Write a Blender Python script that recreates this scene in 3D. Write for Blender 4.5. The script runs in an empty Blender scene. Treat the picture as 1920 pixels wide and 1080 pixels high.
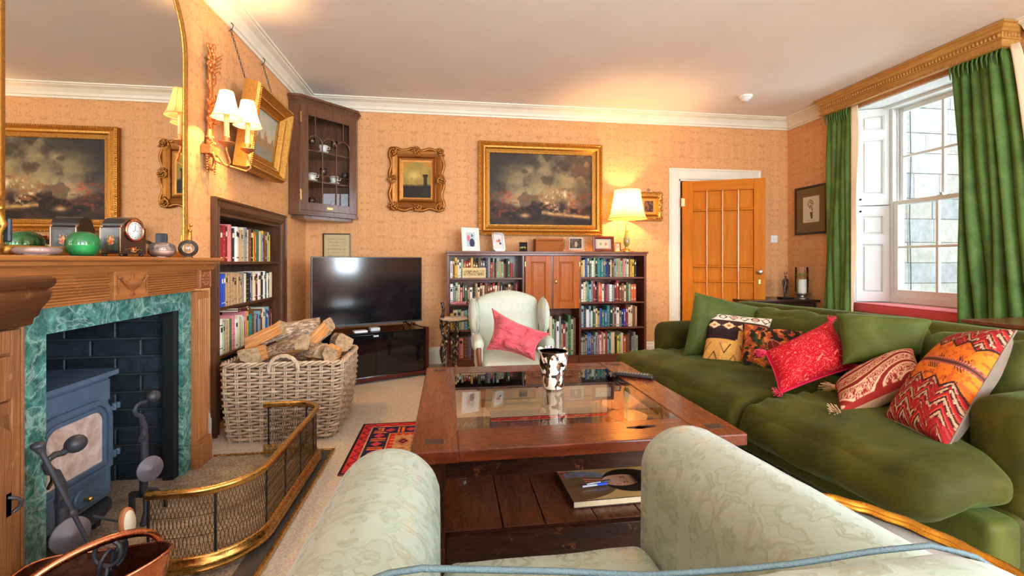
import bpy, math, random
import numpy as np
from mathutils import Matrix, Vector, noise as mnoise
random.seed(7)
PI = math.pi
SC = bpy.context.scene
COL = SC.collection

# ------------------------------------------------------------------ camera
H = 1.10
F = 850.0
cam_d = bpy.data.cameras.new('camera')
cam = bpy.data.objects.new('camera', cam_d)
COL.objects.link(cam)
cam_d.sensor_width = 36.0
cam_d.lens = F / 1920.0 * 36.0
cam_d.shift_y = -50.0 / 1920.0
cam_d.clip_start = 0.02
cam.location = (0, 0, H)
cam.rotation_euler = (PI / 2, 0, -math.atan(120 / 850.0))
SC.camera = cam

# ------------------------------------------------------------------ world, daylight, exposure
W = bpy.data.worlds.new('sky'); SC.world = W; W.use_nodes = True
wn = W.node_tree; wn.nodes.clear()
wo = wn.nodes.new('ShaderNodeOutputWorld'); wb = wn.nodes.new('ShaderNodeBackground')
wb.inputs[0].default_value = (0.80, 0.90, 1.0, 1); wb.inputs[1].default_value = 1.5
wn.links.new(wb.outputs[0], wo.inputs[0])

def area(name, loc, size, energy, color, direction):
    l = bpy.data.lights.new(name, 'AREA'); l.shape = 'RECTANGLE'
    l.size, l.size_y = size; l.energy = energy; l.color = color
    o = bpy.data.objects.new(name, l); COL.objects.link(o)
    o.location = loc
    o.rotation_euler = Vector(direction).to_track_quat('-Z', 'Y').to_euler()
    return o
DAY = (0.74, 0.88, 1.0)
# open garden side of the window in view
area('daylight_side_window', (5.3, 2.85, 2.1), (1.8, 2.2), 75, DAY, (-1, 0.16, -0.22))
# daylight coming through the two windows behind the camera
area('daylight_near_side_window', (4.75, -1.9, 1.75), (1.3, 1.9), 560, DAY, (-1, 0.45, 0.15))
area('daylight_rear_window', (2.2, -3.4, 1.75), (2.4, 1.9), 210, DAY, (-0.05, 1, 0.6))
area('daylight_rear_left_window', (-0.5, -3.4, 1.75), (1.2, 1.9), 90, DAY, (0.05, 1, 0.6))

SC.view_settings.view_transform = 'Standard'
SC.view_settings.look = 'None'
SC.view_settings.gamma = 1.0
SC.view_settings.use_curve_mapping = False
SC.view_settings.exposure = 0.76
SC.render.film_transparent = False
try:
    SC.cycles.max_bounces = 10
    SC.cycles.diffuse_bounces = 5
    SC.cycles.transparent_max_bounces = 16
    SC.cycles.sample_clamp_indirect = 4.0
    SC.cycles.caustics_reflective = False
    SC.cycles.caustics_refractive = False
except Exception:
    pass

# ------------------------------------------------------------------ mesh builder
def lin(c):
    out = []
    for x in c[:3]:
        x = x / 255.0
        out.append(x / 12.92 if x <= 0.04045 else ((x + 0.055) / 1.055) ** 2.4)
    return tuple(out)

class MB:
    def __init__(self, M=None):
        self.v = []; self.f = []; self.mi = []; self.sm = []; self.mats = []; self.cols = None; self.M = M; self.T = None
    def add(self, vs, fs, smooth=False, cols=None, M=None):
        m = M or self.M
        if m not in self.mats: self.mats.append(m)
        k = self.mats.index(m); b = len(self.v)
        if self.T is not None: vs = [self.T @ Vector(p) for p in vs]
        self.v.extend([tuple(p) for p in vs])
        for f in fs:
            self.f.append(tuple(i + b for i in f)); self.mi.append(k); self.sm.append(smooth)
        if cols is not None and self.cols is None: self.cols = [(1, 1, 1)] * b
        if self.cols is not None: self.cols.extend(cols if cols is not None else [(1, 1, 1)] * len(vs))
        return self
    def box(self, x0, x1, y0, y1, z0, z1, M=None):
        vs = [(x0,y0,z0),(x1,y0,z0),(x1,y1,z0),(x0,y1,z0),(x0,y0,z1),(x1,y0,z1),(x1,y1,z1),(x0,y1,z1)]
        return self.add(vs, [(3,2,1,0),(4,5,6,7),(0,1,5,4),(1,2,6,5),(2,3,7,6),(3,0,4,7)], M=M)
    def hexa(self, vs, M=None):
        return self.add(vs, [(3,2,1,0),(4,5,6,7),(0,1,5,4),(1,2,6,5),(2,3,7,6),(3,0,4,7)], M=M)
    def tube(self, path, r, n=10, closed=False, smooth=True, M=None, flat=1.0):
        P = [Vector(p) for p in path]; N = len(P)
        if not hasattr(r, '__len__'): r = [r] * N
        vs = []; up = None
        for i in range(N):
            if closed: t = P[(i + 1) % N] - P[i - 1]
            else: t = P[min(i + 1, N - 1)] - P[max(i - 1, 0)]
            if t.length < 1e-9: t = Vector((0, 0, 1))
            t.normalize()
            if up is None:
                a = Vector((0, 0, 1)) if abs(t.z) < 0.9 else Vector((1, 0, 0))
                up = (a - t * a.dot(t)).normalized()
            else:
                up = (up - t * up.dot(t))
                if up.length < 1e-6: up = t.orthogonal()
                up.normalize()
            s = t.cross(up)
            for k in range(n):
                a = 2 * PI * k / n
                vs.append(P[i] + (up * math.cos(a) * flat + s * math.sin(a)) * r[i])
        fs = []
        for i in range(N if closed else N - 1):
            j = (i + 1) % N
            for k in range(n):
                l = (k + 1) % n
                fs.append((i*n+k, j*n+k, j*n+l, i*n+l))
        self.add(vs, fs, smooth, M=M)
        if not closed:
            self.add(vs[:n], [tuple(range(n))], M=M); self.add(vs[-n:], [tuple(reversed(range(n)))], M=M)
        return self
    def cyl(self, p0, p1, r0, r1=None, n=16, smooth=True, M=None):
        return self.tube([p0, p1], [r0, r0 if r1 is None else r1], n, False, smooth, M)
    def lathe(self, prof, n=24, c=(0,0,0), M=None, smooth=True, axis=None, mod=None, sx=1.0, sy=1.0, caps=True):
        vs = []; Q = None
        if axis is not None: Q = Vector((0,0,1)).rotation_difference(Vector(axis).normalized())
        for (r, z) in prof:
            for k in range(n):
                a = 2 * PI * k / n
                rr = r * (mod(a, z) if mod else 1)
                p = Vector((rr * math.cos(a) * sx, rr * math.sin(a) * sy, z))
                if Q: p = Q @ p
                vs.append(p + Vector(c))
        fs = []
        for i in range(len(prof) - 1):
            for k in range(n):
                l = (k + 1) % n
                fs.append((i*n+k, i*n+l, (i+1)*n+l, (i+1)*n+k))
        self.add(vs, fs, smooth, M=M)
        if not caps: return self
        if prof[0][0] > 1e-5: self.add(vs[:n], [tuple(reversed(range(n)))], M=M)
        if prof[-1][0] > 1e-5: self.add(vs[-n:], [tuple(range(n))], M=M)
        return self
    def sphere(self, c, r, n=14, sx=1, sy=1, sz=1, M=None):
        pr = [(max(1e-6, math.sin(PI*i/n)) * r, -math.cos(PI*i/n) * r * sz) for i in range(n + 1)]
        return self.lathe(pr, n + 4, c, M, True, sx=sx, sy=sy)
    def grid(self, fn, nu, nv, smooth=True, closeu=False, M=None, colfn=None):
        vs = [fn(i / nu, j / nv) for j in range(nv + 1) for i in range(nu + (0 if closeu else 1))]
        w = nu if closeu else nu + 1; fs = []
        for j in range(nv):
            for i in range(nu):
                i2 = (i + 1) % w
                fs.append((j*w+i, j*w+i2, (j+1)*w+i2, (j+1)*w+i))
        cols = None
        if colfn: cols = [colfn(i / nu, j / nv) for j in range(nv + 1) for i in range(w)]
        return self.add(vs, fs, smooth, cols, M)
    def prism(self, poly, fn, t0, t1, M=None, smooth=False):
        n = len(poly); vs = [fn(a, b, t0) for a, b in poly] + [fn(a, b, t1) for a, b in poly]
        fs = [tuple(reversed(range(n))), tuple(range(n, 2*n))]
        self.add(vs, fs, False, M=M)
        self.add(vs, [(i, (i+1) % n, (i+1) % n + n, i + n) for i in range(n)], smooth, M=M)
        return self
    def sweep(self, path, dirs, ups, prof, closed=True, smooth=False, M=None):
        """prof (a, b): a along dirs[i] (may be scaled for mitres), b along ups"""
        m = len(prof); vs = []
        for p, d, u in zip(path, dirs, ups):
            for a, b in prof: vs.append(Vector(p) + Vector(d) * a + Vector(u) * b)
        N = len(path); fs = []
        for i in range(N if closed else N - 1):
            j = (i + 1) % N
            for k in range(m - 1): fs.append((i*m+k, j*m+k, j*m+k+1, i*m+k+1))
            fs.append((i*m+m-1, j*m+m-1, j*m, i*m))
        self.add(vs, fs, smooth, M=M)
        if not closed:
            self.add(vs[:m], [tuple(range(m))], M=M); self.add(vs[-m:], [tuple(reversed(range(m)))], M=M)
        return self
    def frame(self, o, ux, uz, w, h, prof, M=None, smooth=False):
        """mitred rectangular frame, outer corner o, axes ux uz; prof a inwards, b outward along normal"""
        ux = Vector(ux).normalized(); uz = Vector(uz).normalized(); n = ux.cross(uz); o = Vector(o)
        P = [o, o + ux*w, o + ux*w + uz*h, o + uz*h]
        D = [ux + uz, -ux + uz, -ux - uz, ux - uz]
        return self.sweep(P, D, [n]*4, prof, True, smooth, M)
    def puff(self, x0, x1, y0, y1, z0, z1, r, n=10, b=(0,0,0), wr=0, ws=6.0, M=None, fn=None, seed=0):
        h = ((x1-x0)/2, (y1-y0)/2, (z1-z0)/2); c = ((x1+x0)/2, (y1+y0)/2, (z1+z0)/2)
        if not hasattr(r, '__len__'): r = (r, r, r)
        r = tuple(min(r[i], h[i] * 0.999) for i in range(3))
        # sample positions: dense in the rounded margins
        def samples(i):
            k = max(3, n // 3); s = []
            for j in range(k + 1): s.append(-h[i] + r[i] * (1 - math.cos(PI/2 * j / k)))
            for j in range(1, n): s.append(-h[i] + r[i] + (2*h[i] - 2*r[i]) * j / n)
            for j in range(k, -1, -1): s.append(h[i] - r[i] * (1 - math.cos(PI/2 * j / k)))
            return [q / h[i] for q in s]
        S = [samples(i) for i in range(3)]
        idx = {}; vs = []; fs = []
        def vert(p):
            key = tuple(round(q, 5) for q in p)
            if key in idx: return idx[key]
            q = [p[i] * h[i] for i in range(3)]
            cc = [max(-(h[i]-r[i]), min(h[i]-r[i], q[i])) for i in range(3)]
            d = [(q[i]-cc[i]) / r[i] for i in range(3)]; L = math.sqrt(sum(t*t for t in d))
            o = [cc[i] + d[i] / L * r[i] for i in range(3)]
            for i in range(3):
                j, k = (i+1) % 3, (i+2) % 3
                o[i] += b[i] * p[i] * (1 - p[j]**2) * (1 - p[k]**2)
            o = Vector((o[0]+c[0], o[1]+c[1], o[2]+c[2]))
            if wr:
                nv = mnoise.noise_vector(o * ws + Vector((seed, seed*2, 0)))
                nv2 = mnoise.noise_vector(o * ws * 2.3 + Vector((seed, 5, seed)))
                o += nv * wr + nv2 * wr * 0.45
            if fn: o = Vector(fn(o))
            idx[key] = len(vs); vs.append(o); return idx[key]
        for ax in range(3):
            j, k = (ax+1) % 3, (ax+2) % 3
            for sg in (-1, 1):
                for a in range(len(S[j]) - 1):
                    for e in range(len(S[k]) - 1):
                        q = []
                        for (s, t) in ((a, e), (a+1, e), (a+1, e+1), (a, e+1)):
                            p = [0, 0, 0]; p[ax] = sg; p[j] = S[j][s]; p[k] = S[k][t]
                            q.append(vert(p))
                        if sg < 0: q.reverse()
                        fs.append(tuple(q))
        return self.add(vs, fs, True, M=M)
    def text(self, s, size, Mx, depth=0.0008, M=None, bold=False):
        cu = bpy.data.curves.new('t', 'FONT'); cu.body = s; cu.size = size; cu.extrude = depth; cu.resolution_u = 2
        cu.align_x = 'CENTER'; cu.align_y = 'CENTER'
        if bold: cu.offset = size * 0.02
        ob = bpy.data.objects.new('t', cu); COL.objects.link(ob)
        dg = bpy.context.evaluated_depsgraph_get(); me = bpy.data.meshes.new_from_object(ob.evaluated_get(dg))
        vs = [Mx @ v.co for v in me.vertices]; fs = [tuple(p.vertices) for p in me.polygons]
        bpy.data.objects.remove(ob); bpy.data.curves.remove(cu); bpy.data.meshes.remove(me)
        T = self.T; self.T = None
        if T is not None: vs = [T @ v for v in vs]
        self.add(vs, fs, M=M); self.T = T
        return self

PINV = {}
def mesh(name, mb):
    me = bpy.data.meshes.new(name); me.from_pydata(mb.v, [], mb.f)
    for m in mb.mats: me.materials.append(m)
    me.polygons.foreach_set('material_index', mb.mi); me.polygons.foreach_set('use_smooth', mb.sm)
    if mb.cols is not None:
        ca = me.color_attributes.new('Col', 'FLOAT_COLOR', 'POINT')
        a = np.ones((len(mb.v), 4), dtype=np.float32); a[:, :3] = np.array(mb.cols, dtype=np.float32)
        ca.data.foreach_set('color', a.ravel())
    me.update(); return me
def props(o, label, cat, group=None):
    if label: o['label'] = label
    if cat: o['category'] = cat
    if group: o['group'] = group
def thing(name, label, cat, loc=(0,0,0), rot=None, group=None, world=False, Mx=None):
    """Empty at a thing's base; world=True means its parts are modelled in world coordinates"""
    o = bpy.data.objects.new(name, None); COL.objects.link(o); o.empty_display_size = 0.05
    if Mx is not None: o.matrix_world = Mx; m = Mx
    else:
        m = Matrix.Translation(loc)
        if rot is not None:
            o.rotation_euler = rot if hasattr(rot, '__len__') else (0, 0, rot)
            m = m @ o.rotation_euler.to_matrix().to_4x4()
        o.location = loc
    PINV[o.name] = m.inverted() if world else None
    props(o, label, cat, group); return o
def obj(name, mb, parent=None, label=None, cat=None, group=None, kind=None, bevel=0, solid=0, sub=0, recenter=True, seg=2):
    loc = None
    if parent is None and recenter:
        a = np.array(mb.v); lo = a.min(0); hi = a.max(0)
        c = ((lo[0]+hi[0])/2, (lo[1]+hi[1])/2, lo[2]); mb.v = [(p[0]-c[0], p[1]-c[1], p[2]-c[2]) for p in mb.v]; loc = c
    o = bpy.data.objects.new(name, mesh(name, mb)); COL.objects.link(o)
    if loc is not None: o.location = loc
    if parent is not None:
        o.parent = parent
        pi = PINV.get(parent.name)
        if pi is not None: o.matrix_parent_inverse = pi
    if solid:
        s = o.modifiers.new('solid', 'SOLIDIFY'); s.thickness = solid; s.offset = 0
    if bevel:
        b = o.modifiers.new('bevel', 'BEVEL'); b.width = bevel; b.segments = seg; b.limit_method = 'ANGLE'; b.angle_limit = 0.7
        b.harden_normals = False
    if sub:
        s = o.modifiers.new('sub', 'SUBSURF'); s.levels = sub; s.render_levels = sub
    props(o, label, cat, group)
    if kind: o['kind'] = kind
    return o
def struct(name, mb, parent=None, **k):
    if parent is not None: return obj(name, mb, parent, **k)
    return obj(name, mb, kind='structure', **k)
def sthing(name, loc=(0,0,0), world=True):
    o = thing(name, None, None, loc, world=world); o['kind'] = 'structure'; return o
def dup(root, loc=None, rotz=None, label=None):
    r = root.copy(); COL.objects.link(r)
    if loc is not None: r.location = loc
    if rotz is not None: r.rotation_euler = (0, 0, rotz)
    if label: r['label'] = label
    for ch in list(root.children):
        c = ch.copy(); COL.objects.link(c); c.parent = r
        for g in ch.children:
            d = g.copy(); COL.objects.link(d); d.parent = c
    return r
def basis(c, n, up):
    n = Vector(n).normalized(); up = Vector(up); x = up.cross(n).normalized(); y = n.cross(x)
    m = Matrix((x, y, n)).transposed().to_4x4(); m.translation = Vector(c); return m
def wpt(u, v, X=None, Y=None, Z=None, D=None):
    x = (u - 960) / F; z = -(v - 490) / F; a = math.atan(120 / 850.0); c, s = math.cos(a), math.sin(a)
    r = Vector((x*c + s, -x*s + c, z))
    t = X / r.x if X is not None else Y / r.y if Y is not None else (Z - H) / r.z if Z is not None else D
    return Vector((0, 0, H)) + r * t

# ------------------------------------------------------------------ materials
MC = {}
class NT:
    def __init__(self, name):
        self.m = bpy.data.materials.new(name); self.m.use_nodes = True; self.t = self.m.node_tree; self.t.nodes.clear()
        self.out = self.t.nodes.new('ShaderNodeOutputMaterial')
    def n(self, typ, **k):
        nd = self.t.nodes.new('ShaderNode' + typ)
        for a, b in k.items():
            if a.startswith('i_'):
                key = a[2:].replace('_', ' ')
                key = int(key) if key.isdigit() else key
                self.set(nd.inputs[key], b)
            else: setattr(nd, a, b)
        return nd
    def set(self, sock, val):
        if isinstance(val, bpy.types.NodeSocket): self.t.links.new(val, sock)
        elif hasattr(val, '__len__'):
            v = tuple(val)
            sock.default_value = v + (1.0,) if (sock.type == 'RGBA' and len(v) == 3) else v
        else: sock.default_value = val
    def ln(self, a, b): self.t.links.new(a, b)
    def coord(self, kind='Object', scale=(1,1,1)):
        tc = self.n('TexCoord'); mp = self.n('Mapping'); self.ln(tc.outputs[kind], mp.inputs[0]); mp.inputs['Scale'].default_value = scale
        return mp.outputs[0]
    def noise(self, vec, scale, detail=4, rough=0.55, dist=0.0):
        nd = self.n('TexNoise'); self.ln(vec, nd.inputs['Vector']); nd.inputs['Scale'].default_value = scale
        nd.inputs['Detail'].default_value = detail; nd.inputs['Roughness'].default_value = rough; nd.inputs['Distortion'].default_value = dist
        return nd.outputs['Fac']
    def ramp(self, fac, stops, interp='LINEAR'):
        r = self.n('ValToRGB'); self.ln(fac, r.inputs[0]); cr = r.color_ramp; cr.interpolation = interp
        while len(cr.elements) < len(stops): cr.elements.new(0.5)
        for e, (p, c) in zip(cr.elements, stops):
            e.position = p; e.color = tuple(c) + (1.0,) if len(c) == 3 else c
        return r.outputs[0]
    def mix(self, fac, a, b, mode='MIX'):
        m = self.n('Mix', data_type='RGBA', blend_type=mode); self.set(m.inputs[0], fac); self.set(m.inputs[6], a); self.set(m.inputs[7], b)
        return m.outputs[2]
    def math(self, op, a, b=0.0, c=0.0):
        m = self.n('Math', operation=op); self.set(m.inputs[0], a); self.set(m.inputs[1], b)
        if len(m.inputs) > 2: self.set(m.inputs[2], c)
        return m.outputs[0]
    def bump(self, h, strength=0.3, dist=0.01):
        b = self.n('Bump'); b.inputs['Strength'].default_value = strength; b.inputs['Distance'].default_value = dist; self.ln(h, b.inputs['Height'])
        return b.outputs[0]
    def pr(self, col, rough=0.5, metal=0.0, normal=None, **k):
        p = self.n('BsdfPrincipled'); self.set(p.inputs['Base Color'], col); self.set(p.inputs['Roughness'], rough); self.set(p.inputs['Metallic'], metal)
        if normal is not None: self.ln(normal, p.inputs['Normal'])
        for a, b in k.items(): self.set(p.inputs[a.replace('_', ' ')], b)
        self.ln(p.outputs[0], self.out.inputs[0]); return p

def plain(name, c, rough=0.5, metal=0.0, var=0.12, scale=14, bump=0.0, bscale=60, **k):
    if name in MC: return MC[name]
    t = NT(name); v = t.coord(); c = lin(c)
    f = t.noise(v, scale, 3)
    col = t.ramp(f, [(0.3, tuple(x * (1 - var) for x in c)), (0.7, tuple(min(1, x * (1 + var)) for x in c))])
    nb = t.bump(t.noise(v, bscale, 3), bump, 0.004) if bump else None
    t.pr(col, rough, metal, nb, **k); MC[name] = t.m; return t.m
def wood(name, c1, c2, axis='x', scale=6.0, rough=0.35, bump=0.15, worn=None, coat=0.0, stretch=14, spec=0.3):
    if name in MC: return MC[name]
    t = NT(name); s = [stretch, stretch, stretch]; s['xyz'.index(axis)] = 1.0
    v = t.coord('Object', tuple(s)); v0 = t.coord()
    f1 = t.noise(v, scale * 0.35, 6, 0.6, 0.6); f2 = t.noise(v, scale * 2.2, 4, 0.7)
    c1 = lin(c1); c2 = lin(c2)
    col = t.ramp(f1, [(0.30, c1), (0.52, tuple((a+b)/2 for a, b in zip(c1, c2))), (0.68, c2)])
    col = t.mix(t.math('MULTIPLY', f2, 0.5), col, tuple(x * 0.55 for x in c1))
    big = t.noise(v0, 2.3, 3)
    col = t.mix(t.math('MULTIPLY', big, 0.35), col, tuple(x * 0.8 for x in c2))
    if worn:
        w = t.ramp(t.noise(v0, 18, 8, 0.75), [(0.60, (0,0,0)), (0.70, (1,1,1))])
        col = t.mix(t.math('MULTIPLY', w, 0.5), col, lin(worn))
    t.pr(col, t.ramp(f2, [(0.3, (rough*0.8,)*3), (0.7, (min(1, rough*1.3),)*3)]), 0, t.bump(f2, bump, 0.003), Coat_Weight=coat, Coat_Roughness=0.15, Specular_IOR_Level=spec)
    MC[name] = t.m; return t.m
def metal(name, c, rough=0.25, var=0.3, bump=0.1, dark=None):
    if name in MC: return MC[name]
    t = NT(name); v = t.coord(); f = t.noise(v, 70, 4, 0.6); c = lin(c); d = lin(dark) if dark else tuple(x * (1 - var) for x in c)
    col = t.ramp(f, [(0.3, tuple(0.5*(p+q) for p, q in zip(c, d))), (0.5, c)])
    t.pr(col, t.ramp(f, [(0.3, (min(1, rough*1.6),)*3), (0.7, (rough*0.8,)*3)]), 1.0, t.bump(t.noise(v, 120, 3), bump, 0.002))
    MC[name] = t.m; return t.m
def velvet(name, c, c2=None, sheen=0.5, shc=None, rough=0.75):
    if name in MC: return MC[name]
    t = NT(name); v = t.coord(); c = lin(c); c2 = lin(c2) if c2 else tuple(min(1, x * 1.5) for x in c)
    f = t.noise(v, 5.5, 5, 0.6, 0.8); col = t.ramp(f, [(0.35, c), (0.72, c2)])
    f2 = t.noise(v, 260, 2)
    t.pr(col, rough, 0, t.bump(f2, 0.12, 0.002), Sheen_Weight=sheen, Sheen_Roughness=0.35, Sheen_Tint=lin(shc) if shc else (1,1,1), Specular_IOR_Level=0.25)
    MC[name] = t.m; return t.m
def mirrored(t, vec, tile):
    """fold the plane into mirrored repeats, for woven and printed ornament"""
    s = t.n('SeparateXYZ'); t.ln(vec, s.inputs[0])
    o = [t.math('PINGPONG', s.outputs[i], tile[i]) for i in range(3)]
    c = t.n('CombineXYZ')
    for i in range(3): t.ln(o[i], c.inputs[i])
    return c.outputs[0]
def damask(name, c1, c2, tile=(0.09, 0.09, 0.13), scale=11, rough=0.55, sheen=0.3, bump=0.25, contrast=1.0):
    if name in MC: return MC[name]
    t = NT(name); v = t.coord(); m = mirrored(t, v, tile)
    f = t.noise(m, scale, 2, 0.5, 1.6); g = t.noise(v, 380, 2)
    k = t.ramp(f, [(0.47, (0,0,0)), (0.50, (1,1,1)), (0.56, (1,1,1)), (0.59, (0.2,)*3)])
    col = t.mix(k, lin(c1), lin(c2))
    big = t.noise(v, 3, 3); col = t.mix(t.math('MULTIPLY', big, 0.25), col, tuple(x*0.8 for x in lin(c1)))
    t.pr(col, t.ramp(f, [(0.47, (rough,)*3), (0.52, (rough*0.65,)*3)]), 0, t.bump(t.mix(0.25, k, g), bump, 0.003), Sheen_Weight=sheen, Sheen_Roughness=0.4)
    MC[name] = t.m; return t.m
def painted(name, rough=0.5, spec=0.5, bump=0.0, bs=300, sheen=0.0):
    """flat print or weave carried by the mesh's own colour attribute"""
    if name in MC: return MC[name]
    t = NT(name); a = t.n('VertexColor', layer_name='Col')
    nb = t.bump(t.noise(t.coord(), bs, 2), bump, 0.002) if bump else None
    t.pr(a.outputs[0], rough, 0, nb, Specular_IOR_Level=spec, Sheen_Weight=sheen); MC[name] = t.m; return t.m
def thin_glass(name, ior=1.5, tint=(1,1,1), rough=0.0):
    if name in MC: return MC[name]
    t = NT(name); fr = t.n('Fresnel'); fr.inputs[0].default_value = ior
    tr = t.n('BsdfTransparent'); tr.inputs[0].default_value = tuple(tint) + (1,)
    gl = t.n('BsdfGlossy'); gl.inputs['Roughness'].default_value = rough
    mx = t.n('MixShader'); t.ln(fr.outputs[0], mx.inputs[0]); t.ln(tr.outputs[0], mx.inputs[1]); t.ln(gl.outputs[0], mx.inputs[2])
    t.ln(mx.outputs[0], t.out.inputs[0]); MC[name] = t.m; return t.m
def solid_glass(name, c=(255,255,255), rough=0.0, ior=1.48):
    if name in MC: return MC[name]
    t = NT(name); t.pr(lin(c), rough, 0, None, Transmission_Weight=1.0, IOR=ior); MC[name] = t.m; return t.m
def shade_mat(name, c, strength, trans=0.6):
    if name in MC: return MC[name]
    t = NT(name); v = t.coord('Object', (60, 60, 4)); f = t.noise(v, 5, 2)
    col = t.ramp(f, [(0.3, tuple(x*0.92 for x in lin(c))), (0.7, lin(c))])
    d = t.n('BsdfDiffuse'); t.ln(col, d.inputs[0]); tl = t.n('BsdfTranslucent'); t.ln(col, tl.inputs[0])
    mx = t.n('MixShader'); mx.inputs[0].default_value = trans; t.ln(d.outputs[0], mx.inputs[1]); t.ln(tl.outputs[0], mx.inputs[2])
    em = t.n('Emission'); em.inputs[0].default_value = lin(c) + (1,); em.inputs[1].default_value = strength
    ad = t.n('AddShader'); t.ln(mx.outputs[0], ad.inputs[0]); t.ln(em.outputs[0], ad.inputs[1]); t.ln(ad.outputs[0], t.out.inputs[0])
    MC[name] = t.m; return t.m

# numpy ornament helpers --------------------------------------------------
def vnoise(x, y, seed=0):
    xi = np.floor(x).astype(int); yi = np.floor(y).astype(int); fx = x - xi; fy = y - yi
    def hsh(a, b):
        n = (a * 374761393 + b * 668265263 + seed * 1442695041) & 0x7fffffff
        n = ((n ^ (n >> 13)) * 1274126177) & 0x7fffffff
        return ((n ^ (n >> 16)) & 0xffff) / 65535.0
    fx = fx*fx*(3-2*fx); fy = fy*fy*(3-2*fy)
    a = hsh(xi, yi); b = hsh(xi+1, yi); c = hsh(xi, yi+1); d = hsh(xi+1, yi+1)
    return (a*(1-fx)+b*fx)*(1-fy) + (c*(1-fx)+d*fx)*fy
def fbm(x, y, seed=0, oct=5):
    s = 0; a = 0.5; t = 0
    for i in range(oct):
        s = s + a * vnoise(x * 2**i, y * 2**i, seed + i*7); t += a; a *= 0.5
    return s / t
def cmix(a, b, k):
    k = np.clip(k, 0, 1)[..., None]; return a * (1 - k) + b * k
def C3(c, like): return np.ones(like.shape + (3,)) * np.array(c) / 255.0
def srgb2lin(a):
    a = np.clip(a, 0, 1); return np.where(a <= 0.04045, a / 12.92, ((a + 0.055) / 1.055) ** 2.4)
def picture(mb, paint, o, ux, uz, w, h, nu, nv, M):
    """flat painted rectangle; paint(u, v) -> sRGB array, u right, v up"""
    o = Vector(o); ux = Vector(ux).normalized(); uz = Vector(uz).normalized()
    U, V = np.meshgrid(np.linspace(0, 1, nu+1), np.linspace(0, 1, nv+1))
    cols = [tuple(c) for c in srgb2lin(paint(U, V)).reshape(-1, 3)]
    vs = [o + ux*(w*u) + uz*(h*v) for u, v in zip(U.ravel(), V.ravel())]
    fs = [(j*(nu+1)+i, j*(nu+1)+i+1, (j+1)*(nu+1)+i+1, (j+1)*(nu+1)+i) for j in range(nv) for i in range(nu)]
    return mb.add(vs, fs, False, cols, M)
# ------------------------------------------------------------------ shared materials
XL, XR, YB, YN, ZC = -1.46, 4.06, 4.95, -3.2, 2.80
def wallpaper():
    t = NT('wallpaper'); v = t.coord(); s_ = t.n('SeparateXYZ'); t.ln(v, s_.inputs[0]); c_ = t.n('CombineXYZ'); t.ln(t.math('ADD', s_.outputs[0], s_.outputs[1]), c_.inputs[0]); t.ln(s_.outputs[2], c_.inputs[1])
    m = mirrored(t, c_.outputs[0], (0.17, 0.24, 1.0))
    f = t.noise(m, 11.0, 1.0, 0.5, 1.2)
    w = t.math('FRACT', t.math('MULTIPLY', f, 6.0))
    line = t.ramp(w, [(0.0, (0,)*3), (0.34, (0,)*3), (0.46, (1,)*3), (0.54, (1,)*3), (0.66, (0,)*3)])
    g = t.noise(v, 420, 2); big = t.noise(v, 1.4, 3)
    base = t.mix(big, lin((218, 160, 106)), lin((228, 172, 118)))
    base = t.mix(t.math('MULTIPLY', g, 0.25), base, lin((196, 140, 90)))
    col = t.mix(t.math('MULTIPLY', line, 0.38), base, lin((170, 102, 52)))
    t.pr(col, 0.62, 0, t.bump(t.mix(0.4, line, g), 0.12, 0.003), Specular_IOR_Level=0.3)
    return t.m
M_paper = wallpaper()
M_ceil = plain('ceiling_paint', (240, 236, 230), 0.9, var=0.02, scale=3, bump=0.05, bscale=30)
M_trim = plain('cream_gloss_paint', (232, 224, 204), 0.45, var=0.05, scale=8)
M_white = plain('white_gloss_paint', (232, 234, 232), 0.35, var=0.03, scale=8)
def carpet():
    t = NT('loop_carpet'); v = t.coord(); f = t.noise(v, 130, 3, 0.7); g = t.noise(v, 2.5, 3)
    a = t.mix(g, lin((232, 220, 202)), lin((222, 208, 188)))
    col = t.mix(t.ramp(f, [(0.35, (0,)*3), (0.65, (1,)*3)]), lin((190, 170, 148)), a)
    t.pr(col, 0.95, 0, t.bump(f, 0.6, 0.01), Specular_IOR_Level=0.1); return t.m
M_carpet = carpet()
M_glass = thin_glass('window_glass', 1.45)
M_dark = plain('matt_black', (18, 15, 14), 0.8)  # plain black for knobs, mirror slip, clock numerals and wick
M_brass = metal('brass', (208, 166, 96), 0.22, dark=(196, 152, 82), bump=0.02)
M_steel = metal('steel', (190, 190, 190), 0.3)
M_gilt = metal('gilt', (196, 146, 72), 0.42, bump=0.5, dark=(126, 84, 36))
M_pelmet = wood('pelmet_wood', (176, 120, 52), (214, 164, 90), 'y', 5, 0.45)
M_curt = velvet('green_curtain', (70, 100, 44), (96, 128, 62), 0.25, (190, 210, 160), 0.6)
M_lining = plain('curtain_lining', (236, 214, 182), 0.8, var=0.04)

def cells(mb, axis, p0, p1, a0, a1, z0, z1, holes, M=None):
    A = sorted({a0, a1, *[h[0] for h in holes], *[h[1] for h in holes]}); Z = sorted({z0, z1, *[h[2] for h in holes], *[h[3] for h in holes]})
    for i in range(len(A)-1):
        for j in range(len(Z)-1):
            ca, cz = (A[i]+A[i+1])/2, (Z[j]+Z[j+1])/2
            if any(h[0] < ca < h[1] and h[2] < cz < h[3] for h in holes): continue
            if axis == 'x': mb.box(p0, p1, A[i], A[i+1], Z[j], Z[j+1], M)
            else: mb.box(A[i], A[i+1], p0, p1, Z[j], Z[j+1], M)

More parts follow.
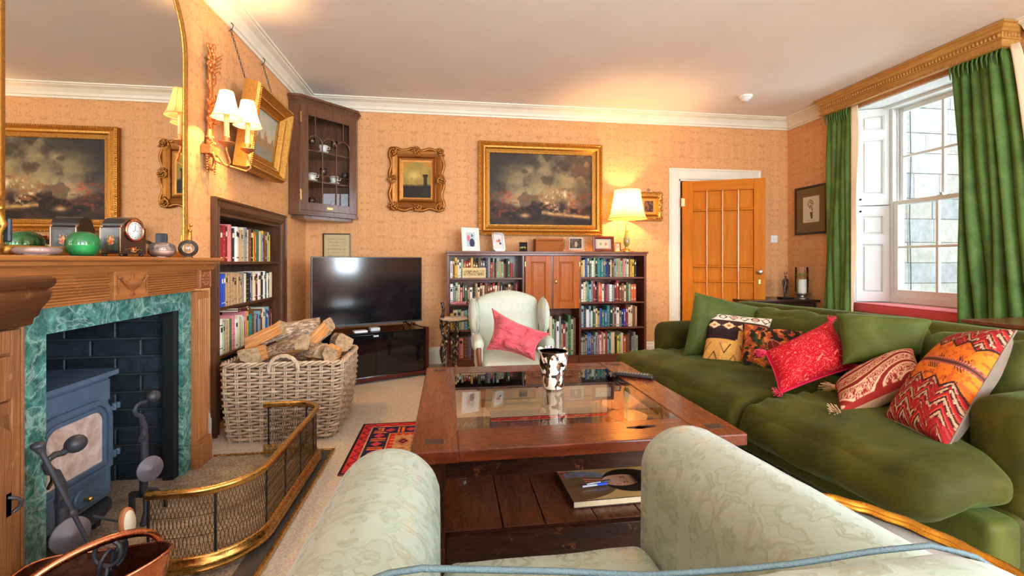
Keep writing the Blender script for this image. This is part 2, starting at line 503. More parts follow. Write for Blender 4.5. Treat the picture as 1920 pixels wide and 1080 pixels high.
m = MB(M_carpet); m.box(XL-0.2, XR+0.5, YN-0.3, YB+0.2, -0.08, 0.0); struct('floor', m)
m = MB(M_ceil); m.box(XL-0.2, XR+0.5, YN-0.3, YB+0.2, ZC, ZC+0.1); struct('ceiling', m)
m = MB(M_paper)
cells(m, 'x', XL-0.10, XL, YN, YB, 0, ZC, [(1.66, 2.53, 0, 0.90), (3.12, 4.22, 0.05, 1.42)]); struct('wall_left', m)
m = MB(M_paper); cells(m, 'y', YB, YB+0.12, XL-0.2, XR+0.5, 0, ZC, [(2.66, 3.56, 0, 2.05)]); struct('wall_back', m)
m = MB(M_paper); cells(m, 'x', XR, XR+0.42, YN, YB, 0, ZC, [(2.92, 4.06, 0.60, 2.64), (-2.5, -1.3, 0.60, 2.64)]); struct('wall_right', m)
m = MB(M_paper); cells(m, 'y', YN-0.12, YN, XL-0.2, XR+0.5, 0, ZC, [(1.0, 3.4, 0.7, 2.64), (-1.1, 0.1, 0.7, 2.64)]); struct('wall_front', m)
# hallway beyond the open door
m = MB(plain('hall_paint', (190, 160, 120), 0.8)); m.box(2.2, 4.3, 6.2, 6.3, 0, ZC); m.box(2.1, 2.2, YB+0.12, 6.3, 0, ZC); m.box(4.3, 4.4, YB+0.12, 6.3, 0, ZC)
struct('wall_hall', m)
m = MB(M_carpet); m.box(2.1, 4.4, YB+0.2, 6.3, -0.08, 0.0); struct('floor_hall', m)
m = MB(M_ceil); m.box(2.1, 4.4, YB+0.2, 6.3, ZC, ZC+0.1); struct('ceiling_hall', m)

# cornice
CP = [(0, 0), (0, -0.125), (0.012, -0.125), (0.016, -0.105), (0.028, -0.10), (0.035, -0.075), (0.06, -0.04), (0.095, -0.022), (0.10, -0.014), (0.115, -0.012), (0.118, 0)]
def cornice(name, p0, p1, d, c0=0, c1=0):
    m = MB(M_trim); p0 = Vector(p0); p1 = Vector(p1); d = Vector(d); t = (p1-p0).normalized()
    m.sweep([p0, p1], [d + t*c0, d - t*c1], [(0,0,1)]*2, CP, False); struct(name, m)
cornice('trim_1', (XL, YN, ZC), (XL, YB, ZC), (1,0,0), 1, 1)
cornice('trim_2', (XL, YB, ZC), (XR, YB, ZC), (0,-1,0), 1, 1)
cornice('trim_3', (XR, YB, ZC), (XR, 4.32, ZC), (-1,0,0), 1, 0)
cornice('trim_4', (XR, 2.66, ZC), (XR, YN, ZC), (-1,0,0), 0, 1)
cornice('trim_5', (XR, YN, ZC), (XL, YN, ZC), (0,1,0), 1, 1)
BP = [(0, 0), (0.02, 0), (0.02, 0.13), (0.014, 0.145), (0.014, 0.16), (0.006, 0.175), (0, 0.178)]
def skirt(name, p0, p1, d):
    m = MB(M_trim); m.sweep([p0, p1], [d]*2, [(0,0,1)]*2, BP, False); struct(name, m)
skirt('baseboard_back', (XL+0.0, YB, 0), (2.53, YB, 0), (0,-1,0)); skirt('baseboard_back_2', (3.69, YB, 0), (XR, YB, 0), (0,-1,0))
skirt('baseboard_left', (XL, 4.36, 0), (XL, YB-0.02, 0), (1,0,0)); skirt('baseboard_left_2', (XL, 2.76, 0), (XL, 3.02, 0), (1,0,0))
skirt('baseboard_right', (XR, YB-0.02, 0), (XR, YN, 0), (-1,0,0)); skirt('baseboard_left_3', (XL, YN, 0), (XL, 0.5, 0), (1,0,0))
skirt('baseboard_front', (XL, YN, 0), (XR, YN, 0), (0,1,0))

# ------------------------------------------------------------------ door and its frame
m = MB(M_trim); m.T = None
AP = [(0, 0), (0, 0.022), (0.015, 0.028), (0.03, 0.02), (0.10, 0.014), (0.112, 0.02), (0.125, 0.016), (0.13, 0)]
P = [Vector((2.53, YB, 0)), Vector((2.53, YB, 2.18)), Vector((3.69, YB, 2.18)), Vector((3.69, YB, 0))]
D = [Vector((1,0,0)), Vector((1,0,-1)), Vector((-1,0,-1)), Vector((-1,0,0))]
m.sweep(P, D, [(0,-1,0)]*4, AP, False)
m.box(2.655, 2.675, YB-0.004, YB+0.12, 0, 2.055); m.box(3.545, 3.565, YB-0.004, YB+0.12, 0, 2.055); m.box(2.655, 3.565, YB-0.004, YB+0.12, 2.035, 2.055)
struct('trim_6', m)
M_door = wood('door_pine', (190, 100, 4), (214, 132, 22), 'z', 5, 0.5, spec=0.12, bump=0.08)
M_doorh = wood('door_pine_cross', (186, 98, 4), (210, 128, 22), 'x', 5, 0.5, spec=0.12, bump=0.08)
dv = Vector((3.42-2.685, 4.585-4.925, 0)); dl = 0.86
door = thing('door_1', None, None, (2.685, 4.925, 0.0), math.atan2(dv.y, dv.x)); door['kind'] = 'structure'
DH = 2.02
xs = [0.0, 0.115, 0.275, 0.435, 0.595, 0.745, dl]          # stile, four bays, stile
bays = [(0.115, 0.2575), (0.2775, 0.42), (0.44, 0.5825), (0.6025, 0.745)]
rows = [(0.16, 0.93), (0.955, 1.13), (1.155, 1.72), (1.745, 1.905)]
rows = [(0.16, 0.86), (0.885, 1.03), (1.06, 1.67), (1.70, 1.90)]
m = MB(M_door); m.box(0, 0.115, -0.02, 0.02, 0.01, DH); m.box(0.745, dl, -0.02, 0.02, 0.01, DH); obj('stile', m, door, bevel=0.004)
m = MB(M_doorh); m.box(0.115, 0.745, -0.0195, 0.0195, 0.01, 0.16); m.box(0.115, 0.745, -0.0195, 0.0195, 1.90, DH); obj('rail', m, door, bevel=0.004)
for i in range(3):
    a = bays[i][1]; m = MB(wood('door_muntin', (206, 122, 20), (226, 150, 50), 'z', 5, 0.25, coat=0.6, spec=0.4)); m.prism([(a-0.001, -0.004), (a+0.001, -0.021), (a+0.012, -0.021), (a+0.022, -0.004), (a+0.022, 0.02), (a-0.002, 0.02)], lambda x, y, t: (x, y, t), 0.16, 1.90)  # paler wood than the door paints in the highlight along the bars
    obj('vertical_muntin', m, door)
for i in range(3):
    a = rows[i][1]; b = rows[i+1][0]
    for (x0, x1) in bays:
        m = MB(M_doorh); m.prism([(a, -0.008), (a+0.006, -0.019), (b-0.006, -0.019), (b, -0.008), (b, 0.015), (a, 0.015)], lambda x, y, t: (t, y, x), x0+0.002, x1-0.002)
        obj('cross_muntin', m, door)
for (x0, x1) in bays:
    for (z0, z1) in rows:
        m = MB(M_door); m.box(x0, x1, 0.004, 0.012, z0, z1); obj('panel', m, door, bevel=0.002)
m = MB(M_steel)
m.lathe([(0.028, 0), (0.026, 0.006), (0.012, 0.01), (0.010, 0.03), (0.022, 0.036), (0.028, 0.048), (0.024, 0.060), (0.008, 0.064), (1e-5, 0.064)], 20, (0.80, -0.02, 0.985), axis=(0,-1,0))
obj('door_knob', m, door, label='round metal door knob')
m = MB(metal('old_brass', (190, 170, 120), 0.4)); m.box(0.788, 0.812, -0.026, -0.02, 0.85, 0.90); obj('keyhole_plate', m, door, bevel=0.002)
for z in (0.3, 1.78):
    m = MB(metal('old_brass', (190, 170, 120), 0.4)); m.cyl((-0.006, -0.024, z-0.05), (-0.006, -0.024, z+0.05), 0.008, n=10); m.box(-0.004, 0.03, -0.023, -0.019, z-0.045, z+0.045)
    obj('hinge', m, door)

# ------------------------------------------------------------------ sash windows, shutters, seat
def sash_window(name, axis_T, w, z0, z1, cols=2):
    """built in a frame where x runs along the wall, y points outdoors; axis_T places it"""
    win = thing(name, None, None, Mx=axis_T); win['kind'] = 'structure'
    m = MB(M_white)
    m.box(-w/2-0.05, -w/2, 0, 0.13, z0-0.03, z1+0.04); m.box(w/2, w/2+0.05, 0, 0.13, z0-0.03, z1+0.04)
    m.box(-w/2, w/2, 0, 0.13, z1, z1+0.04); m.box(-w/2-0.06, w/2+0.06, -0.01, 0.16, z0-0.06, z0)
    m.box(-w/2, -w/2+0.012, 0.045, 0.06, z0, z1); m.box(w/2-0.012, w/2, 0.045, 0.06, z0, z1)
    obj('window_frame', m, win, bevel=0.003)
    zm = (z0+z1)/2 - 0.03
    for nm, a, b, y in (('lower_sash', z0, zm+0.04, 0.0), ('upper_sash', zm, z1, 0.062)):
        m = MB(M_white); st = 0.042; br = 0.065 if nm == 'lower_sash' else 0.04; tr = 0.04 if nm == 'lower_sash' else 0.045
        x0, x1 = -w/2+0.004, w/2-0.004
        m.box(x0, x0+st, y+0.004, y+0.042, a, b); m.box(x1-st, x1, y+0.004, y+0.042, a, b)
        m.box(x0+st, x1-st, y+0.005, y+0.041, a, a+br); m.box(x0+st, x1-st, y+0.005, y+0.041, b-tr, b)
        s = obj(nm, m, win, bevel=0.003)
        gx0, gx1, gz0, gz1 = x0+st, x1-st, a+br, b-tr
        g = MB(M_white)
        for i in range(1, cols): xx = gx0 + (gx1-gx0)*i/cols; g.box(xx-0.011, xx+0.011, y+0.008, y+0.036, gz0, gz1)
        zz = (gz0+gz1)/2; g.box(gx0, gx1, y+0.009, y+0.035, zz-0.011, zz+0.011)
        obj('glazing_bar', g, s, bevel=0.002)
        for i in range(cols):
            for j in range(2):
                q = MB(M_glass); xa = gx0 + (gx1-gx0)*i/cols; xb = gx0 + (gx1-gx0)*(i+1)/cols; za = gz0 + (gz1-gz0)*j/2; zb = gz0 + (gz1-gz0)*(j+1)/2
                q.add([(xa, y+0.022, za), (xb, y+0.022, za), (xb, y+0.022, zb), (xa, y+0.022, zb)], [(0,1,2,3)])
                obj('pane', q, s)
        if nm == 'lower_sash':
            q = MB(M_steel); q.lathe([(0.008, 0), (0.008, 0.012), (0.012, 0.016), (0.012, 0.026), (1e-5, 0.03)], 12, (0.02, y+0.03, b)); q.box(-0.005, 0.045, y+0.015, y+0.045, b, b+0.006)
            obj('sash_lock', q, s)
    return win
Tw = Matrix.Translation((4.33, 3.49, 0)) @ Matrix.Rotation(-PI/2, 4, 'Z')   # x -> -Y, y -> +X
win1 = sash_window('window_1', Tw, 0.80, 0.76, 2.60)
def shutter(win_T, P0, P1, z0, z1, rows, knobz, name='shutter'):
    """leaf from wall plane to sash box; P0, P1 in world, facing the room"""
    P0 = Vector(P0); P1 = Vector(P1); d = (P1-P0); L = d.length; n = d.normalized().cross(Vector((0,0,1)))
    T = Matrix((d.normalized(), -n, Vector((0,0,1)))).transposed().to_4x4(); T.translation = P0
    q = win_T.inverted() @ T
    m = MB(M_white); m.T = q
    hs = [(0.03, L-0.03, a, b) for a, b in rows]
    holes = [(0.045, L-0.045, a, b) for a, b in rows]
    cells(m, 'y', 0, 0.03, 0.004, L-0.004, z0, z1, holes)
    s = obj(name, m, win1)
    for (a, b) in rows:
        m = MB(M_white); m.T = q
        m.hexa([(0.045,0.018,a),(L-0.045,0.018,a),(L-0.045,0.03,a),(0.045,0.03,a),(0.045,0.018,b),(L-0.045,0.018,b),(L-0.045,0.03,b),(0.045,0.03,b)])
        x0, x1 = 0.075, L-0.075
        m.frame((0.045, 0.012, a), (1,0,0), (0,0,1), L-0.09, b-a, [(0, 0), (0, 0.008), (0.008, 0.01), (0.016, 0.002), (0.016, 0)])
        m.box(x0, x1, 0.004, 0.012, a+0.03, b-0.03)
        obj('raised_panel', m, s)
    m = MB(M_dark); m.T = q; m.lathe([(0.005, 0), (0.005, 0.01), (0.010, 0.015), (0.008, 0.024), (1e-5, 0.026)], 12, (0.035, 0, knobz), axis=(0,-1,0)); obj('knob', m, s)
    return s
for (P0, P1) in (((4.075, 4.045), (4.325, 3.915)), ((4.325, 3.065), (4.075, 2.935))):
    shutter(Tw, (*P0, 0), (*P1, 0), 1.66, 2.62, [(1.76, 2.32), (2.40, 2.56)], 1.72)
    shutter(Tw, (*P0, 0), (*P1, 0), 0.70, 1.65, [(0.78, 1.28), (1.36, 1.56)], 1.60)
m = MB(M_white); m.box(4.065, 4.46, 4.05, 4.06, 0.60, 2.64); m.box(4.065, 4.46, 2.92, 2.93, 0.60, 2.64); m.box(4.065, 4.47, 2.93, 4.05, 2.625, 2.64)
m.box(4.335, 4.46, 3.935, 4.05, 0.60, 2.625); m.box(4.335, 4.46, 2.93, 3.045, 0.60, 2.625)
m.box(4.28, 4.33, 2.95, 4.03, 2.60, 2.625); m.box(4.33, 4.46, 2.93, 4.05, 0.60, 0.70)
struct('trim_7', m, bevel=0.002)
M_seat = plain('red_seat_fabric', (200, 62, 66), 0.8, var=0.1, scale=60, bump=0.4, bscale=300, Sheen_Weight=0.3)
m = MB(M_seat); m.puff(4.03, 4.32, 2.94, 4.04, 0.605, 0.69, 0.02, 8, (0, 0, 0.01)); m.tube([(4.035, 2.96, 0.685), (4.035, 4.02, 0.685)], 0.006, 8)
obj('window_seat_cushion', m, label='long red window seat cushion on the sill under the sash window', cat='cushion')
Tw2 = Matrix.Translation((4.33, -1.9, 0)) @ Matrix.Rotation(-PI/2, 4, 'Z'); sash_window('window_2', Tw2, 1.1, 0.76, 2.60, 3)
Tw3 = Matrix.Translation((2.2, YN-0.02, 0)) @ Matrix.Rotation(PI, 4, 'Z'); sash_window('window_3', Tw3, 2.3, 0.76, 2.60, 4)
Tw4 = Matrix.Translation((-0.5, YN-0.02, 0)) @ Matrix.Rotation(PI, 4, 'Z'); sash_window('window_4', Tw4, 1.1, 0.76, 2.60, 3)

# pelmet over the window
pel = thing('pelmet', 'carved gilded wooden pelmet above the tall sash window', 'pelmet', (3.95, 3.49, 2.62), world=True)
PP = [(0, 0), (0.055, 0), (0.058, -0.015), (0.045, -0.02), (0.040, -0.035), (0.028, -0.045), (0.024, -0.06), (0.014, -0.065), (0.012, -0.10), (0.022, -0.105), (0.022, -0.112),
      (0.010, -0.116), (0.008, -0.15), (0.016, -0.155), (0.018, -0.168), (0.0, -0.172), (-0.02, -0.172), (-0.02, 0)]
P = [(4.055, 4.27, 2.795), (3.90, 4.27, 2.795), (3.90, 2.71, 2.795), (4.055, 2.71, 2.795)]
m = MB(M_pelmet); m.sweep(P, [(0,1,0), (-1,1,0), (-1,-1,0), (0,-1,0)], [(0,0,1)]*4, PP, False); m.box(3.91, 4.055, 2.72, 4.26, 2.76, 2.79)
obj('pelmet_board', m, pel)
m = MB(M_pelmet)
y = 2.715
while y < 4.27:
    m.sphere((3.886, y, 2.712), 0.011, 6, sz=1.5); m.box(3.884, 3.892, y+0.012, y+0.016, 2.70, 2.728); y += 0.026
for i in range(60): yy = 2.70 + i*0.0266; m.box(3.877, 3.885, yy, yy+0.014, 2.632, 2.642)
for i in range(5): m.sphere((3.915+i*0.028, 2.696, 2.712), 0.011, 6, sz=1.5)
obj('carved_moulding', m, pel, kind='stuff')

def curtain(name, label, x, ya0, ya1, yb0, yb1, z0, z1, npl, lining=None, seed=0, amp=0.035, group=None, M=None, gather=0.0):
    """pleated drop hanging at plane x; ya at the top, yb at the hem"""
    t = thing(name, label, 'curtain', (x, (yb0+yb1)/2, z0), world=True, group=group)
    rnd = random.Random(seed); ph = [rnd.uniform(0.75, 1.25) for _ in range(npl+2)]; off = [rnd.uniform(-0.6, 0.6) for _ in range(npl+2)]
    def f(u, v):
        a, b = (ya0, ya1), (yb0, yb1)
        k = v**0.8
        y0 = a[0]+(b[0]-a[0])*k; y1 = a[1]+(b[1]-a[1])*k
        s = u*npl; i = min(int(s), npl-1)
        am = amp*(0.55+0.6*v)*ph[i]*(0.8+0.4*math.sin(i*2.1+v*3+seed))
        w = math.sin(2*PI*s + 0.5*math.sin(v*5+off[i]*4))
        xx = x - am*(w if w > 0 else w*0.8) + 0.012*math.sin(v*9+u*8+seed)
        yy = y0+(y1-y0)*(u+0.010*math.sin(v*6+s*2)+0.02*math.sin(3*v+seed)*u*(1-u)) + 0.25*am*math.cos(2*PI*s)
        return (xx, yy, z1+(z0-z1)*v)
    m = MB(M or M_curt); m.grid(f, npl*14, 40); obj('drape', m, t, solid=0.003)
    m = MB(M or M_curt)
    for i in range(npl*2):
        yy = ya0+(ya1-ya0)*(i+0.5)/(npl*2); m.tube([(x-0.045, yy, z1-0.01), (x-0.05, yy+0.004, z1-0.05), (x-0.03, yy+0.01, z1-0.11)], [0.008, 0.007, 0.003], 6)
    if npl > 3 and name == 'curtain': obj('heading_pleats', m, t)
    if lining:
        m = MB(M_lining)
        def g(u, v):
            dy, dx = lining
            return (x-0.01+dx*u+0.012*math.sin(v*14)*u, ya1+(yb1-ya1)*v**0.8 + dy*u*(0.6+0.4*math.sin(v*4+1)), z1+(z0-z1)*v)
        m.grid(g, 5, 40); obj('lining', m, t, solid=0.003)
    return t
curtain('curtain', 'narrow green velvet curtain left of the window, pale lining showing', 3.965, 4.26, 3.98, 4.32, 3.98, 0.02, 2.635, 5, (-0.06, 0.02), 3, 0.022)
curtain('curtain', 'wide full green velvet curtain right of the window', 3.965, 3.07, 2.70, 2.99, 2.46, 0.02, 2.64, 6, (-0.05, 0.02), 5, 0.042)
for i, (xa, xb) in enumerate(((3.45, 3.75), (0.75, 1.0))):
    pass

# outdoors: the stone wing of the house seen through the window
ow = sthing('outer_wall', (6.6, 5.0, 0))
def stone_mat(name, c):
    t = NT(name); v = t.coord(); f = t.noise(v, 9, 6, 0.65); g = t.noise(v, 60, 4)
    col = t.ramp(f, [(0.3, tuple(x*0.72 for x in lin(c))), (0.6, lin(c)), (0.75, tuple(min(1, x*1.15) for x in lin(c)))])
    t.pr(col, 0.9, 0, t.bump(t.mix(0.5, f, g), 0.5, 0.02)); return t.m
SM = [stone_mat('sandstone_%s' % k, c) for k, c in (('pale', (208, 210, 206)), ('warm', (200, 200, 194)), ('grey', (186, 192, 196)))]
m = MB(plain('mortar', (186, 184, 178), 0.95)); m.box(4.50, 9.5, 5.03, 5.3, -0.5, 6.5); obj('mortar_bed', m, ow)
rnd = random.Random(11); z = 0.0
while z < 4.4:
    hh = rnd.choice([0.26, 0.32, 0.38, 0.30]); x = 4.5 + rnd.uniform(-0.3, 0)
    while x < 8.0:
        ww = rnd.choice([0.28, 0.45, 0.62, 0.8, 0.38])
        mm = MB(rnd.choice(SM)); d = rnd.uniform(0, 0.012)
        if x+ww > 4.55:
            mm.box(max(x, 4.5)+0.004, x+ww-0.004, 5.012-d, 5.04, z+0.004, z+hh-0.004); obj('stone', mm, ow, bevel=0.004, seg=1)
        x += ww
    z += hh
m = MB(plain('lawn', (86, 120, 60), 0.95, var=0.3, scale=20, bump=0.6)); m.box(4.5, 40, -30, 30, -0.6, -0.5); m.box(-30, 4.5, -30, -2.2, -0.6, -0.5); struct('ground_outside', m)
m = MB(plain('cable_grey', (90, 92, 94), 0.6)); m.tube([(5.80, 4.975, 0.2), (5.80, 4.975, 1.0), (5.78, 4.975, 1.6), (5.80, 4.975, 2.4), (5.77, 4.975, 4.0)], 0.006, 6)
obj('outdoor_cable', m, label='thin grey cable running down the stone wall outside the window', cat='cable')

# small fittings
m = MB(M_white); m.box(3.83, 3.915, YB-0.010, YB, 1.325, 1.41); m.box(3.86, 3.885, YB-0.014, YB-0.010, 1.352, 1.383)
obj('light_switch', m, label='square white light switch on the wall right of the door', cat='switch', bevel=0.003)
sd = thing('smoke_detector', 'round white smoke detector on the ceiling near the window', 'smoke alarm', (3.03, 4.28, 2.745), world=True)
m = MB(M_white); m.lathe([(0.066, 2.80), (0.066, 2.785), (0.058, 2.775), (0.05, 2.773)], 28, (3.03, 4.28, 0)); obj('base', m, sd)
m = MB(M_white); m.lathe([(0.050, 2.785), (0.052, 2.772), (0.044, 2.758), (0.030, 2.753), (0.028, 2.746), (1e-5, 2.745)], 28, (3.03, 4.28, 0)); obj('sensor_head', m, sd)
# ------------------------------------------------------------------ fireplace
def tinted(name, c, clear):
    """coloured glass: clear gloss over a tinted translucent body"""
    if name in MC: return MC[name]
    t = NT(name); c = lin(c); tr = t.n('BsdfTransparent'); tr.inputs[0].default_value = tuple(0.5+0.5*x for x in c) + (1,)
    d = t.n('BsdfTranslucent'); d.inputs[0].default_value = c + (1,); d2 = t.n('BsdfDiffuse'); d2.inputs[0].default_value = c + (1,)
    a = t.n('MixShader'); a.inputs[0].default_value = 0.5; t.ln(d.outputs[0], a.inputs[1]); t.ln(d2.outputs[0], a.inputs[2])
    b = t.n('MixShader'); b.inputs[0].default_value = clear; t.ln(a.outputs[0], b.inputs[1]); t.ln(tr.outputs[0], b.inputs[2])
    g = t.n('BsdfGlossy'); g.inputs['Roughness'].default_value = 0.0; fr = t.n('Fresnel'); fr.inputs[0].default_value = 1.7
    m_ = t.n('MixShader'); t.ln(fr.outputs[0], m_.inputs[0]); t.ln(b.outputs[0], m_.inputs[1]); t.ln(g.outputs[0], m_.inputs[2]); t.ln(m_.outputs[0], t.out.inputs[0])
    MC[name] = t.m; return t.m
M_pine = wood('waxed_pine', (136, 78, 36), (184, 118, 62), 'y', 7, 0.36, coat=0.25, bump=0.3, worn=(214, 160, 104))
M_pinez = wood('waxed_pine_upright', (140, 82, 42), (188, 124, 72), 'z', 7, 0.38, coat=0.2, bump=0.3, worn=(214, 164, 112))
M_carve = wood('carved_pine', (120, 66, 34), (168, 104, 60), 'y', 9, 0.42, bump=0.5)
def marble():
    t = NT('green_marble'); v = t.coord(); f = t.noise(v, 16, 8, 0.7, 1.4); g = t.noise(v, 5, 5, 0.6, 2.0)
    vo = t.n('TexVoronoi', feature='DISTANCE_TO_EDGE'); t.ln(t.mix(0.12, v, t.n('TexNoise').outputs[1]), vo.inputs['Vector']); vo.inputs['Scale'].default_value = 13
    col = t.ramp(f, [(0.30, lin((22, 52, 52))), (0.48, lin((52, 104, 98))), (0.62, lin((96, 146, 136))), (0.75, lin((176, 206, 196)))])
    vein = t.ramp(vo.outputs[0], [(0.0, (1,)*3), (0.016, (0,)*3)])
    col = t.mix(t.math('MULTIPLY', vein, 0.2), col, lin((180, 214, 204)))
    vein2 = t.ramp(g, [(0.47, (0,)*3), (0.5, (1,)*3), (0.53, (0,)*3)]); col = t.mix(t.math('MULTIPLY', vein2, 0.3), col, lin((196, 222, 210)))
    t.pr(col, 0.22, 0, None); return t.m
M_marble = marble()
fp = thing('fireplace_surround', 'waxed pine fireplace surround with carved urn panel and green marble slips', 'fireplace', (-1.38, 2.085, 0), world=True)
YC = 2.085; XF = -1.30
# marble slips
m = MB(M_marble); m.box(-1.352, -1.33, 2.508, 2.584, 0.012, 0.945); obj('marble_slip', m, fp, bevel=0.002)
m = MB(M_marble); m.box(-1.352, -1.33, 1.586, 1.72, 0.012, 0.945); obj('marble_slip', m, fp, bevel=0.002)
m = MB(M_marble); m.box(-1.352, -1.3305, 1.7205, 2.5075, 0.855, 0.945); obj('marble_lintel', m, fp, bevel=0.002)
# pilasters with flutes
for y0, y1 in ((2.585, 2.705), (1.465, 1.585)):
    m = MB(M_pinez); m.box(-1.455, XF-0.005, y0, y1, 0.012, 0.94)
    for i in range(5):
        a = y0+0.012+i*0.02; m.prism([(a, XF-0.006), (a+0.003, XF+0.003), (a+0.011, XF+0.003), (a+0.014, XF-0.006)], lambda p, q, t: (q, p, t), 0.16, 0.90)
    m.box(-1.455, XF+0.010, y0-0.006, y1+0.008, 0.012, 0.13); m.box(-1.455, XF+0.005, y0-0.003, y1+0.005, 0.13, 0.15)
    obj('pilaster', m, fp, bevel=0.002)
    m = MB(M_carve); m.box(-1.455, XF+0.004, y0+0.008, y1-0.002, 0.955, 1.055)
    c = (y0+y1)/2+0.003
    for k in range(10):
        a = 2*PI*k/10; m.sphere((XF+0.006, c+0.030*math.cos(a), 1.005+0.030*math.sin(a)), 0.010, 6)
        m.sphere((XF+0.006, c+0.016*math.cos(a+0.3), 1.005+0.016*math.sin(a+0.3)), 0.007, 6)
    m.sphere((XF+0.008, c, 1.005), 0.009, 8); m.frame((XF+0.004, y0+0.010, 0.957), (0,1,0), (0,0,1), y1-y0-0.012, 0.096, [(0,0),(0.003,0.006),(0.008,0)])
    obj('carved_block', m, fp)
# frieze: reeded boards with joints and central urn tablet
M_fr = M_pine
def reeded(y0, y1):
    m = MB(M_fr); m.box(-1.455, XF-0.012, y0, y1, 0.945, 1.06)
    for i in range(9):
        z = 0.958+i*0.0108; m.prism([(XF-0.013, z-0.005), (XF-0.004, z-0.003), (XF-0.002, z), (XF-0.004, z+0.003), (XF-0.013, z+0.005)], lambda p, q, t: (p, t, q), y0, y1)
    obj('reeded_board', m, fp)
reeded(1.592, 1.966); reeded(2.192, 2.578)
m = MB(M_pine); m.box(-1.455, XF+0.002, 1.985, 2.185, 0.945, 1.06); obj('centre_tablet', m, fp, bevel=0.002)
m = MB(M_carve); T = XF+0.004
urn = [(1e-5, 0.960), (0.016, 0.960), (0.013, 0.968), (0.006, 0.972), (0.012, 0.980), (0.036, 0.992), (0.050, 1.006), (0.052, 1.012), (0.046, 1.016), (0.02, 1.022), (0.010, 1.030), (0.008, 1.036), (0.013, 1.043), (0.009, 1.052), (1e-5, 1.055)]
m.lathe([(r, z) for r, z in urn], 20, (T, YC, 0), sx=0.28)
for s in (-1, 1):
    m.tube([(T+0.003, YC+s*0.03, 1.0), (T+0.006, YC+s*0.055, 1.012), (T+0.006, YC+s*0.072, 1.030), (T+0.004, YC+s*0.080, 1.035)], 0.005, 6)
    m.sphere((T+0.003, YC+s*0.082, 1.036), 0.009, 7)
    for k in range(7): m.sphere((T+0.001, YC+s*0.085, 1.024-k*0.0085), 0.005-k*0.0003, 5)
for k in range(11): m.sphere((T+0.010, YC-0.045+k*0.009, 1.013), 0.0035, 5)
obj('carved_urn', m, fp)
# bed moulding, shelf
m = MB(M_pine)
MP = [(0, 0), (0.0, 0.045), (0.032, 0.045), (0.030, 0.030), (0.018, 0.022), (0.012, 0.012), (0.008, 0)]
P = [(-1.45, 2.742, 1.055), (XF-0.006, 2.742, 1.055), (XF-0.006, 1.428, 1.055), (-1.45, 1.428, 1.055)]
m.sweep(P, [(0,1,0), (1,1,0), (1,-1,0), (0,-1,0)], [(0,0,1)]*4, [(-0.002,0),(-0.002,0.046),(0.030,0.046),(0.028,0.032),(0.016,0.024),(0.010,0.012),(0.006,0)], False)
m.box(-1.45, XF-0.006, 1.43, 2.74, 1.056, 1.1); obj('bed_moulding', m, fp)
m = MB(M_pine); m.box(-1.458, XF+0.042, 1.395, 2.776, 1.101, 1.119); obj('mantel_shelf', m, fp, bevel=0.006, seg=3)
ZM = 1.119
# firebox of black painted bricks
fb = sthing('firebox', (-1.7, 2.085, 0))
M_brick = [plain('sooty_brick_%d' % i, c, 0.55, var=0.4, scale=25, bump=0.6, bscale=50) for i, c in enumerate([(30, 38, 44), (36, 44, 52), (24, 30, 36)])]
m = MB(plain('sooty_mortar', (46, 50, 52), 0.9)); m.box(-1.95, -1.47, 2.512, 2.60, 0, 1.3); m.box(-2.06, -1.94, 1.55, 2.60, 0, 1.3); m.box(-1.95, -1.47, 1.56, 1.678, 0, 1.3); m.box(-2.05, -1.47, 1.56, 2.6, 1.3, 1.35); m.box(-1.47, -1.40, 2.512, 2.529, 0.0, 0.9); m.box(-1.47, -1.40, 1.662, 1.678, 0, 0.9)
obj('mortar_bed', m, fb)
rnd = random.Random(5)
for r in range(14):
    z = 0.012+r*0.0885
    off = 0.115*(r % 2)
    x = -1.40+off-0.115
    while x > -1.95-0.2 or x > -2.1:
        x1 = min(x+0.108, -1.402); x0 = max(x-0.108, -1.944); 
        if x1-x0 > 0.02:
            for (ya, yb) in ((2.500-rnd.uniform(0, 0.003), 2.515), (1.675, 1.690)):
                m = MB(rnd.choice(M_brick)); m.box(x0, x1, ya, yb, z, z+0.078); obj('brick', m, fb, bevel=0.004, seg=1)
        x -= 0.225
        if x < -2.2: break
    y = 1.60+off
    while y < 2.6:
        m = MB(rnd.choice(M_brick)); y0 = max(y, 1.692); y1 = min(y+0.217, 2.498)
        if y1-y0 > 0.02: m.box(-1.945, -1.93+rnd.uniform(0, 0.003), y0, y1, z, z+0.078); obj('brick', m, fb, bevel=0.004, seg=1)
        y += 0.227
m = MB(plain('dark_iron_angle', (20, 22, 24), 0.5)); m.box(-1.401, -1.353, 2.468, 2.507, 0.012, 0.87); m.box(-1.401, -1.353, 1.69, 1.715, 0.012, 0.87); m.box(-1.60, -1.353, 1.692, 2.507, 0.872, 0.895); obj('iron_lining', m, fb)
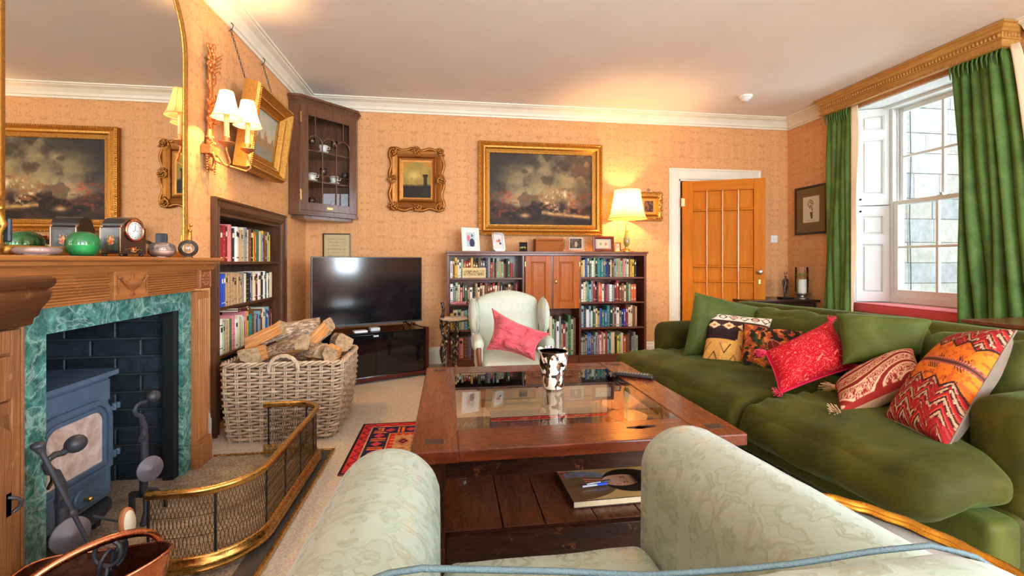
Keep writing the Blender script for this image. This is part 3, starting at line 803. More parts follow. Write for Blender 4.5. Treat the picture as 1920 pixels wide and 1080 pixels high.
# hearth slab
def hearthm():
    t = NT('hearth_stone'); v = t.coord(); f = t.noise(v, 7, 7, 0.7, 0.5); g = t.noise(v, 90, 4, 0.7)
    col = t.ramp(f, [(0.3, lin((112, 98, 84))), (0.5, lin((172, 150, 126))), (0.7, lin((204, 182, 154)))])
    col = t.mix(t.ramp(g, [(0.4, (0.7,)*3), (0.6, (0,)*3)]), col, lin((70, 64, 60))); t.pr(col, 0.85, 0, t.bump(t.mix(0.5, f, g), 0.5, 0.01)); return t.m
M_hearth = hearthm()
m = MB(M_hearth); m.box(-1.93, -0.665, 1.40, 2.735, -0.01, 0.012); struct('hearth', m, bevel=0.003)
m = MB(M_brass); m.box(-0.664, -0.648, 1.2, 2.751, 0, 0.018); m.box(-1.30, -0.664, 2.736, 2.751, 0, 0.018); struct('hearth_edging', m, bevel=0.003)
m = MB(plain('hearth_tile_dark', (62, 58, 56), 0.5)); m.box(-0.74, -0.666, 1.40, 2.73, 0.0122, 0.0135); struct('hearth_border', m)

# ------------------------------------------------------------------ stove
M_cast = plain('blue_black_cast_iron', (64, 84, 106), 0.42, var=0.18, scale=18, bump=0.25, bscale=160, Specular_IOR_Level=0.6)
M_castd = plain('black_iron', (44, 44, 50), 0.5, var=0.3, scale=20, bump=0.3)
st = thing('wood_burning_stove', 'blue-black cast iron wood burning stove inside the marble fireplace', 'stove', (-1.62, 1.87, 0.012), world=True)
sx0, sx1, sy0, sy1, sz0, sz1 = -1.82, -1.40, 1.70, 2.11, 0.13, 0.632
m = MB(M_cast); m.box(sx0, sx1, sy0+0.02, sy1, sz0, sz1); obj('body', m, st, bevel=0.008)
m = MB(M_cast); m.prism([(sx0, sy0+0.01), (sx1+0.03, sy0+0.01), (sx1+0.035, sy0+0.03), (sx1+0.035, sy1+0.0), (sx1+0.02, sy1+0.02), (sx0, sy1+0.02)], lambda a, b, t: (a, b, t), sz1, sz1+0.018); m.box(sx0+0.02, sx1+0.008, sy0+0.02, sy1+0.008, sz1-0.012, sz1); obj('top_plate', m, st, bevel=0.004)
m = MB(M_cast); m.cyl((-1.68, 1.88, sz1+0.01), (-1.68, 1.88, 1.25), 0.062, n=24); m.cyl((-1.68, 1.88, sz1+0.018), (-1.68, 1.88, sz1+0.045), 0.078, n=24); obj('flue_pipe', m, st)
m = MB(M_cast); m.box(sx1, sx1+0.006, sy0+0.022, sy1-0.004, sz1-0.105, sz1-0.02)
obj('upper_panel', m, st, bevel=0.003)
# door with arched window
dy0, dy1, dz0, dz1 = sy0+0.035, sy1-0.012, 0.255, 0.545
def arch(y0, y1, z0, z1, r, n=8):
    p = [(y0, z0), (y1, z0)]
    p += [(y1-r+r*math.cos(PI/2*k/n), z1-r+r*math.sin(PI/2*k/n)) for k in range(n+1)]
    p += [(y0+r-r*math.sin(PI/2*k/n), z1-r+r*math.cos(PI/2*k/n)) for k in range(n+1)]
    return p
def ring(mb, outer, inner, x0, x1):
    n = len(outer); vs = [(x1, *p) for p in outer]+[(x1, *p) for p in inner]+[(x0, *p) for p in outer]+[(x0, *p) for p in inner]; fs = []
    for i in range(n):
        j = (i+1) % n; fs += [(i, j, j+n, i+n), (i+2*n, j+2*n, j, i), (i+n, j+n, j+3*n, i+3*n)]
    mb.add(vs, fs)
m = MB(M_cast); ring(m, arch(dy0, dy1, dz0, dz1, 0.09), arch(dy0+0.02, dy1-0.02, dz0+0.012, dz1-0.02, 0.075), sx1, sx1+0.022)
ring(m, arch(dy0+0.02, dy1-0.02, dz0+0.012, dz1-0.02, 0.075), arch(dy0+0.03, dy1-0.03, dz0+0.02, dz1-0.03, 0.07), sx1, sx1+0.014)
ring(m, arch(dy0+0.03, dy1-0.03, dz0+0.02, dz1-0.03, 0.07), arch(dy0+0.05, dy1-0.042, dz0+0.034, dz1-0.045, 0.05), sx1, sx1+0.019)
obj('stove_door', m, st, bevel=0.002)
t_ = NT('smoked_stove_glass'); v_ = t_.coord(); f_ = t_.noise(v_, 7, 5, 0.6, 0.6)
c_ = t_.ramp(f_, [(0.3, lin((90, 84, 84))), (0.48, lin((176, 150, 138))), (0.62, lin((206, 190, 184))), (0.75, lin((120, 120, 128)))])
t_.pr(c_, 0.12, 0, None); M_sg = t_.m
m = MB(M_sg); m.prism(arch(dy0+0.048, dy1-0.04, dz0+0.032, dz1-0.043, 0.05), lambda a, b, t: (t, a, b), sx1+0.001, sx1+0.009); obj('door_glass', m, st)
for z in (dz0+0.045, dz1-0.05): m = MB(M_cast); m.cyl((sx1+0.02, sy1-0.004, z-0.014), (sx1+0.02, sy1-0.004, z+0.014), 0.008, n=10); m.box(sx1+0.012, sx1+0.026, sy1-0.03, sy1+0.018, z-0.006, z+0.006); m.cyl((sx1+0.02, sy1+0.018, z-0.012), (sx1+0.02, sy1+0.018, z+0.012), 0.008, n=10); obj('hinge', m, st)
m = MB(M_brass); m.tube([(sx1+0.02, dy0+0.015, 0.40), (sx1+0.05, dy0+0.020, 0.40), (sx1+0.055, dy0+0.028, 0.385), (sx1+0.05, dy0+0.035, 0.345), (sx1+0.035, dy0+0.035, 0.315)], [0.008, 0.009, 0.008, 0.007, 0.006], 10)
obj('door_handle', m, st, label='brass door handle')
# lower panel
m = MB(M_cast); m.box(sx1, sx1+0.010, sy0+0.03, sy1-0.008, 0.135, 0.248); m.frame((sx1+0.010, sy0+0.045, 0.150), (0,1,0), (0,0,1), 0.34, 0.085, [(0,0),(0.002,0.004),(0.006,0)]); obj('lower_panel', m, st, bevel=0.002)
m = MB(M_cast); cy = 1.94; m.lathe([(0.036, 0), (0.038, 0.010), (0.030, 0.014), (0.026, 0.010), (0.018, 0.012), (1e-5, 0.016)], 28, (sx1+0.010, cy, 0.192), axis=(1,0,0)); obj('air_control', m, st)
m = MB(M_brass); m.lathe([(0.005, 0.012), (0.005, 0.026), (0.010, 0.030), (0.011, 0.038), (0.006, 0.044), (1e-5, 0.045)], 14, (sx1+0.010, cy, 0.192), axis=(1,0,0)); obj('brass_knob', m, st)
m = MB(M_brass); m.lathe([(0.004, 0.0), (0.004, 0.02), (0.009, 0.024), (0.009, 0.034), (1e-5, 0.038)], 14, (sx1+0.010, sy0+0.03, 0.165), axis=(1,0,0)); obj('brass_knob', m, st)
m = MB(M_castd); pts = [(sx1-0.02, sy0+0.06)]+[(sx1+0.075*math.sin(PI*k/14)**0.6+0.0, sy0+0.06+(sy1-sy0-0.07)*k/14) for k in range(15)]+[(sx1-0.02, sy1-0.01)]
m.prism(pts, lambda a, b, t: (a, b, t), 0.112, 0.124); m.prism([(a+0.0, b) for a, b in pts], lambda a, b, t: (sx1+(a-sx1)*1.04, b, t), 0.108, 0.1125)
obj('ash_lip', m, st, bevel=0.002)
for (a, b) in ((sx0+0.03, sy0+0.06), (sx1-0.05, sy0+0.06), (sx0+0.03, sy1-0.05), (sx1-0.05, sy1-0.05)):
    m = MB(M_castd); m.hexa([(a, b, 0.012), (a+0.03, b, 0.012), (a+0.03, b+0.03, 0.012), (a, b+0.03, 0.012), (a-0.01, b-0.005, 0.135), (a+0.04, b-0.005, 0.135), (a+0.04, b+0.035, 0.135), (a-0.01, b+0.035, 0.135)]); obj('leg', m, st)

# ------------------------------------------------------------------ andirons
def andiron(y, x, label, rz=0.215, h=0.50):
    t = thing('andiron', label, 'andiron', (x, y, 0.012), world=True)
    m = MB(M_castd)
    pts = [(x-0.0, y, 0.10), (x+0.005, y, 0.2), (x+0.0, y+0.004, 0.33), (x+0.002, y, h-0.10), (x-0.004, y-0.012, h-0.055), (x-0.008, y-0.034, h-0.04), (x-0.004, y-0.048, h-0.015), (x+0.0, y-0.036, h+0.004)]
    m.tube(pts, [0.014, 0.016, 0.015, 0.014, 0.012, 0.010, 0.009, 0.006], 10); m.box(x-0.011, x+0.016, y-0.011, y+0.011, h-0.165, h-0.14)
    obj('upright', m, t)
    m = MB(M_castd); m.tube([(x-0.004, y-0.036, h-0.004), (x, y-0.02, h+0.004), (x+0.006, y+0.0, h), (x+0.012, y+0.02, h+0.012)], [0.008, 0.010, 0.010, 0.012], 8)
    m.sphere((x+0.02, y+0.030, h+0.016), 0.027, 14, sy=1.15); obj('ball_finial', m, t)
    m = MB(plain('pewter_grey', (112, 104, 112), 0.45, bump=0.2, metallic=0) if False else plain('pewter_grey', (104, 98, 106), 0.45, bump=0.2))
    m.lathe([(0.050, 0), (0.052, 0.003), (0.050, 0.007), (0.012, 0.009), (0.010, 0.013), (1e-5, 0.014)], 28, (x+0.024, y+0.002, rz), axis=(0.85, -0.5, 0.12)); obj('roundel', m, t)
    m = MB(M_castd)
    for sg in (-1, 1): m.tube([(x, y, 0.13), (x+0.03, y+sg*0.03, 0.115), (x+0.05, y+sg*0.06, 0.07), (x+0.045, y+sg*0.075, 0.016)], [0.013, 0.012, 0.011, 0.012], 8, flat=0.6)
    obj('scrolled_foot', m, t)
    m = MB(M_castd); m.box(x-0.22, x, y-0.010, y+0.010, 0.10, 0.12) if x < -1.30 else m.box(x-0.05, x, y-0.010, y+0.010, 0.10, 0.12)
    m.box(x-0.22 if x < -1.30 else x-0.05, (x-0.20 if x < -1.30 else x-0.035), y-0.010, y+0.010, 0.012, 0.10); obj('log_bar', m, t)
andiron(2.13, -1.285, 'iron andiron with ball finial to the right of the stove')
andiron(1.575, -1.18, 'iron andiron with ball finial left of the stove, beside the cupboard', 0.255, 0.51)
# pokers
t = thing('poker', 'long iron poker leaning by the left andiron, foot on the hearth', 'poker', (-1.06, 1.62, 0.014), world=True)
a = wpt(78, 848, X=-1.13); b = wpt(171, 1028, X=-1.05)
b = Vector((a.x+0.10, a.y+0.20, 0.02)) if False else b
m = MB(M_castd); m.tube([a, b], [0.0065, 0.0055], 10); mid = a.lerp(b, 0.62); dd = (b-a).normalized(); m.tube([mid-dd*0.01, mid, mid+dd*0.01], [0.0065, 0.010, 0.0065], 10)
obj('shaft', m, t)
m = MB(M_castd); m.tube([a-dd*0.0, a-dd*0.02], [0.009, 0.015], 12); m.sphere(a-dd*0.022, 0.017, 10, sz=0.6); obj('knob', m, t)

# ------------------------------------------------------------------ brass mesh fender
fen = thing('fender', 'bow-ended brass fender with wire mesh standing on the hearth', 'fender', (-0.8, 2.2, 0.013), world=True)
def fpath(n=10, o=0.0, r=0.14):
    x0, x1, y0, y1 = -1.02, -0.705+o, 1.71-o, 2.70+o
    rr = r+o; p = [(x0, y0)]
    R2 = 0.20+o
    p += [(x1-R2+R2*math.sin(PI/2*k/n), y0+R2-R2*math.cos(PI/2*k/n)) for k in range(n+1)]
    p += [(x1, y0+(y1-y0)*q) for q in (0.4, 0.5, 0.6, 0.7)]
    p += [(x1-rr+rr*math.cos(PI/2*k/n), y1-rr+rr*math.sin(PI/2*k/n)) for k in range(n+1)]
    p += [(x0, y1)]; return p
def fsweep(name, prof, M):
    p = fpath(); N = len(p); D = []
    for i in range(N):
        a = Vector(p[max(i-1, 0)]); b = Vector(p[min(i+1, N-1)]); t = (b-a).normalized(); D.append((t.y, -t.x, 0))
    m = MB(M); m.sweep([(x, y, 0) for x, y in p], D, [(0,0,1)]*N, prof, False, True); return obj(name, m, fen)
fsweep('top_rail', [(-0.010, 0.296), (-0.010, 0.306), (-0.004, 0.312), (0.006, 0.312), (0.014, 0.306), (0.014, 0.300), (0.008, 0.297), (0.012, 0.290), (0.006, 0.284), (-0.006, 0.284)], M_brass)
fsweep('bottom_rail', [(-0.006, 0.035), (-0.006, 0.075), (0.004, 0.077), (0.010, 0.070), (0.008, 0.062), (0.020, 0.056), (0.022, 0.046), (0.014, 0.042), (0.026, 0.036), (0.022, 0.028), (-0.006, 0.028)], M_brass)
pp = fpath(14)
L = [0.0]
for i in range(1, len(pp)): L.append(L[-1]+(Vector(pp[i])-Vector(pp[i-1])).length)
def along(s):
    s = max(0, min(L[-1]-1e-6, s))
    for i in range(len(L)-1):
        if L[i+1] > s: k = (s-L[i])/(L[i+1]-L[i]); return Vector(pp[i]).lerp(Vector(pp[i+1]), k)
    return Vector(pp[-1])
M_wire = plain('blackened_wire', (72, 58, 44), 0.4, metal=0.7) if False else metal('blackened_wire', (120, 96, 66), 0.4, dark=(50, 40, 32))
m = MB(M_wire); step = 0.0125; n_ = int(L[-1]/step); hgt = 0.21; segs = 10
for fam in (1, -1):
    for i in range(-8, n_+9):
        s0 = i*step; path = []
        for k in range(segs+1):
            z = 0.075+hgt*k/segs; s = s0+fam*(0.055*k/segs) + fam*0.0022*math.sin(2*PI*k/segs*2.5)
            if 0 <= s <= L[-1]: q = along(s); path.append((q.x, q.y, z))
        if len(path) > 2: m.tube(path, 0.0011, 3)
obj('wire_mesh', m, fen, kind='stuff')
M_blk = plain('black_enamel', (20, 20, 22), 0.35)
for k in range(8):
    s = L[-1]*(k+0.02)/7.15; q = along(s); m = MB(M_blk); m.tube([(q.x, q.y, 0.07), (q.x, q.y, 0.287)], 0.0045, 8); obj('post', m, fen)
m = MB(M_wire)
for z in (0.145, 0.215): m.tube([(*along(L[-1]*k/60), z) for k in range(61)], 0.0013, 4)
obj('tie_wire', m, fen)
for s in (0.10, 0.52, 0.9):
    q = along(L[-1]*s); m = MB(M_brass); m.sphere((q.x+0.006, q.y, 0.026), 0.013, 10); m.cyl((q.x+0.006, q.y, 0.036), (q.x+0.006, q.y, 0.046), 0.007); obj('ball_foot', m, fen)

# ------------------------------------------------------------------ copper scuttle with tools
M_copper = metal('copper', (204, 130, 96), 0.22, dark=(188, 112, 78), bump=0.03); M_copin = metal('copper_tarnished', (120, 74, 56), 0.4, dark=(50, 34, 30))
ct = Matrix.Translation((-0.935, 1.32, 0.0)) @ Matrix.Rotation(math.radians(-12), 4, 'Z')
sc = thing('coal_scuttle', 'copper helmet coal scuttle with swing handle in the near left corner', 'coal scuttle', Mx=ct)
def scut(u, v, off=0.0):
    a = 2*PI*u; rx, ry = 0.17, 0.135
    z = 0.02+v*0.245; k = 0.62+0.38*math.sin(min(1, v*1.05)*PI/2)
    lip = (math.cos(a)*0.5+0.5)**2; k2 = v**1.6
    zz = z + k2*(0.10*lip+0.045*((-math.cos(a))*0.5+0.5)**4 - 0.015)
    return ((rx-off)*math.cos(a)*k*(1+0.30*lip*k2), (ry-off)*math.sin(a)*k*(1-0.12*lip*k2), zz+off*0.6)
m = MB(M_copper); m.grid(lambda u, v: scut(u, v), 48, 14, closeu=True)
m.lathe([(0.085, 0), (0.088, 0.006), (0.07, 0.02), (0.075, 0.026)], 30, (0, 0, 0), sx=1.2, sy=0.95); obj('bowl', m, sc)
m = MB(M_copin); m.grid(lambda u, v: scut(u, 0.05+0.95*v, 0.004), 48, 12, closeu=True); m.lathe([(1e-5, 0.03), (0.095, 0.032)], 30, (0, 0, 0), sx=1.0, sy=0.8); obj('bowl_lining', m, sc, label='tarnished inside of the bowl')
m = MB(M_copper); m.tube([Vector(scut(k/60, 1.0)) for k in range(60)], 0.0045, 8, closed=True); obj('rolled_rim', m, sc)
m = MB(M_copper); hp = []
for k in range(21):
    a = PI*k/20; hp.append((0.01+0.02*math.sin(a)-0.075*math.cos(a), -0.138*math.cos(a), 0.262+0.105*math.sin(a)**0.8))
m.tube(hp, [0.007+0.0045*math.sin(PI*k/20) for k in range(21)], 12); obj('swing_handle', m, sc)
# hearth brush
Q = ct @ Matrix.Translation((0.045, 0.01, 0.09))
hb = thing('hearth_brush', 'hearth brush with brown bristles standing in the copper scuttle', 'brush', Mx=Q)
m = MB(plain('bristle', (92, 62, 36), 0.9)); rnd = random.Random(3)
for i in range(420):
    a = rnd.uniform(0, 2*PI); r = rnd.uniform(0.3, 1); z = rnd.uniform(-0.0, 0.10); d = Vector((math.cos(a), math.sin(a), rnd.uniform(-0.2, 0.6))).normalized()
    p = Vector((0, 0, z+0.03)); m.tube([p+d*0.008, p+d*0.036*r+d*0.004], [0.0008, 0.0005], 3)
obj('bristles', m, hb, kind='stuff')
m = MB(M_castd); m.tube([(0, 0, 0), (0, 0, 0.15), (-0.01, 0.02, 0.20)], [0.007, 0.006, 0.005], 8); m.tube([(-0.01+0.03*math.sin(2*PI*k/16), 0.02+0.008*math.sin(2*PI*k/16), 0.235-0.035*math.cos(2*PI*k/16)) for k in range(16)], 0.006, 8, closed=True); obj('handle', m, hb)
Q = ct @ Matrix.Translation((-0.03, 0.05, 0.09)) @ Matrix.Rotation(0.25, 4, 'Y')
tg = thing('fire_tongs', 'pair of dark iron fire tongs with looped handles in the copper scuttle', 'tongs', Mx=Q)
for s in (-1, 1):
    m = MB(M_castd); m.tube([(0, s*0.004, 0), (0, s*0.010, 0.10), (0.004, s*0.006, 0.18)], [0.005, 0.006, 0.006], 8); m.tube([(0.006, s*0.020+0.018*math.cos(2*PI*k/14), 0.215+0.036*math.sin(2*PI*k/14)) for k in range(14)], 0.005, 8, closed=True); obj('arm', m, tg)
# round bat with pale face standing behind the scuttle
Q = Matrix.Translation(wpt(235, 1000, X=-1.02)) @ Matrix.Rotation(math.radians(-25), 4, 'Z')
q = wpt(235, 980, X=-1.02); Q = Matrix.Translation((q.x, q.y, 0.013)) @ Matrix.Rotation(math.radians(-20), 4, 'Z')
bt = thing('hearth_tool', 'oval wooden-backed tool with cream face standing behind the copper scuttle', 'fireside tool', Mx=Q)
zc = q.z-0.013
m = MB(wood('beech', (176, 104, 60), (206, 140, 90), 'z', 8, 0.4)); m.lathe([(0.034, 0), (0.036, 0.004), (0.036, 0.014), (0.030, 0.018)], 28, (0, 0, zc), axis=(1, 0, 0.1), sy=0.62, sx=1.35); obj('back', m, bt)
m = MB(plain('cream_felt', (224, 214, 190), 0.8)); m.lathe([(0.0295, 0.017), (0.028, 0.021), (1e-5, 0.021)], 28, (0, 0, zc), axis=(1, 0, 0.1), sy=0.62, sx=1.35); obj('face', m, bt)
m = MB(M_castd); m.tube([(0, 0, zc-0.03), (-0.002, 0, zc*0.5), (-0.01, 0, 0.002)], [0.006, 0.005, 0.006], 8); m.tube([(0.0, 0, zc), (-0.10, -0.02, zc+0.02)], 0.004, 8); obj('stem', m, bt)

# ------------------------------------------------------------------ pine cupboard at the left edge
M_old = wood('old_pine_upright', (92, 52, 26), (156, 100, 58), 'z', 7, 0.45, bump=0.9, worn=(200, 150, 100))
M_oldy = wood('old_pine_cross', (84, 48, 26), (150, 98, 58), 'y', 8, 0.42, bump=0.9, worn=(206, 158, 106))
cb = thing('pine_cupboard', 'old carved pine cupboard with heavy cornice at the left edge', 'cupboard', (-1.29, 1.0, 0), world=True)
cx, cy0, cy1 = -1.13, 0.45, 1.395
m = MB(M_old); m.box(-1.455, cx-0.02, cy0, cy0+0.02, 0.06, 0.93); m.box(-1.455, cx-0.02, cy1-0.02, cy1, 0.06, 0.93); m.box(-1.455, -1.44, cy0+0.02, cy1-0.02, 0.06, 0.93); m.box(-1.44, cx-0.02, cy0+0.02, cy1-0.02, 0.06, 0.08)
obj('carcass', m, cb, bevel=0.002)
for a_ in (cy1-0.010, cy0): m = MB(M_old); m.box(cx-0.02, cx+0.001, a_, a_+0.010, 0.05, 0.93); obj('corner_post', m, cb, bevel=0.003)
m = MB(M_oldy); m.box(-1.457, cx+0.012, cy0-0.01, cy1+0.008, 0.0, 0.06); obj('plinth', m, cb, bevel=0.004)
m = MB(M_oldy)
CP2 = [(0, 0), (0.010, 0.004), (0.012, 0.020), (0.018, 0.026), (0.022, 0.045), (0.034, 0.070), (0.037, 0.092), (0.030, 0.098), (0.038, 0.104), (0.043, 0.116), (0.042, 0.128), (0.034, 0.134), (0, 0.134)]
m.sweep([(-1.455, cy1, 0.925), (cx, cy1, 0.925), (cx, cy0, 0.925), (-1.455, cy0, 0.925)], [(0,1,0), (1,1,0), (1,-1,0), (0,-1,0)], [(0,0,1)]*4, CP2, False, True); m.box(-1.455, cx, cy0, cy1, 0.926, 1.059)
obj('cornice', m, cb)
for (a, b) in ((cy0+0.012, 0.92), (0.924, cy1-0.012)):
    m = MB(M_old); m.box(cx-0.02, cx, a, a+0.045, 0.07, 0.92); m.box(cx-0.02, cx, b-0.026, b, 0.07, 0.92)
    m.box(cx-0.02, cx-0.001, a+0.045, b-0.026, 0.86, 0.92); m.box(cx-0.02, cx-0.001, a+0.045, b-0.026, 0.70, 0.735); m.box(cx-0.02, cx-0.001, a+0.045, b-0.026, 0.07, 0.13); m.box(cx-0.02, cx-0.012, a+0.04, b-0.02, 0.08, 0.9)
    dr = obj('door', m, cb, bevel=0.003)
    def octf(z0, z1, ya, yb, c):
        o = [(ya+c, z0), (yb-c, z0), (yb, z0+c), (yb, z1-c), (yb-c, z1), (ya+c, z1), (ya, z1-c), (ya, z0+c)]
        i_ = [((y-(ya+yb)/2)*(1-0.05/(yb-ya)*2)+(ya+yb)/2, (z-(z0+z1)/2)*(1-0.025/(z1-z0)*2)+(z0+z1)/2) for y, z in o]
        mm = MB(M_old); ring(mm, o, i_, cx-0.014, cx+0.006); obj('octagonal_moulding', mm, dr, bevel=0.004)
        i2 = [((y-(ya+yb)/2)*0.7+(ya+yb)/2, (z-(z0+z1)/2)*0.78+(z0+z1)/2) for y, z in o]
        mm = MB(M_old); mm.prism(i2, lambda p, q, t: (t, p, q), cx-0.014, cx-0.002); obj('fielded_panel', mm, dr, bevel=0.004)
    octf(0.742, 0.855, a+0.045, b-0.03, 0.004); octf(0.14, 0.695, a+0.045, b-0.03, 0.04)
m = MB(M_castd); m.box(cx, cx+0.006, 1.335, 1.350, 0.44, 0.50); m.tube([(cx+0.006, 1.340, 0.49), (cx+0.018, 1.348, 0.485), (cx+0.022, 1.36, 0.47), (cx+0.014, 1.366, 0.455), (cx+0.006, 1.355, 0.445)], 0.004, 6); m.sphere((cx+0.004, 1.378, 0.458), 0.005, 6)
obj('iron_latch', m, cb, label='dark iron latch')

# ------------------------------------------------------------------ overmantel mirror
mir = thing('overmantel_mirror', 'tall arched gilt overmantel mirror standing on the mantel shelf', 'mirror', (-1.42, 2.19, ZM+0.001), world=True)
my0, my1, mzt, mR = 1.655, 2.728, 2.66, 0.42
def mpath(ins, n=14):
    y0, y1, zt = my0+ins, my1-ins, mzt-ins; Ry = 0.40-ins; Rz = 0.46-ins
    p = [(y1, ZM+0.002+ins*0.0), (y1, 1.5), (y1, 1.85)]
    p += [(y1-Ry+Ry*math.cos(PI/2*k/n), zt-Rz+Rz*math.sin(PI/2*k/n)) for k in range(n+1)]
    p += [(y0+Ry-Ry*math.sin(PI/2*k/n), zt-Rz+Rz*math.cos(PI/2*k/n)) for k in range(n+1)]
    p += [(y0, 1.85), (y0, 1.5), (y0, ZM+0.002)]; return p
t_ = NT('mirror_silver'); g_ = t_.n('BsdfGlossy'); g_.inputs[0].default_value = (0.84, 0.82, 0.76, 1); g_.inputs['Roughness'].default_value = 0.0; t_.ln(g_.outputs[0], t_.out.inputs[0]); M_mir = t_.m
m = MB(M_mir); m.prism(mpath(0.02), lambda a, b, t: (t, a, b), -1.440, -1.428); obj('mirror_glass', m, mir)
p = mpath(0.0); N = len(p); D = []
for i in range(N):
    a = Vector(p[max(i-1, 0)]); b = Vector(p[min(i+1, N-1)]); tt = (b-a).normalized(); D.append((0, -tt.y, tt.x))
m = MB(M_gilt); m.sweep([(-1.458, y, z) for y, z in p], D, [(1,0,0)]*N, [(0, 0), (0, 0.030), (0.006, 0.040), (0.014, 0.042), (0.022, 0.036), (0.026, 0.034), (0.031, 0.036), (0.035, 0.030), (0.035, 0.0)], False, True); obj('gilt_frame', m, mir)
m = MB(M_dark); m.sweep([(-1.458, y, z) for y, z in p], [(0, d[1]*1, d[2]*1) for d in D], [(1,0,0)]*N, [(0.0352, 0.012), (0.0352, 0.028), (0.043, 0.027), (0.043, 0.012)], False, True); obj('dark_slip', m, mir)
m = MB(M_gilt)
for y in (my0+0.02, my1-0.02):
    m = MB(M_gilt); s = 1 if y > 2 else -1
    m.tube([(-1.42, y+s*0.01, 1.13), (-1.41, y+s*0.032, 1.15), (-1.41, y+s*0.028, 1.19), (-1.41, y+s*0.012, 1.22), (-1.415, y+s*0.026, 1.26), (-1.42, y+s*0.018, 1.30), (-1.42, y+s*0.004, 1.32)], [0.014, 0.016, 0.010, 0.012, 0.010, 0.006, 0.004], 8)
    m.sphere((-1.41, y+s*0.036, 1.148), 0.016, 8); m.sphere((-1.41, y, 1.137), 0.018, 8)
    for k in range(5): m.sphere((-1.41, y+s*(0.022+0.006*math.sin(k*2)), 1.18+k*0.03), 0.009, 6)
    obj('scrolled_foot', m, mir)
m = MB(M_gilt); m.box(-1.458, -1.415, my0+0.04, my1-0.04, ZM+0.001, ZM+0.035); obj('bottom_rail', m, mir, bevel=0.006)

# ------------------------------------------------------------------ things on the mantel shelf
G1 = tinted('green_glass', (60, 190, 110), 0.55); G0 = tinted('clear_glass', (255, 250, 244), 0.9); 
m = MB(G1); c = wpt(167, 477, X=-1.315)
gb = thing('glass_dump', 'green glass dome paperweight on the mantel left of the clock', 'paperweight', (-1.335, c.y, ZM))
m.lathe([(1e-5, 0), (0.030, 0.001), (0.044, 0.012), (0.051, 0.036), (0.050, 0.058), (0.039, 0.080), (0.02, 0.089), (1e-5, 0.090)], 36); obj('glass_body', m, gb)
m = MB(plain('milky_green', (110, 226, 150), 0.3)); m.lathe([(1e-5, 0.006), (0.028, 0.007), (0.032, 0.02), (0.034, 0.044), (1e-5, 0.045)], 28); obj('inner_well', m, gb)
c = wpt(308, 477, X=-1.315); gb = thing('glass_candle_bowl', 'round clear glass bowl with pink base right of the clock', 'bowl', (-1.325, c.y, ZM))
m = MB(tinted('pink_glass', (250, 226, 214), 0.8)); m.lathe([(1e-5, 0.0), (0.032, 0.001), (0.052, 0.016), (0.056, 0.036), (0.050, 0.056), (0.032, 0.068), (0.028, 0.068), (0.046, 0.054), (0.052, 0.036), (0.050, 0.034), (1e-5, 0.033)], 36); obj('bowl', m, gb)
m = MB(plain('pink_wax', (255, 206, 184), 0.5)); m.lathe([(1e-5, 0.004), (0.030, 0.005), (0.046, 0.018), (0.048, 0.031), (1e-5, 0.031)], 30); obj('wax', m, gb)
c = wpt(353, 478, X=-1.32); gb = thing('crystal_ball', 'small clear crystal ball on a ring foot at the right end of the mantel', 'ornament', (-1.325, c.y+0.01, ZM))
m = MB(G0); m.sphere((0, 0, 0.048), 0.044, 22); obj('ball', m, gb); m = MB(G0); m.lathe([(0.020, 0), (0.022, 0.004), (0.016, 0.007)], 24); obj('ring_foot', m, gb)
c = wpt(80, 475, X=-1.30); gb = thing('glass_dish', 'low blurred pink glass dish at the left end of the mantel', 'dish', (-1.315, c.y, ZM))
m = MB(tinted('rose_glass', (250, 214, 200), 0.6)); m.lathe([(1e-5, 0.001), (0.045, 0.001), (0.060, 0.014), (0.056, 0.026), (0.05, 0.024), (0.054, 0.014), (0.04, 0.007), (1e-5, 0.007)], 36); obj('dish', m, gb)
m = MB(plain('pink_quartz', (236, 180, 160), 0.3)); m.sphere((0, 0, 0.014), 0.032, 12, sz=0.35); obj('stone', m, gb)
# lacquer clock
c = wpt(240, 476, X=-1.31)
ck = thing('mantel_clock', 'black lacquer mantel clock with round dial and painted red flowers', 'clock', (-1.335, c.y+0.012, ZM), math.radians(28))
# local: front faces +x' after rotation; build with dial on +X side turned toward the camera (-Y)
ck.rotation_euler = (0, 0, math.radians(-9))
M_lac = plain('black_lacquer', (34, 24, 22), 0.18, var=0.2)
w2, dp, hs, R_ = 0.060, 0.045, 0.118, 0.05
def cpro(ins=0.0):
    p = [(-w2+ins, 0.012), (w2-ins, 0.012), (w2-ins, hs)]
    p += [(R_*math.cos(PI*k/12)*(1-ins*8), hs+0.006+(R_*0.78)*math.sin(PI*k/12)) for k in range(13)]
    p += [(-w2+ins, hs)]; return p
m = MB(M_lac); m.prism(cpro(), lambda a, b, t: (t, a, b), -dp, dp); 
for sx_ in (-1, 1):
    for sy_ in (-1, 1): m.sphere((sx_*0.034, sy_*0.048, 0.007), 0.008, 8); 
obj('case', m, ck, bevel=0.002)
m = MB(metal('copper_bezel', (206, 130, 96), 0.25)); m.lathe([(0.044, 0), (0.046, 0.006), (0.040, 0.010), (0.037, 0.006)], 36, (dp, 0, 0.108), axis=(1,0,0), caps=False); obj('bezel', m, ck)
m = MB(plain('silvered_dial', (226, 224, 214), 0.4)); m.lathe([(0.037, 0.001), (0.037, 0.005), (1e-5, 0.0052)], 32, (dp, 0, 0.108), axis=(1,0,0)); fc = obj('dial', m, ck)
m = MB(M_dark)
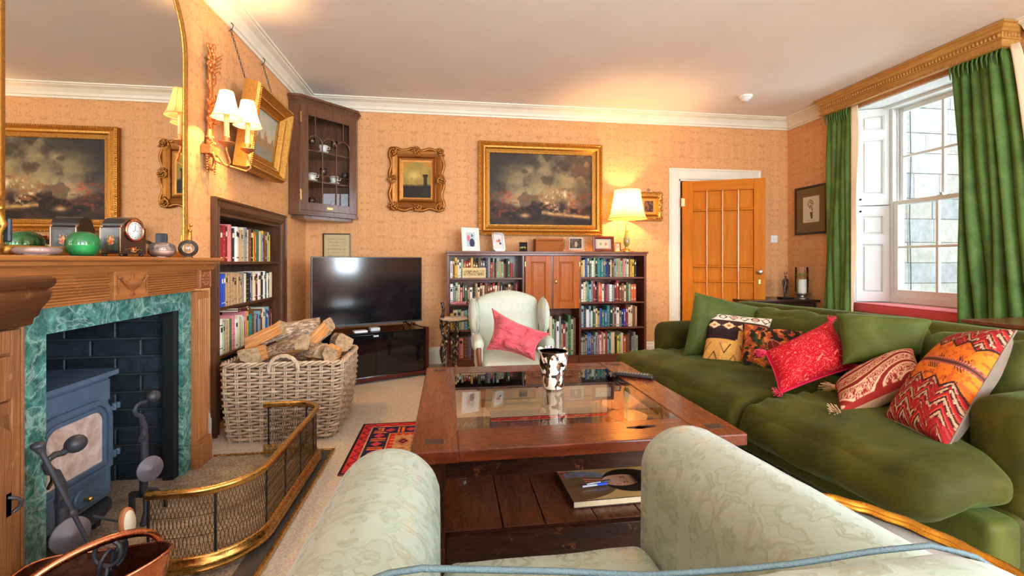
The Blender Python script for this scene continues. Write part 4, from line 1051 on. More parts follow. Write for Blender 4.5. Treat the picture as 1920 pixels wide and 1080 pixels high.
for k, s in enumerate(['XII','I','II','III','IV','V','VI','VII','VIII','IX','X','XI']):
    a = -2*PI*k/12; Rm = Matrix(((0,0,1,dp+0.0055), (1,0,0,-0.029*math.sin(a)), (0,1,0,0.108+0.029*math.cos(a)), (0,0,0,1))) @ Matrix.Rotation(a, 4, 'Z'); m.text(s, 0.009, Rm, 0.0001)
m.box(dp+0.0055, dp+0.0065, -0.0008, 0.0008, 0.108, 0.130); m.hexa([(dp+0.0055, 0.0, 0.1074), (dp+0.0065, 0, 0.1074), (dp+0.0065, -0.016, 0.1014), (dp+0.0055, -0.016, 0.1014), (dp+0.0055, 0, 0.109), (dp+0.0065, 0, 0.109), (dp+0.0065, -0.016, 0.103), (dp+0.0055, -0.016, 0.103)])
for y in (-0.008, 0.008): m.sphere((dp+0.005, y, 0.106), 0.002, 6)
obj('hands_and_numerals', m, fc)
M_pp = painted('lacquer_painting', 0.25)
def flowers(seed, cx_, cy_):
    def f(U, V):
        k = C3((36, 26, 24), U); n = fbm(U*7, V*7, seed); r = np.hypot((U-cx_)*1.2, V-cy_)
        k = cmix(k, C3((60, 66, 40), U), (n > 0.5)*(V < cy_+0.1)*0.8*(r < 0.5)); k = cmix(k, C3((196, 70, 40), U), ((fbm(U*9, V*9, seed+3) > 0.50) & (r < 0.24))*1.0)
        k = cmix(k, C3((214, 150, 70), U), ((fbm(U*15, V*15, seed+5) > 0.60) & (r < 0.30))*1.0); return k
    return f
m = MB(M_pp); picture(m, flowers(3, 0.5, 0.55), (-0.030, -w2-0.0006, 0.022), (1,0,0), (0,0,1), 0.062, 0.085, 30, 40, M_pp)
picture(m, flowers(9, 0.5, 0.4), (dp+0.0006, -0.050, 0.016), (0,1,0), (0,0,1), 0.10, 0.036, 40, 16, M_pp); obj('painted_flowers', m, ck)
m = MB(metal('copper_bezel', (206, 130, 96), 0.25))
for sx_ in (-0.040, 0.040):
    for sy_ in (-0.054, 0.054): m.sphere((sx_, sy_, hs+0.004), 0.004, 8)
for y in (-w2-0.0004, w2+0.0004):
    for x in (-0.040, 0.041): m.box(x-0.001, x+0.001, y-0.0006, y+0.0006, 0.014, hs)
obj('copper_stud', m, ck, kind='stuff')

# ------------------------------------------------------------------ twin wall sconce
sn = thing('wall_sconce', 'carved gilt wall sconce with two lit cream shades between mirror and picture', 'wall light', (-1.44, 2.99, 1.62), world=True)
M_gd = metal('rose_gilt', (206, 142, 86), 0.5, bump=0.7, dark=(120, 74, 40))
m = MB(M_gd); sxx, syy = -1.435, 2.985; rnd = random.Random(8)
m.tube([(sxx, syy, 1.80), (sxx+0.004, syy, 1.95), (sxx+0.006, syy+0.004, 2.1), (sxx+0.004, syy-0.004, 2.26), (sxx, syy, 2.36)], [0.026, 0.020, 0.017, 0.018, 0.012], 10, flat=0.7)
for k in range(60):
    z = rnd.choice([rnd.uniform(2.22, 2.42), rnd.uniform(1.80, 1.86), rnd.uniform(1.9, 2.3)]); sp = 0.035 if z > 2.22 else 0.04 if z < 1.87 else 0.02
    m.sphere((sxx+rnd.uniform(0, 0.022), syy+rnd.uniform(-sp, sp), z), rnd.uniform(0.007, 0.014), 6, sz=rnd.uniform(0.6, 1.6))
for k in range(9):
    z = 1.9+k*0.055; s = 1 if k % 2 else -1
    m.tube([(sxx+0.01, syy+s*0.01, z), (sxx+0.018, syy+s*0.035, z+0.02), (sxx+0.014, syy+s*0.05, z+0.05)], [0.005, 0.004, 0.002], 6); m.sphere((sxx+0.014, syy+s*0.052, z+0.054), 0.007, 6, sz=1.8)
for k in range(5): m.tube([(sxx+0.01, syy+0.01, 2.24+k*0.02), (sxx+0.03, syy+0.06+0.01*k, 2.28+k*0.03), (sxx+0.02, syy+0.09, 2.27+k*0.035)], [0.004, 0.003, 0.0015], 5)
m.box(sxx-0.02, sxx+0.03, syy-0.058, syy+0.058, 1.745, 1.80)
for k in range(9): m.cyl((sxx+0.03, syy-0.052+k*0.013, 1.748), (sxx+0.03, syy-0.052+k*0.013, 1.797), 0.005, n=8)
for k in range(19):
    a = PI*k/18; m.sphere((sxx+0.01, syy-0.036*math.cos(a), 1.735-0.075*math.sin(a)), 0.010, 6)
for s in (-1, 1):
    for k in range(7): m.sphere((sxx+0.008, syy+s*0.046, 1.735-k*0.016), 0.010-k*0.0007, 6)
obj('carved_backplate', m, sn)
M_shade = shade_mat('lit_shade', (255, 214, 150), 0.15); M_cand = plain('candle_sleeve', (238, 196, 130), 0.6)
def sconce_light(p, e, r=0.03, col=(1.0, 0.56, 0.22)):
    l = bpy.data.lights.new('bulb', 'POINT'); l.energy = e; l.color = col; l.shadow_soft_size = r
    o = bpy.data.objects.new('bulb', l); COL.objects.link(o); o.location = p; return o
for (x, y, nm) in ((-1.303, 2.905, 'a'), (-1.250, 3.062, 'b')):
    m = MB(M_gd); s = 1 if y > 3 else -1
    m.tube([(sxx+0.02, syy+s*0.02, 1.775), (sxx+0.06, syy+s*0.05, 1.70), (x+0.0, y-s*0.02, 1.665), (x+0.02, y, 1.69), (x, y, 1.76), (x, y, 1.80)], [0.006, 0.007, 0.006, 0.006, 0.006, 0.006], 8)
    m.lathe([(0.004, 1.775), (0.040, 1.802), (0.044, 1.808), (0.038, 1.808), (0.014, 1.80), (0.012, 1.81), (0.020, 1.835), (0.018, 1.842), (0.0, 1.842)], 24, (x, y, 0)); arm = obj('candle_arm', m, sn)
    m = MB(M_cand); m.cyl((x, y, 1.842), (x, y, 1.985), 0.0145, n=14); obj('candle_sleeve', m, arm)
    m = MB(M_shade)
    pr = [(0.082-0.046*(k/10)**0.62, 1.952+0.158*k/10) for k in range(11)]
    m.lathe([(r, z) for r, z in pr], 24, (x, y, 0)); 
    m.f = [f for f in m.f if len(f) == 4]; m.mi = m.mi[:len(m.f)]; m.sm = m.sm[:len(m.f)]
    sh = obj('lamp_shade', m, sn)
    m = MB(plain('shade_trim', (206, 160, 104), 0.7))
    for r, z in (pr[0], pr[-1]): m.tube([(x+r*math.cos(2*PI*k/24), y+r*math.sin(2*PI*k/24), z) for k in range(24)], 0.0022, 6, closed=True)
    for k in range(6): a = 2*PI*k/6+0.4; m.tube([(x+(r+0.0006)*math.cos(a), y+(r+0.0006)*math.sin(a), z) for r, z in pr], 0.0011, 4)
    obj('trim_braid', m, sh)
    sconce_light((x, y, 2.03), 17, 0.02)

# ------------------------------------------------------------------ tilted gilt picture on chains
gp = thing('gilt_framed_picture', 'deep gilt framed picture tilting forward on chains above the alcove bookcase', 'picture', (-1.35, 3.55, 1.73), world=True)
y0, y1 = 3.20, 3.86
def pf(y, z, d):  # d outward from picture back plane
    k = (z-1.73)/0.57; return (-1.405+0.075*k+d, y, z)
nx = Vector((0.57, 0, -0.075)).normalized(); uz = Vector((0.075, 0, 0.57)).normalized()
GP = [(0, 0), (0, 0.085), (0.012, 0.10), (0.030, 0.104), (0.042, 0.092), (0.060, 0.075), (0.068, 0.078), (0.085, 0.060), (0.092, 0.062), (0.11, 0.045), (0.125, 0.045), (0.125, 0)]
m = MB(M_gilt); m.frame((-1.40, y0, 1.735), (0,1,0), uz, y1-y0, 0.575, GP); 
obj('gilt_frame', m, gp)
m = MB(M_gilt); base = Vector((-1.40, y0, 1.735))
def fpnt(a, b, n): return base + Vector((0,1,0))*a + uz*b + nx*n
for k in range(40):
    t_2 = k/40
    for (a, b) in ((0.02+0.62*t_2, 0.02), (0.02+0.62*t_2, 0.555), (0.02, 0.02+0.53*t_2), (0.64, 0.02+0.53*t_2)): m.sphere(fpnt(a, b, 0.104), 0.008, 5)
    for (a, b) in ((0.075+0.51*t_2, 0.075), (0.075+0.51*t_2, 0.50), (0.075, 0.075+0.42*t_2), (0.585, 0.075+0.42*t_2)): m.sphere(fpnt(a, b, 0.078), 0.005, 4)
obj('leaf_moulding', m, gp, kind='stuff')
def venice(U, V):
    n = fbm(U*5, V*4, 21); k = cmix(C3((186, 178, 160), U), C3((150, 156, 150), U), n); k = cmix(k, C3((206, 186, 140), U), (V > 0.4)*(1-np.abs(V-0.5)*2)*0.6)
    bld = ((V < 0.42+0.12*np.sin(U*23)*(np.sin(U*23) > 0)+0.18*(np.abs(U-0.55) < 0.03)) & (V > 0.26) & (U > 0.15)); k = cmix(k, C3((150, 110, 70), U), bld*(0.5+0.5*fbm(U*20, V*20, 5)))
    k = cmix(k, C3((120, 116, 96), U), (V < 0.26)*(0.4+0.5*fbm(U*9, V*40, 8))); return k
M_oil = painted('oil_paint', 0.5, 0.2, 0.1, 120)
m = MB(M_oil); picture(m, venice, fpnt(0.115, 0.115, 0.03), (0,1,0), uz, y1-y0-0.23, 0.345, 70, 60, M_oil); obj('canvas', m, gp)
for y in (3.27, 3.80):
    m = MB(M_castd)
    n_ = 18
    for k in range(n_):
        z = 2.31+k*(2.665-2.31)/n_; xx = -1.345-0.10*(k/n_)
        m.tube([(xx+0.005*math.cos(2*PI*j/8)*(k % 2), y+0.005*math.cos(2*PI*j/8)*((k+1) % 2), z+0.012*math.sin(2*PI*j/8)) for j in range(8)], 0.0018, 4, closed=True)
    m.tube([(-1.452, y, 2.64), (-1.43, y, 2.66), (-1.425, y, 2.685), (-1.44, y, 2.70)], 0.003, 6)
    obj('hanging_chain', m, gp)

# ------------------------------------------------------------------ alcove bookcase set into the left wall
M_oak = wood('dark_oak', (66, 38, 22), (106, 68, 42), 'z', 6, 0.35, coat=0.25, bump=0.2); M_oaky = wood('dark_oak_cross', (66, 38, 22), (108, 70, 44), 'y', 6, 0.35, coat=0.25, bump=0.2)
ab = thing('alcove_bookcase', 'dark oak bookcase recessed in the left wall behind the log basket', 'bookcase', (-1.6, 3.67, 0), world=True)
m = MB(M_oak); m.box(-1.80, -1.47, 3.10, 3.125, 0.04, 1.44); m.box(-1.80, -1.47, 4.215, 4.24, 0.04, 1.44); m.box(-1.80, -1.785, 3.125, 4.215, 0.04, 1.44); obj('side_panels', m, ab)
for nm_, a_ in (('top_board', 1.40), ('base_board', 0.04)): m = MB(M_oaky); m.box(-1.785, -1.47, 3.125, 4.215, a_, a_+0.03); obj(nm_, m, ab)
AS = [(1.078, 1.098), (0.778, 0.798), (0.462, 0.482), (0.13, 0.15)]
for a, b in AS: m = MB(M_oaky); m.box(-1.784, -1.466, 3.126, 4.214, a, b); obj('shelf', m, ab, bevel=0.002)
m = MB(M_oak); m.sweep([(-1.459, 3.045, 0), (-1.459, 3.045, 1.505), (-1.459, 4.30, 1.505), (-1.459, 4.30, 0)], [(0,1,0), (0,1,-1), (0,-1,-1), (0,-1,0)], [(1,0,0)]*4,
    [(0, 0), (0, 0.030), (0.012, 0.036), (0.024, 0.026), (0.055, 0.020), (0.062, 0.026), (0.075, 0.018), (0.085, 0.006), (0.085, 0)], False)
m.box(-1.47, -1.445, 3.70, 3.708, 1.43, 1.475); m.box(-1.47, -1.452, 4.213, 4.235, 0, 1.43); obj('moulded_frame', m, ab)

# ------------------------------------------------------------------ hanging corner cabinet
M_mah = wood('dark_mahogany', (76, 46, 30), (126, 84, 58), 'z', 6, 0.28, coat=0.5, bump=0.1)  # wood colour lightened to stand in for light reflected off the cabinet
cc = thing('corner_cabinet', 'glazed mahogany corner cabinet hanging high in the left back corner', 'cabinet', (-1.25, 4.75, 1.53), world=True)
A_ = [(-1.455, 4.43), (-1.36, 4.43), (-0.94, 4.85), (-0.94, 4.945), (-1.455, 4.945)]
def cpoly(o): return [(-1.457, 4.43-o), (-1.36+o*0.41, 4.43-o), (-0.94+o, 4.85-o*0.41), (-0.94+o, 4.947), (-1.457, 4.947)]
zz = lambda a, b, t: (a, b, t)
m = MB(M_mah); m.prism(cpoly(0), zz, 1.56, 1.58); m.prism(cpoly(0), zz, 2.56, 2.58); m.box(-1.455, -1.36, 4.43, 4.445, 1.58, 2.56); m.box(-0.955, -0.94, 4.85, 4.945, 1.58, 2.56)
m.box(-1.457, -1.447, 4.445, 4.947, 1.58, 2.56); m.box(-1.447, -0.955, 4.937, 4.947, 1.58, 2.56); obj('carcass', m, cc, bevel=0.002)
m = MB(M_mah); 
for o, a, b in ((0.006, 2.58, 2.592), (0.016, 2.592, 2.604), (0.024, 2.604, 2.62), (0.038, 2.62, 2.632), (0.032, 2.632, 2.645)): m.prism(cpoly(o), zz, a, b)
ex = Vector((0.42, 0.42, 0)).normalized(); en = Vector((0.42, -0.42, 0)).normalized(); c0 = Vector((-1.36, 4.43, 0)); CL = 0.594
for k in range(46): q = c0+ex*(k*0.0131)+en*0.026; m.box(q.x-0.003, q.x+0.003, q.y-0.003, q.y+0.003, 2.606, 2.618)
obj('dentil_cornice', m, cc)
m = MB(M_mah)
for o, a, b in ((0.010, 1.548, 1.56), (0.004, 1.536, 1.548)): m.prism(cpoly(o), zz, a, b)
m.prism([(-1.457, 4.50), (-1.34, 4.50), (-0.99, 4.86), (-0.99, 4.947), (-1.457, 4.947)], zz, 1.505, 1.536); obj('base_moulding', m, cc)
Tc = Matrix((ex, -en, Vector((0,0,1)))).transposed().to_4x4(); Tc.translation = c0
m = MB(M_mah); m.T = Tc
st_ = 0.075
m.box(0.0, st_, -0.012, 0.012, 1.58, 2.56); m.box(CL-st_, CL, -0.012, 0.012, 1.58, 2.56); m.box(st_, CL-st_, -0.0115, 0.0115, 1.58, 1.65); m.box(st_, CL-st_, -0.0115, 0.0115, 2.48, 2.56)
cd = obj('glazed_door', m, cc, bevel=0.003)
m = MB(M_mah); m.T = Tc; gx0, gx1 = st_, CL-st_; bw = (gx1-gx0)/3
def bar(pts, r=0.006): m.tube([(x, -0.004, z) for x, z in pts], r, 6)
for i in range(3):
    xa = gx0+bw*i; xb = xa+bw; xc = (xa+xb)/2
    bar([(xc-bw/2*math.cos(PI*k/12), 2.22+bw/2*math.sin(PI*k/12)) for k in range(13)])
    if i: bar([(xa, 1.65), (xa, 2.22)])
bar([(gx0, 1.93), (gx1, 1.93)], 0.003)
for x in (gx0+bw*0.5, gx0+bw*2.5): bar([(x, 2.22+bw/2), (x, 2.48)]) 
m.box(gx0, gx0+0.006, -0.008, 0.0, 1.65, 2.48); m.box(gx1-0.006, gx1, -0.008, 0.0, 1.65, 2.48); m.box(gx0, gx1, -0.008, 0, 1.65, 1.656); m.box(gx0, gx1, -0.008, 0, 2.474, 2.48)
obj('astragal_bars', m, cd)
m = MB(M_glass); m.T = Tc; m.add([(gx0, 0.003, 1.65), (gx1, 0.003, 1.65), (gx1, 0.003, 2.48), (gx0, 0.003, 2.48)], [(0,1,2,3)]); obj('door_glass', m, cd)
m = MB(M_brass); m.T = Tc; m.box(CL/2-0.03, CL/2+0.03, -0.015, -0.012, 1.602, 1.622); m.sphere((CL-0.05, -0.018, 2.06), 0.006, 8)
for z in (1.72, 2.44): m.box(-0.004, 0.012, -0.016, -0.008, z-0.05, z+0.05)
obj('brass_fitting', m, cd)
for z in (1.86, 2.15): m = MB(M_mah); m.prism([(-1.446, 4.47), (-1.36, 4.46), (-0.97, 4.85), (-0.97, 4.936), (-1.446, 4.936)], zz, z, z+0.012); obj('shelf', m, cc)
rnd = random.Random(4)
def gobletm(h=0.10, r=0.025): return [(r, 0), (r*0.9, 0.004), (0.004, 0.008), (0.004, h*0.45), (r*0.8, h*0.55), (r, h*0.8), (r*0.95, h), (r*0.9, h), (r*0.9, h*0.8), (r*0.7, h*0.58), (1e-5, h*0.52)]
spots = [('lower', 1.581), ('middle', 1.873), ('upper', 2.163)]
for (sn_, z), n_ in zip(spots, (4, 4, 3)):
    for k in range(n_):
        p = Vector((-1.30+0.085*k, 4.60+0.075*k, z)); 
        if (k + len(sn_)) % 2:
            g = thing('wine_glass', 'clear stemmed glass, %s on the %s shelf of the corner cabinet' % (['leftmost', 'second', 'third', 'rightmost'][k], sn_), 'glass', p, group='glassware in the corner cabinet')
            m = MB(M_glass if False else thin_glass('goblet_glass', 1.6)); m.lathe(gobletm(rnd.uniform(0.12, 0.17), 0.032), 18); obj('goblet', m, g)
        else:
            g = thing('china_cup', 'white china cup, %s on the %s shelf of the corner cabinet' % (['leftmost', 'second', 'third', 'rightmost'][k], sn_), 'cup', p, group='china in the corner cabinet')
            m = MB(plain('china_white', (226, 222, 210), 0.15, var=0.03)); m.lathe([(0.03, 0), (0.05, 0.01), (0.052, 0.014), (0.03, 0.016), (0.028, 0.02), (0.042, 0.05), (0.045, 0.075), (0.041, 0.075), (0.036, 0.045), (1e-5, 0.022)], 22); m.tube([(0.04, 0, 0.065), (0.062, 0, 0.06), (0.060, 0, 0.04), (0.04, 0, 0.035)], 0.004, 6); obj('cup', m, g)
# ------------------------------------------------------------------ books
BC = {'r': (150, 34, 34), 'm': (98, 24, 30), 'b': (44, 84, 150), 'n': (28, 38, 66), 't': (40, 130, 130), 'g': (64, 104, 68), 'd': (78, 74, 44), 'k': (26, 24, 24), 'w': (232, 230, 222),
      'c': (220, 204, 168), 'y': (222, 176, 50), 'o': (206, 92, 34), 'p': (216, 128, 130), 's': (112, 66, 38), 'a': (178, 146, 108), 'e': (138, 140, 138), 'l': (128, 168, 180), 'v': (110, 96, 120), 'Y': (244, 222, 40), 'B': (24, 66, 190), 'G': (150, 178, 140)}
BN = {'r': 'red', 'm': 'maroon', 'b': 'blue', 'n': 'navy', 't': 'teal', 'g': 'green', 'd': 'olive', 'k': 'black', 'w': 'white', 'c': 'cream', 'y': 'mustard', 'o': 'orange', 'p': 'pink', 's': 'brown', 'a': 'tan', 'e': 'grey', 'l': 'pale blue', 'v': 'purple', 'Y': 'bright yellow', 'B': 'bright blue', 'G': 'pale green'}
MBK = {k: plain('book_cloth_' + BN[k].replace(' ', '_'), c, 0.55, var=0.12, scale=30, bump=0.1) for k, c in BC.items()}
M_page = plain('page_edges', (222, 206, 172), 0.9); M_gold = plain('gold_blocking', (206, 160, 76), 0.4); M_lab = plain('pale_label', (226, 216, 190), 0.7); M_ink = plain('dark_print', (40, 34, 34), 0.7)
ORD = ['first', 'second', 'third', 'fourth', 'fifth', 'sixth', 'seventh', 'eighth', 'ninth', 'tenth', '11th', '12th', '13th', '14th', '15th', '16th', '17th', '18th', '19th', '20th', '21st', '22nd', '23rd', '24th', '25th', '26th', '27th', '28th', '29th', '30th']
brnd = random.Random(77); NBOOK = [0]
def book_mesh(mb, w, h, d, col, style):
    """spine at y=0 facing -y, x 0..w, standing on z=0"""
    C = MBK[col]; t = min(0.003, w*0.15); r = min(w*0.22, 0.006)
    mb.M = C
    mb.box(0, t, 0.003, d, 0, h); mb.box(w-t, w, 0.003, d, 0, h)
    n = 5; pts = [(w*k/n, 0.003-r*math.sin(PI*k/n)) for k in range(n+1)]
    vs = [(x, y, 0) for x, y in pts]+[(x, y, h) for x, y in pts]; fs = [(k, k+1, k+n+2, k+n+1) for k in range(n)]
    mb.add(vs, fs, True); mb.add([(x, y, h) for x, y in pts], [tuple(range(n+1))]); mb.add([(x, y, 0) for x, y in pts], [tuple(reversed(range(n+1)))])
    mb.box(t, w-t, 0.003, d-0.003, 0.003, h-0.003, M=M_page)
    def band(z0, z1, M, k0=1, k1=n-1):
        p = [(w*k/n, 0.003-r*math.sin(PI*k/n)-0.0006) for k in range(k0, k1+1)]; q = len(p)
        mb.add([(x, y, z0) for x, y in p]+[(x, y, z1) for x, y in p], [(k, k+1, k+q+1, k+q) for k in range(q-1)], True, M=M)
    ink = M_ink if col in 'wcalypGYe' else M_gold if style % 2 else M_lab
    if style in (0, 4): band(h*0.72, h*0.86, ink); band(h*0.10, h*0.13, ink)
    elif style == 1:
        band(h*0.80, h*0.83, ink, 0, n); band(h*0.62, h*0.76, ink, 1, n-1); band(h*0.16, h*0.18, ink, 0, n)
    elif style == 2: band(h*0.30, h*0.85, ink, 2, 3); band(h*0.06, h*0.12, ink, 2, 3)
    elif style == 3:
        for q in range(5): band(h*(0.12+0.16*q), h*(0.125+0.16*q)+0.001, ink, 0, n)
def shelf_books(seq, origin, axis, depth_dir, length, where, hmin, hmax, group, gap=0.0, d=0.15, jitter=0.012, lean_last=False):
    """row of books; axis = unit vector along the shelf, seen left to right; depth_dir points into the case"""
    ax = Vector(axis).normalized(); dd = Vector(depth_dir).normalized()
    ws = [brnd.uniform(0.7, 1.35) for _ in seq]; s = sum(ws); k = (length-0.0008*len(seq))/s
    x = 0.0; cnt = {}
    for i, ch in enumerate(seq):
        w = ws[i]*k
        if ch == ' ': x += w+0.0008; continue
        h = brnd.uniform(hmin, hmax); dep = min(d, h*0.72)
        mb = MB(); st = brnd.choice([0, 1, 2, 3, 4, 5])
        book_mesh(mb, w, h, dep, ch, st)
        o = Vector(origin)+ax*x+dd*brnd.uniform(0.0, jitter)
        R = Matrix((ax, dd, Vector((0,0,1)))).transposed().to_4x4(); R.translation = o
        ob = bpy.data.objects.new('book', mesh('book', mb)); COL.objects.link(ob); ob.matrix_world = R
        size = 'tall' if h > hmin+(hmax-hmin)*0.66 else 'short' if h < hmin+(hmax-hmin)*0.33 else 'upright'
        props(ob, '%s %s book, %s from left %s' % (size, BN[ch], ORD[min(i, 29)], where), 'book', group)
        x += w+0.0008; NBOOK[0] += 1
# alcove rows (spines face the room, left to right = +Y)
def alc(seq, z, length, where, hmin, hmax, y0=3.225): shelf_books(seq, (-1.478, y0, z), (0,1,0), (-1,0,0), length, where, hmin, hmax, 'books in the alcove bookcase', d=0.16)
alc('rrmpknwcacecskyogceyssGy', 1.0985, 0.86, 'on the top alcove shelf', 0.215, 0.255)
alc('Bbaaaaaaaaecknecmwckwgwkcc', 0.7985, 0.89, 'on the second alcove shelf', 0.20, 0.225)
alc('wGacgpwcGwcpytseblscwblm', 0.4825, 0.87, 'on the third alcove shelf', 0.20, 0.25)
alc('skdasmkecsdka', 0.1505, 0.76, 'on the bottom alcove shelf', 0.22, 0.28)
for k, (c, w) in enumerate((('m', 0.20), ('s', 0.18))):
    mb = MB(); book_mesh(mb, 0.014, w, 0.14, c, 0); R = Matrix(((0,-1,0,-1.49), (0,0,1,3.50), (1,0,0,0.735+k*0.0155), (0,0,0,1)))
    # lying flat on the row below, spine to the room
    ob = bpy.data.objects.new('book', mesh('book', mb)); COL.objects.link(ob); ob.matrix_world = R
    props(ob, '%s book lying flat on top of the third alcove row' % BN[c], 'book', 'books in the alcove bookcase')

# ------------------------------------------------------------------ main bookcase
M_bk = wood('bookcase_mahogany', (82, 36, 22), (128, 66, 40), 'z', 6, 0.35, coat=0.3, bump=0.15); M_bkx = wood('bookcase_mahogany_cross', (84, 38, 24), (136, 74, 46), 'x', 6, 0.35, coat=0.3, bump=0.15, worn=(176, 116, 84))
M_cupx = wood('cupboard_pine', (160, 78, 16), (196, 108, 34), 'z', 5, 0.4, coat=0.1, bump=0.1, spec=0.15)
bk = thing('bookcase', 'long low mahogany bookcase with central cupboard against the back wall', 'bookcase', (1.055, 4.79, 0), world=True)
X0, X1, YF, YBk = -0.01, 2.125, 4.65, 4.935
m = MB(M_bkx); m.box(X0-0.012, X1+0.015, YF-0.02, YBk, 1.184, 1.204); obj('top_board', m, bk, bevel=0.004)
m = MB(M_bkx); m.box(X0-0.004, X1+0.004, YF-0.008, YF+0.01, 1.158, 1.184); obj('top_moulding', m, bk, bevel=0.003)
for x, w in ((X0, 0.024), (0.765, 0.022), (1.375, 0.022), (X1-0.026, 0.026)): m = MB(M_bk); m.box(x, x+w, YF, YBk-0.012, 0.0, 1.184); obj('upright', m, bk, bevel=0.002)
m = MB(M_bk); m.box(X0+0.01, X1-0.01, YBk-0.012, YBk, 0.02, 1.184); obj('back_panel', m, bk)
m = MB(M_bkx); m.box(X0+0.024, X1-0.026, YF+0.012, YF+0.03, 0, 0.085); obj('plinth', m, bk)
LS = [0.912, 0.645, 0.378, 0.088]; RS = [0.914, 0.65, 0.378, 0.088]
for z in LS: m = MB(M_bkx); m.box(X0+0.025, 0.764, YF+0.004, YBk-0.013, z, z+0.018); obj('shelf', m, bk, bevel=0.002)
for z in RS: m = MB(M_bkx); m.box(1.398, X1-0.027, YF+0.004, YBk-0.013, z, z+0.018); obj('shelf', m, bk, bevel=0.002)
m = MB(M_bkx); m.box(0.788, 1.374, YF+0.004, YBk-0.013, 0.60, 0.62); obj('shelf', m, bk); m = MB(M_bkx); m.box(0.788, 1.374, YF+0.004, YBk-0.013, 0.088, 0.106); obj('shelf', m, bk)
def cup_door(x0, x1, knob):
    m = MB(M_cupx); y = YF-0.022; a, b = 0.604, 1.156; s = 0.062
    m.box(x0, x0+s, y, y+0.02, a, b); m.box(x1-s, x1, y, y+0.02, a, b); m.box(x0+s, x1-s, y+0.0005, y+0.0195, a, a+s+0.01); m.box(x0+s, x1-s, y+0.0005, y+0.0195, b-s, b)
    d = obj('cupboard_door', m, bk, bevel=0.003)
    m = MB(M_cupx); m.box(x0+s, x1-s, y+0.012, y+0.018, a+s, b-s); m.box(x0+s+0.022, x1-s-0.022, y+0.005, y+0.013, a+s+0.03, b-s-0.022); m.frame((x0+s, y+0.012, a+s+0.01), (1,0,0), (0,0,1), x1-x0-2*s, b-a-2*s-0.01, [(0,0),(0,0.010),(0.006,0.012),(0.012,0.004),(0.012,0)])
    obj('raised_panel', m, d, bevel=0.002)
    if knob:
        m = MB(metal('aged_brass', (190, 160, 110), 0.4)); m.lathe([(0.015, 0), (0.016, 0.003), (0.006, 0.006), (1e-5, 0.006)], 18, (x0+0.03, y, 0.89), axis=(0,-1,0), sy=1.5); m.box(x0+0.028, x0+0.032, y-0.008, y-0.005, 0.882, 0.898); obj('escutcheon', m, d, label='brass keyhole plate')
    m = MB(M_brass); xh = x0-0.003 if not knob else x1-0.002
    for z in (0.68, 1.07): m.box(xh, xh+0.005, y-0.003, y+0.006, z-0.025, z+0.025)
    obj('hinge', m, d)
cup_door(0.792, 1.070, False); cup_door(1.088, 1.372, True)
m = MB(M_bk); m.box(1.071, 1.087, YF-0.015, YF+0.004, 0.60, 1.158); obj('door_stop', m, bk)
def row(seq, x0, z, length, where, hmin, hmax, grp): shelf_books(seq, (x0, YF+0.028, z), (1,0,0), (0,1,0), length, where, hmin, hmax, grp, d=0.17)
gl, gr = 'books in the left bay of the long bookcase', 'books in the right bay of the long bookcase'
row('wsycwGrrryssdvvneremGaGskgr', 0.02, 0.9305, 0.65, 'on the top left-bay shelf', 0.15, 0.21, gl)
row('weGcpkgswkacscsmsrcskkscskr', 0.02, 0.6635, 0.70, 'on the second left-bay shelf', 0.16, 0.22, gl)
row('ycGclgecsrrskmcsgbk', 0.02, 0.3965, 0.70, 'on the third left-bay shelf', 0.17, 0.22, gl)
row('smpsvsmssmrsksmrsbk', 0.02, 0.1065, 0.72, 'on the bottom left-bay shelf', 0.19, 0.235, gl)
row('ycbcgwGktttgBnkcseGaGpGcdyyk', 1.402, 0.9325, 0.62, 'on the top right-bay shelf', 0.17, 0.205, gr)
row('wcGtlermnoowmrvwemrsscdGoo', 1.402, 0.6685, 0.62, 'on the second right-bay shelf', 0.17, 0.225, gr)
row('lnwlwgcabtbtkeswekBrccsa', 1.402, 0.3965, 0.63, 'on the third right-bay shelf', 0.17, 0.23, gr)
row('GeebbvlepwpcrltcckYGcosskeeG', 1.402, 0.1065, 0.64, 'on the bottom right-bay shelf', 0.18, 0.24, gr)
shelf_books('wkcGewearegGs', (1.00, YF+0.03, 0.1065), (1,0,0), (0,1,0), 0.35, 'in the open centre bay', 0.30, 0.42, 'tall books in the centre bay', d=0.20)
mb = MB(); book_mesh(mb, 0.022, 0.15, 0.12, 'p', 2); ob = bpy.data.objects.new('book', mesh('book', mb)); COL.objects.link(ob)
ob.matrix_world = Matrix(((0,0,1,0.03), (0,1,0,YF+0.008), (-1,0,0,0.688), (0,0,0,1)))
ob.matrix_world = Matrix(((0,0,1,0.024), (0,1,0,YF-0.012), (1,0,0,0.6635), (0,0,0,1))) if False else Matrix(((0,0,1,0.03), (0,1,0,YF-0.035), (1,0,0,0.6635), (0,0,0,1)))
props(ob, 'pink paperback lying flat at the front of the second left-bay shelf', 'book')
# card with engraving in front of the top left row
def engraving(U, V):
    k = C3((214, 190, 138), U); n = fbm(U*60, V*26, 40); band = (V > 0.2)*(V < 0.75)*(U > 0.06)*(U < 0.94); return cmix(k, C3((92, 66, 36), U), band*(n > 0.52)*0.85)
M_print = painted('printed_paper', 0.7, 0.2)
m = MB(plain('card', (214, 196, 150), 0.8)); m.box(0.145, 0.385, YF+0.006, YF+0.009, 0.9305, 1.035); picture(m, engraving, (0.145, YF+0.0055, 0.9305), (1,0,0), (0,0,1), 0.24, 0.1045, 90, 36, M_print)
obj('engraved_card', m, label='cream engraved card propped before the books on the top left shelf', cat='card')

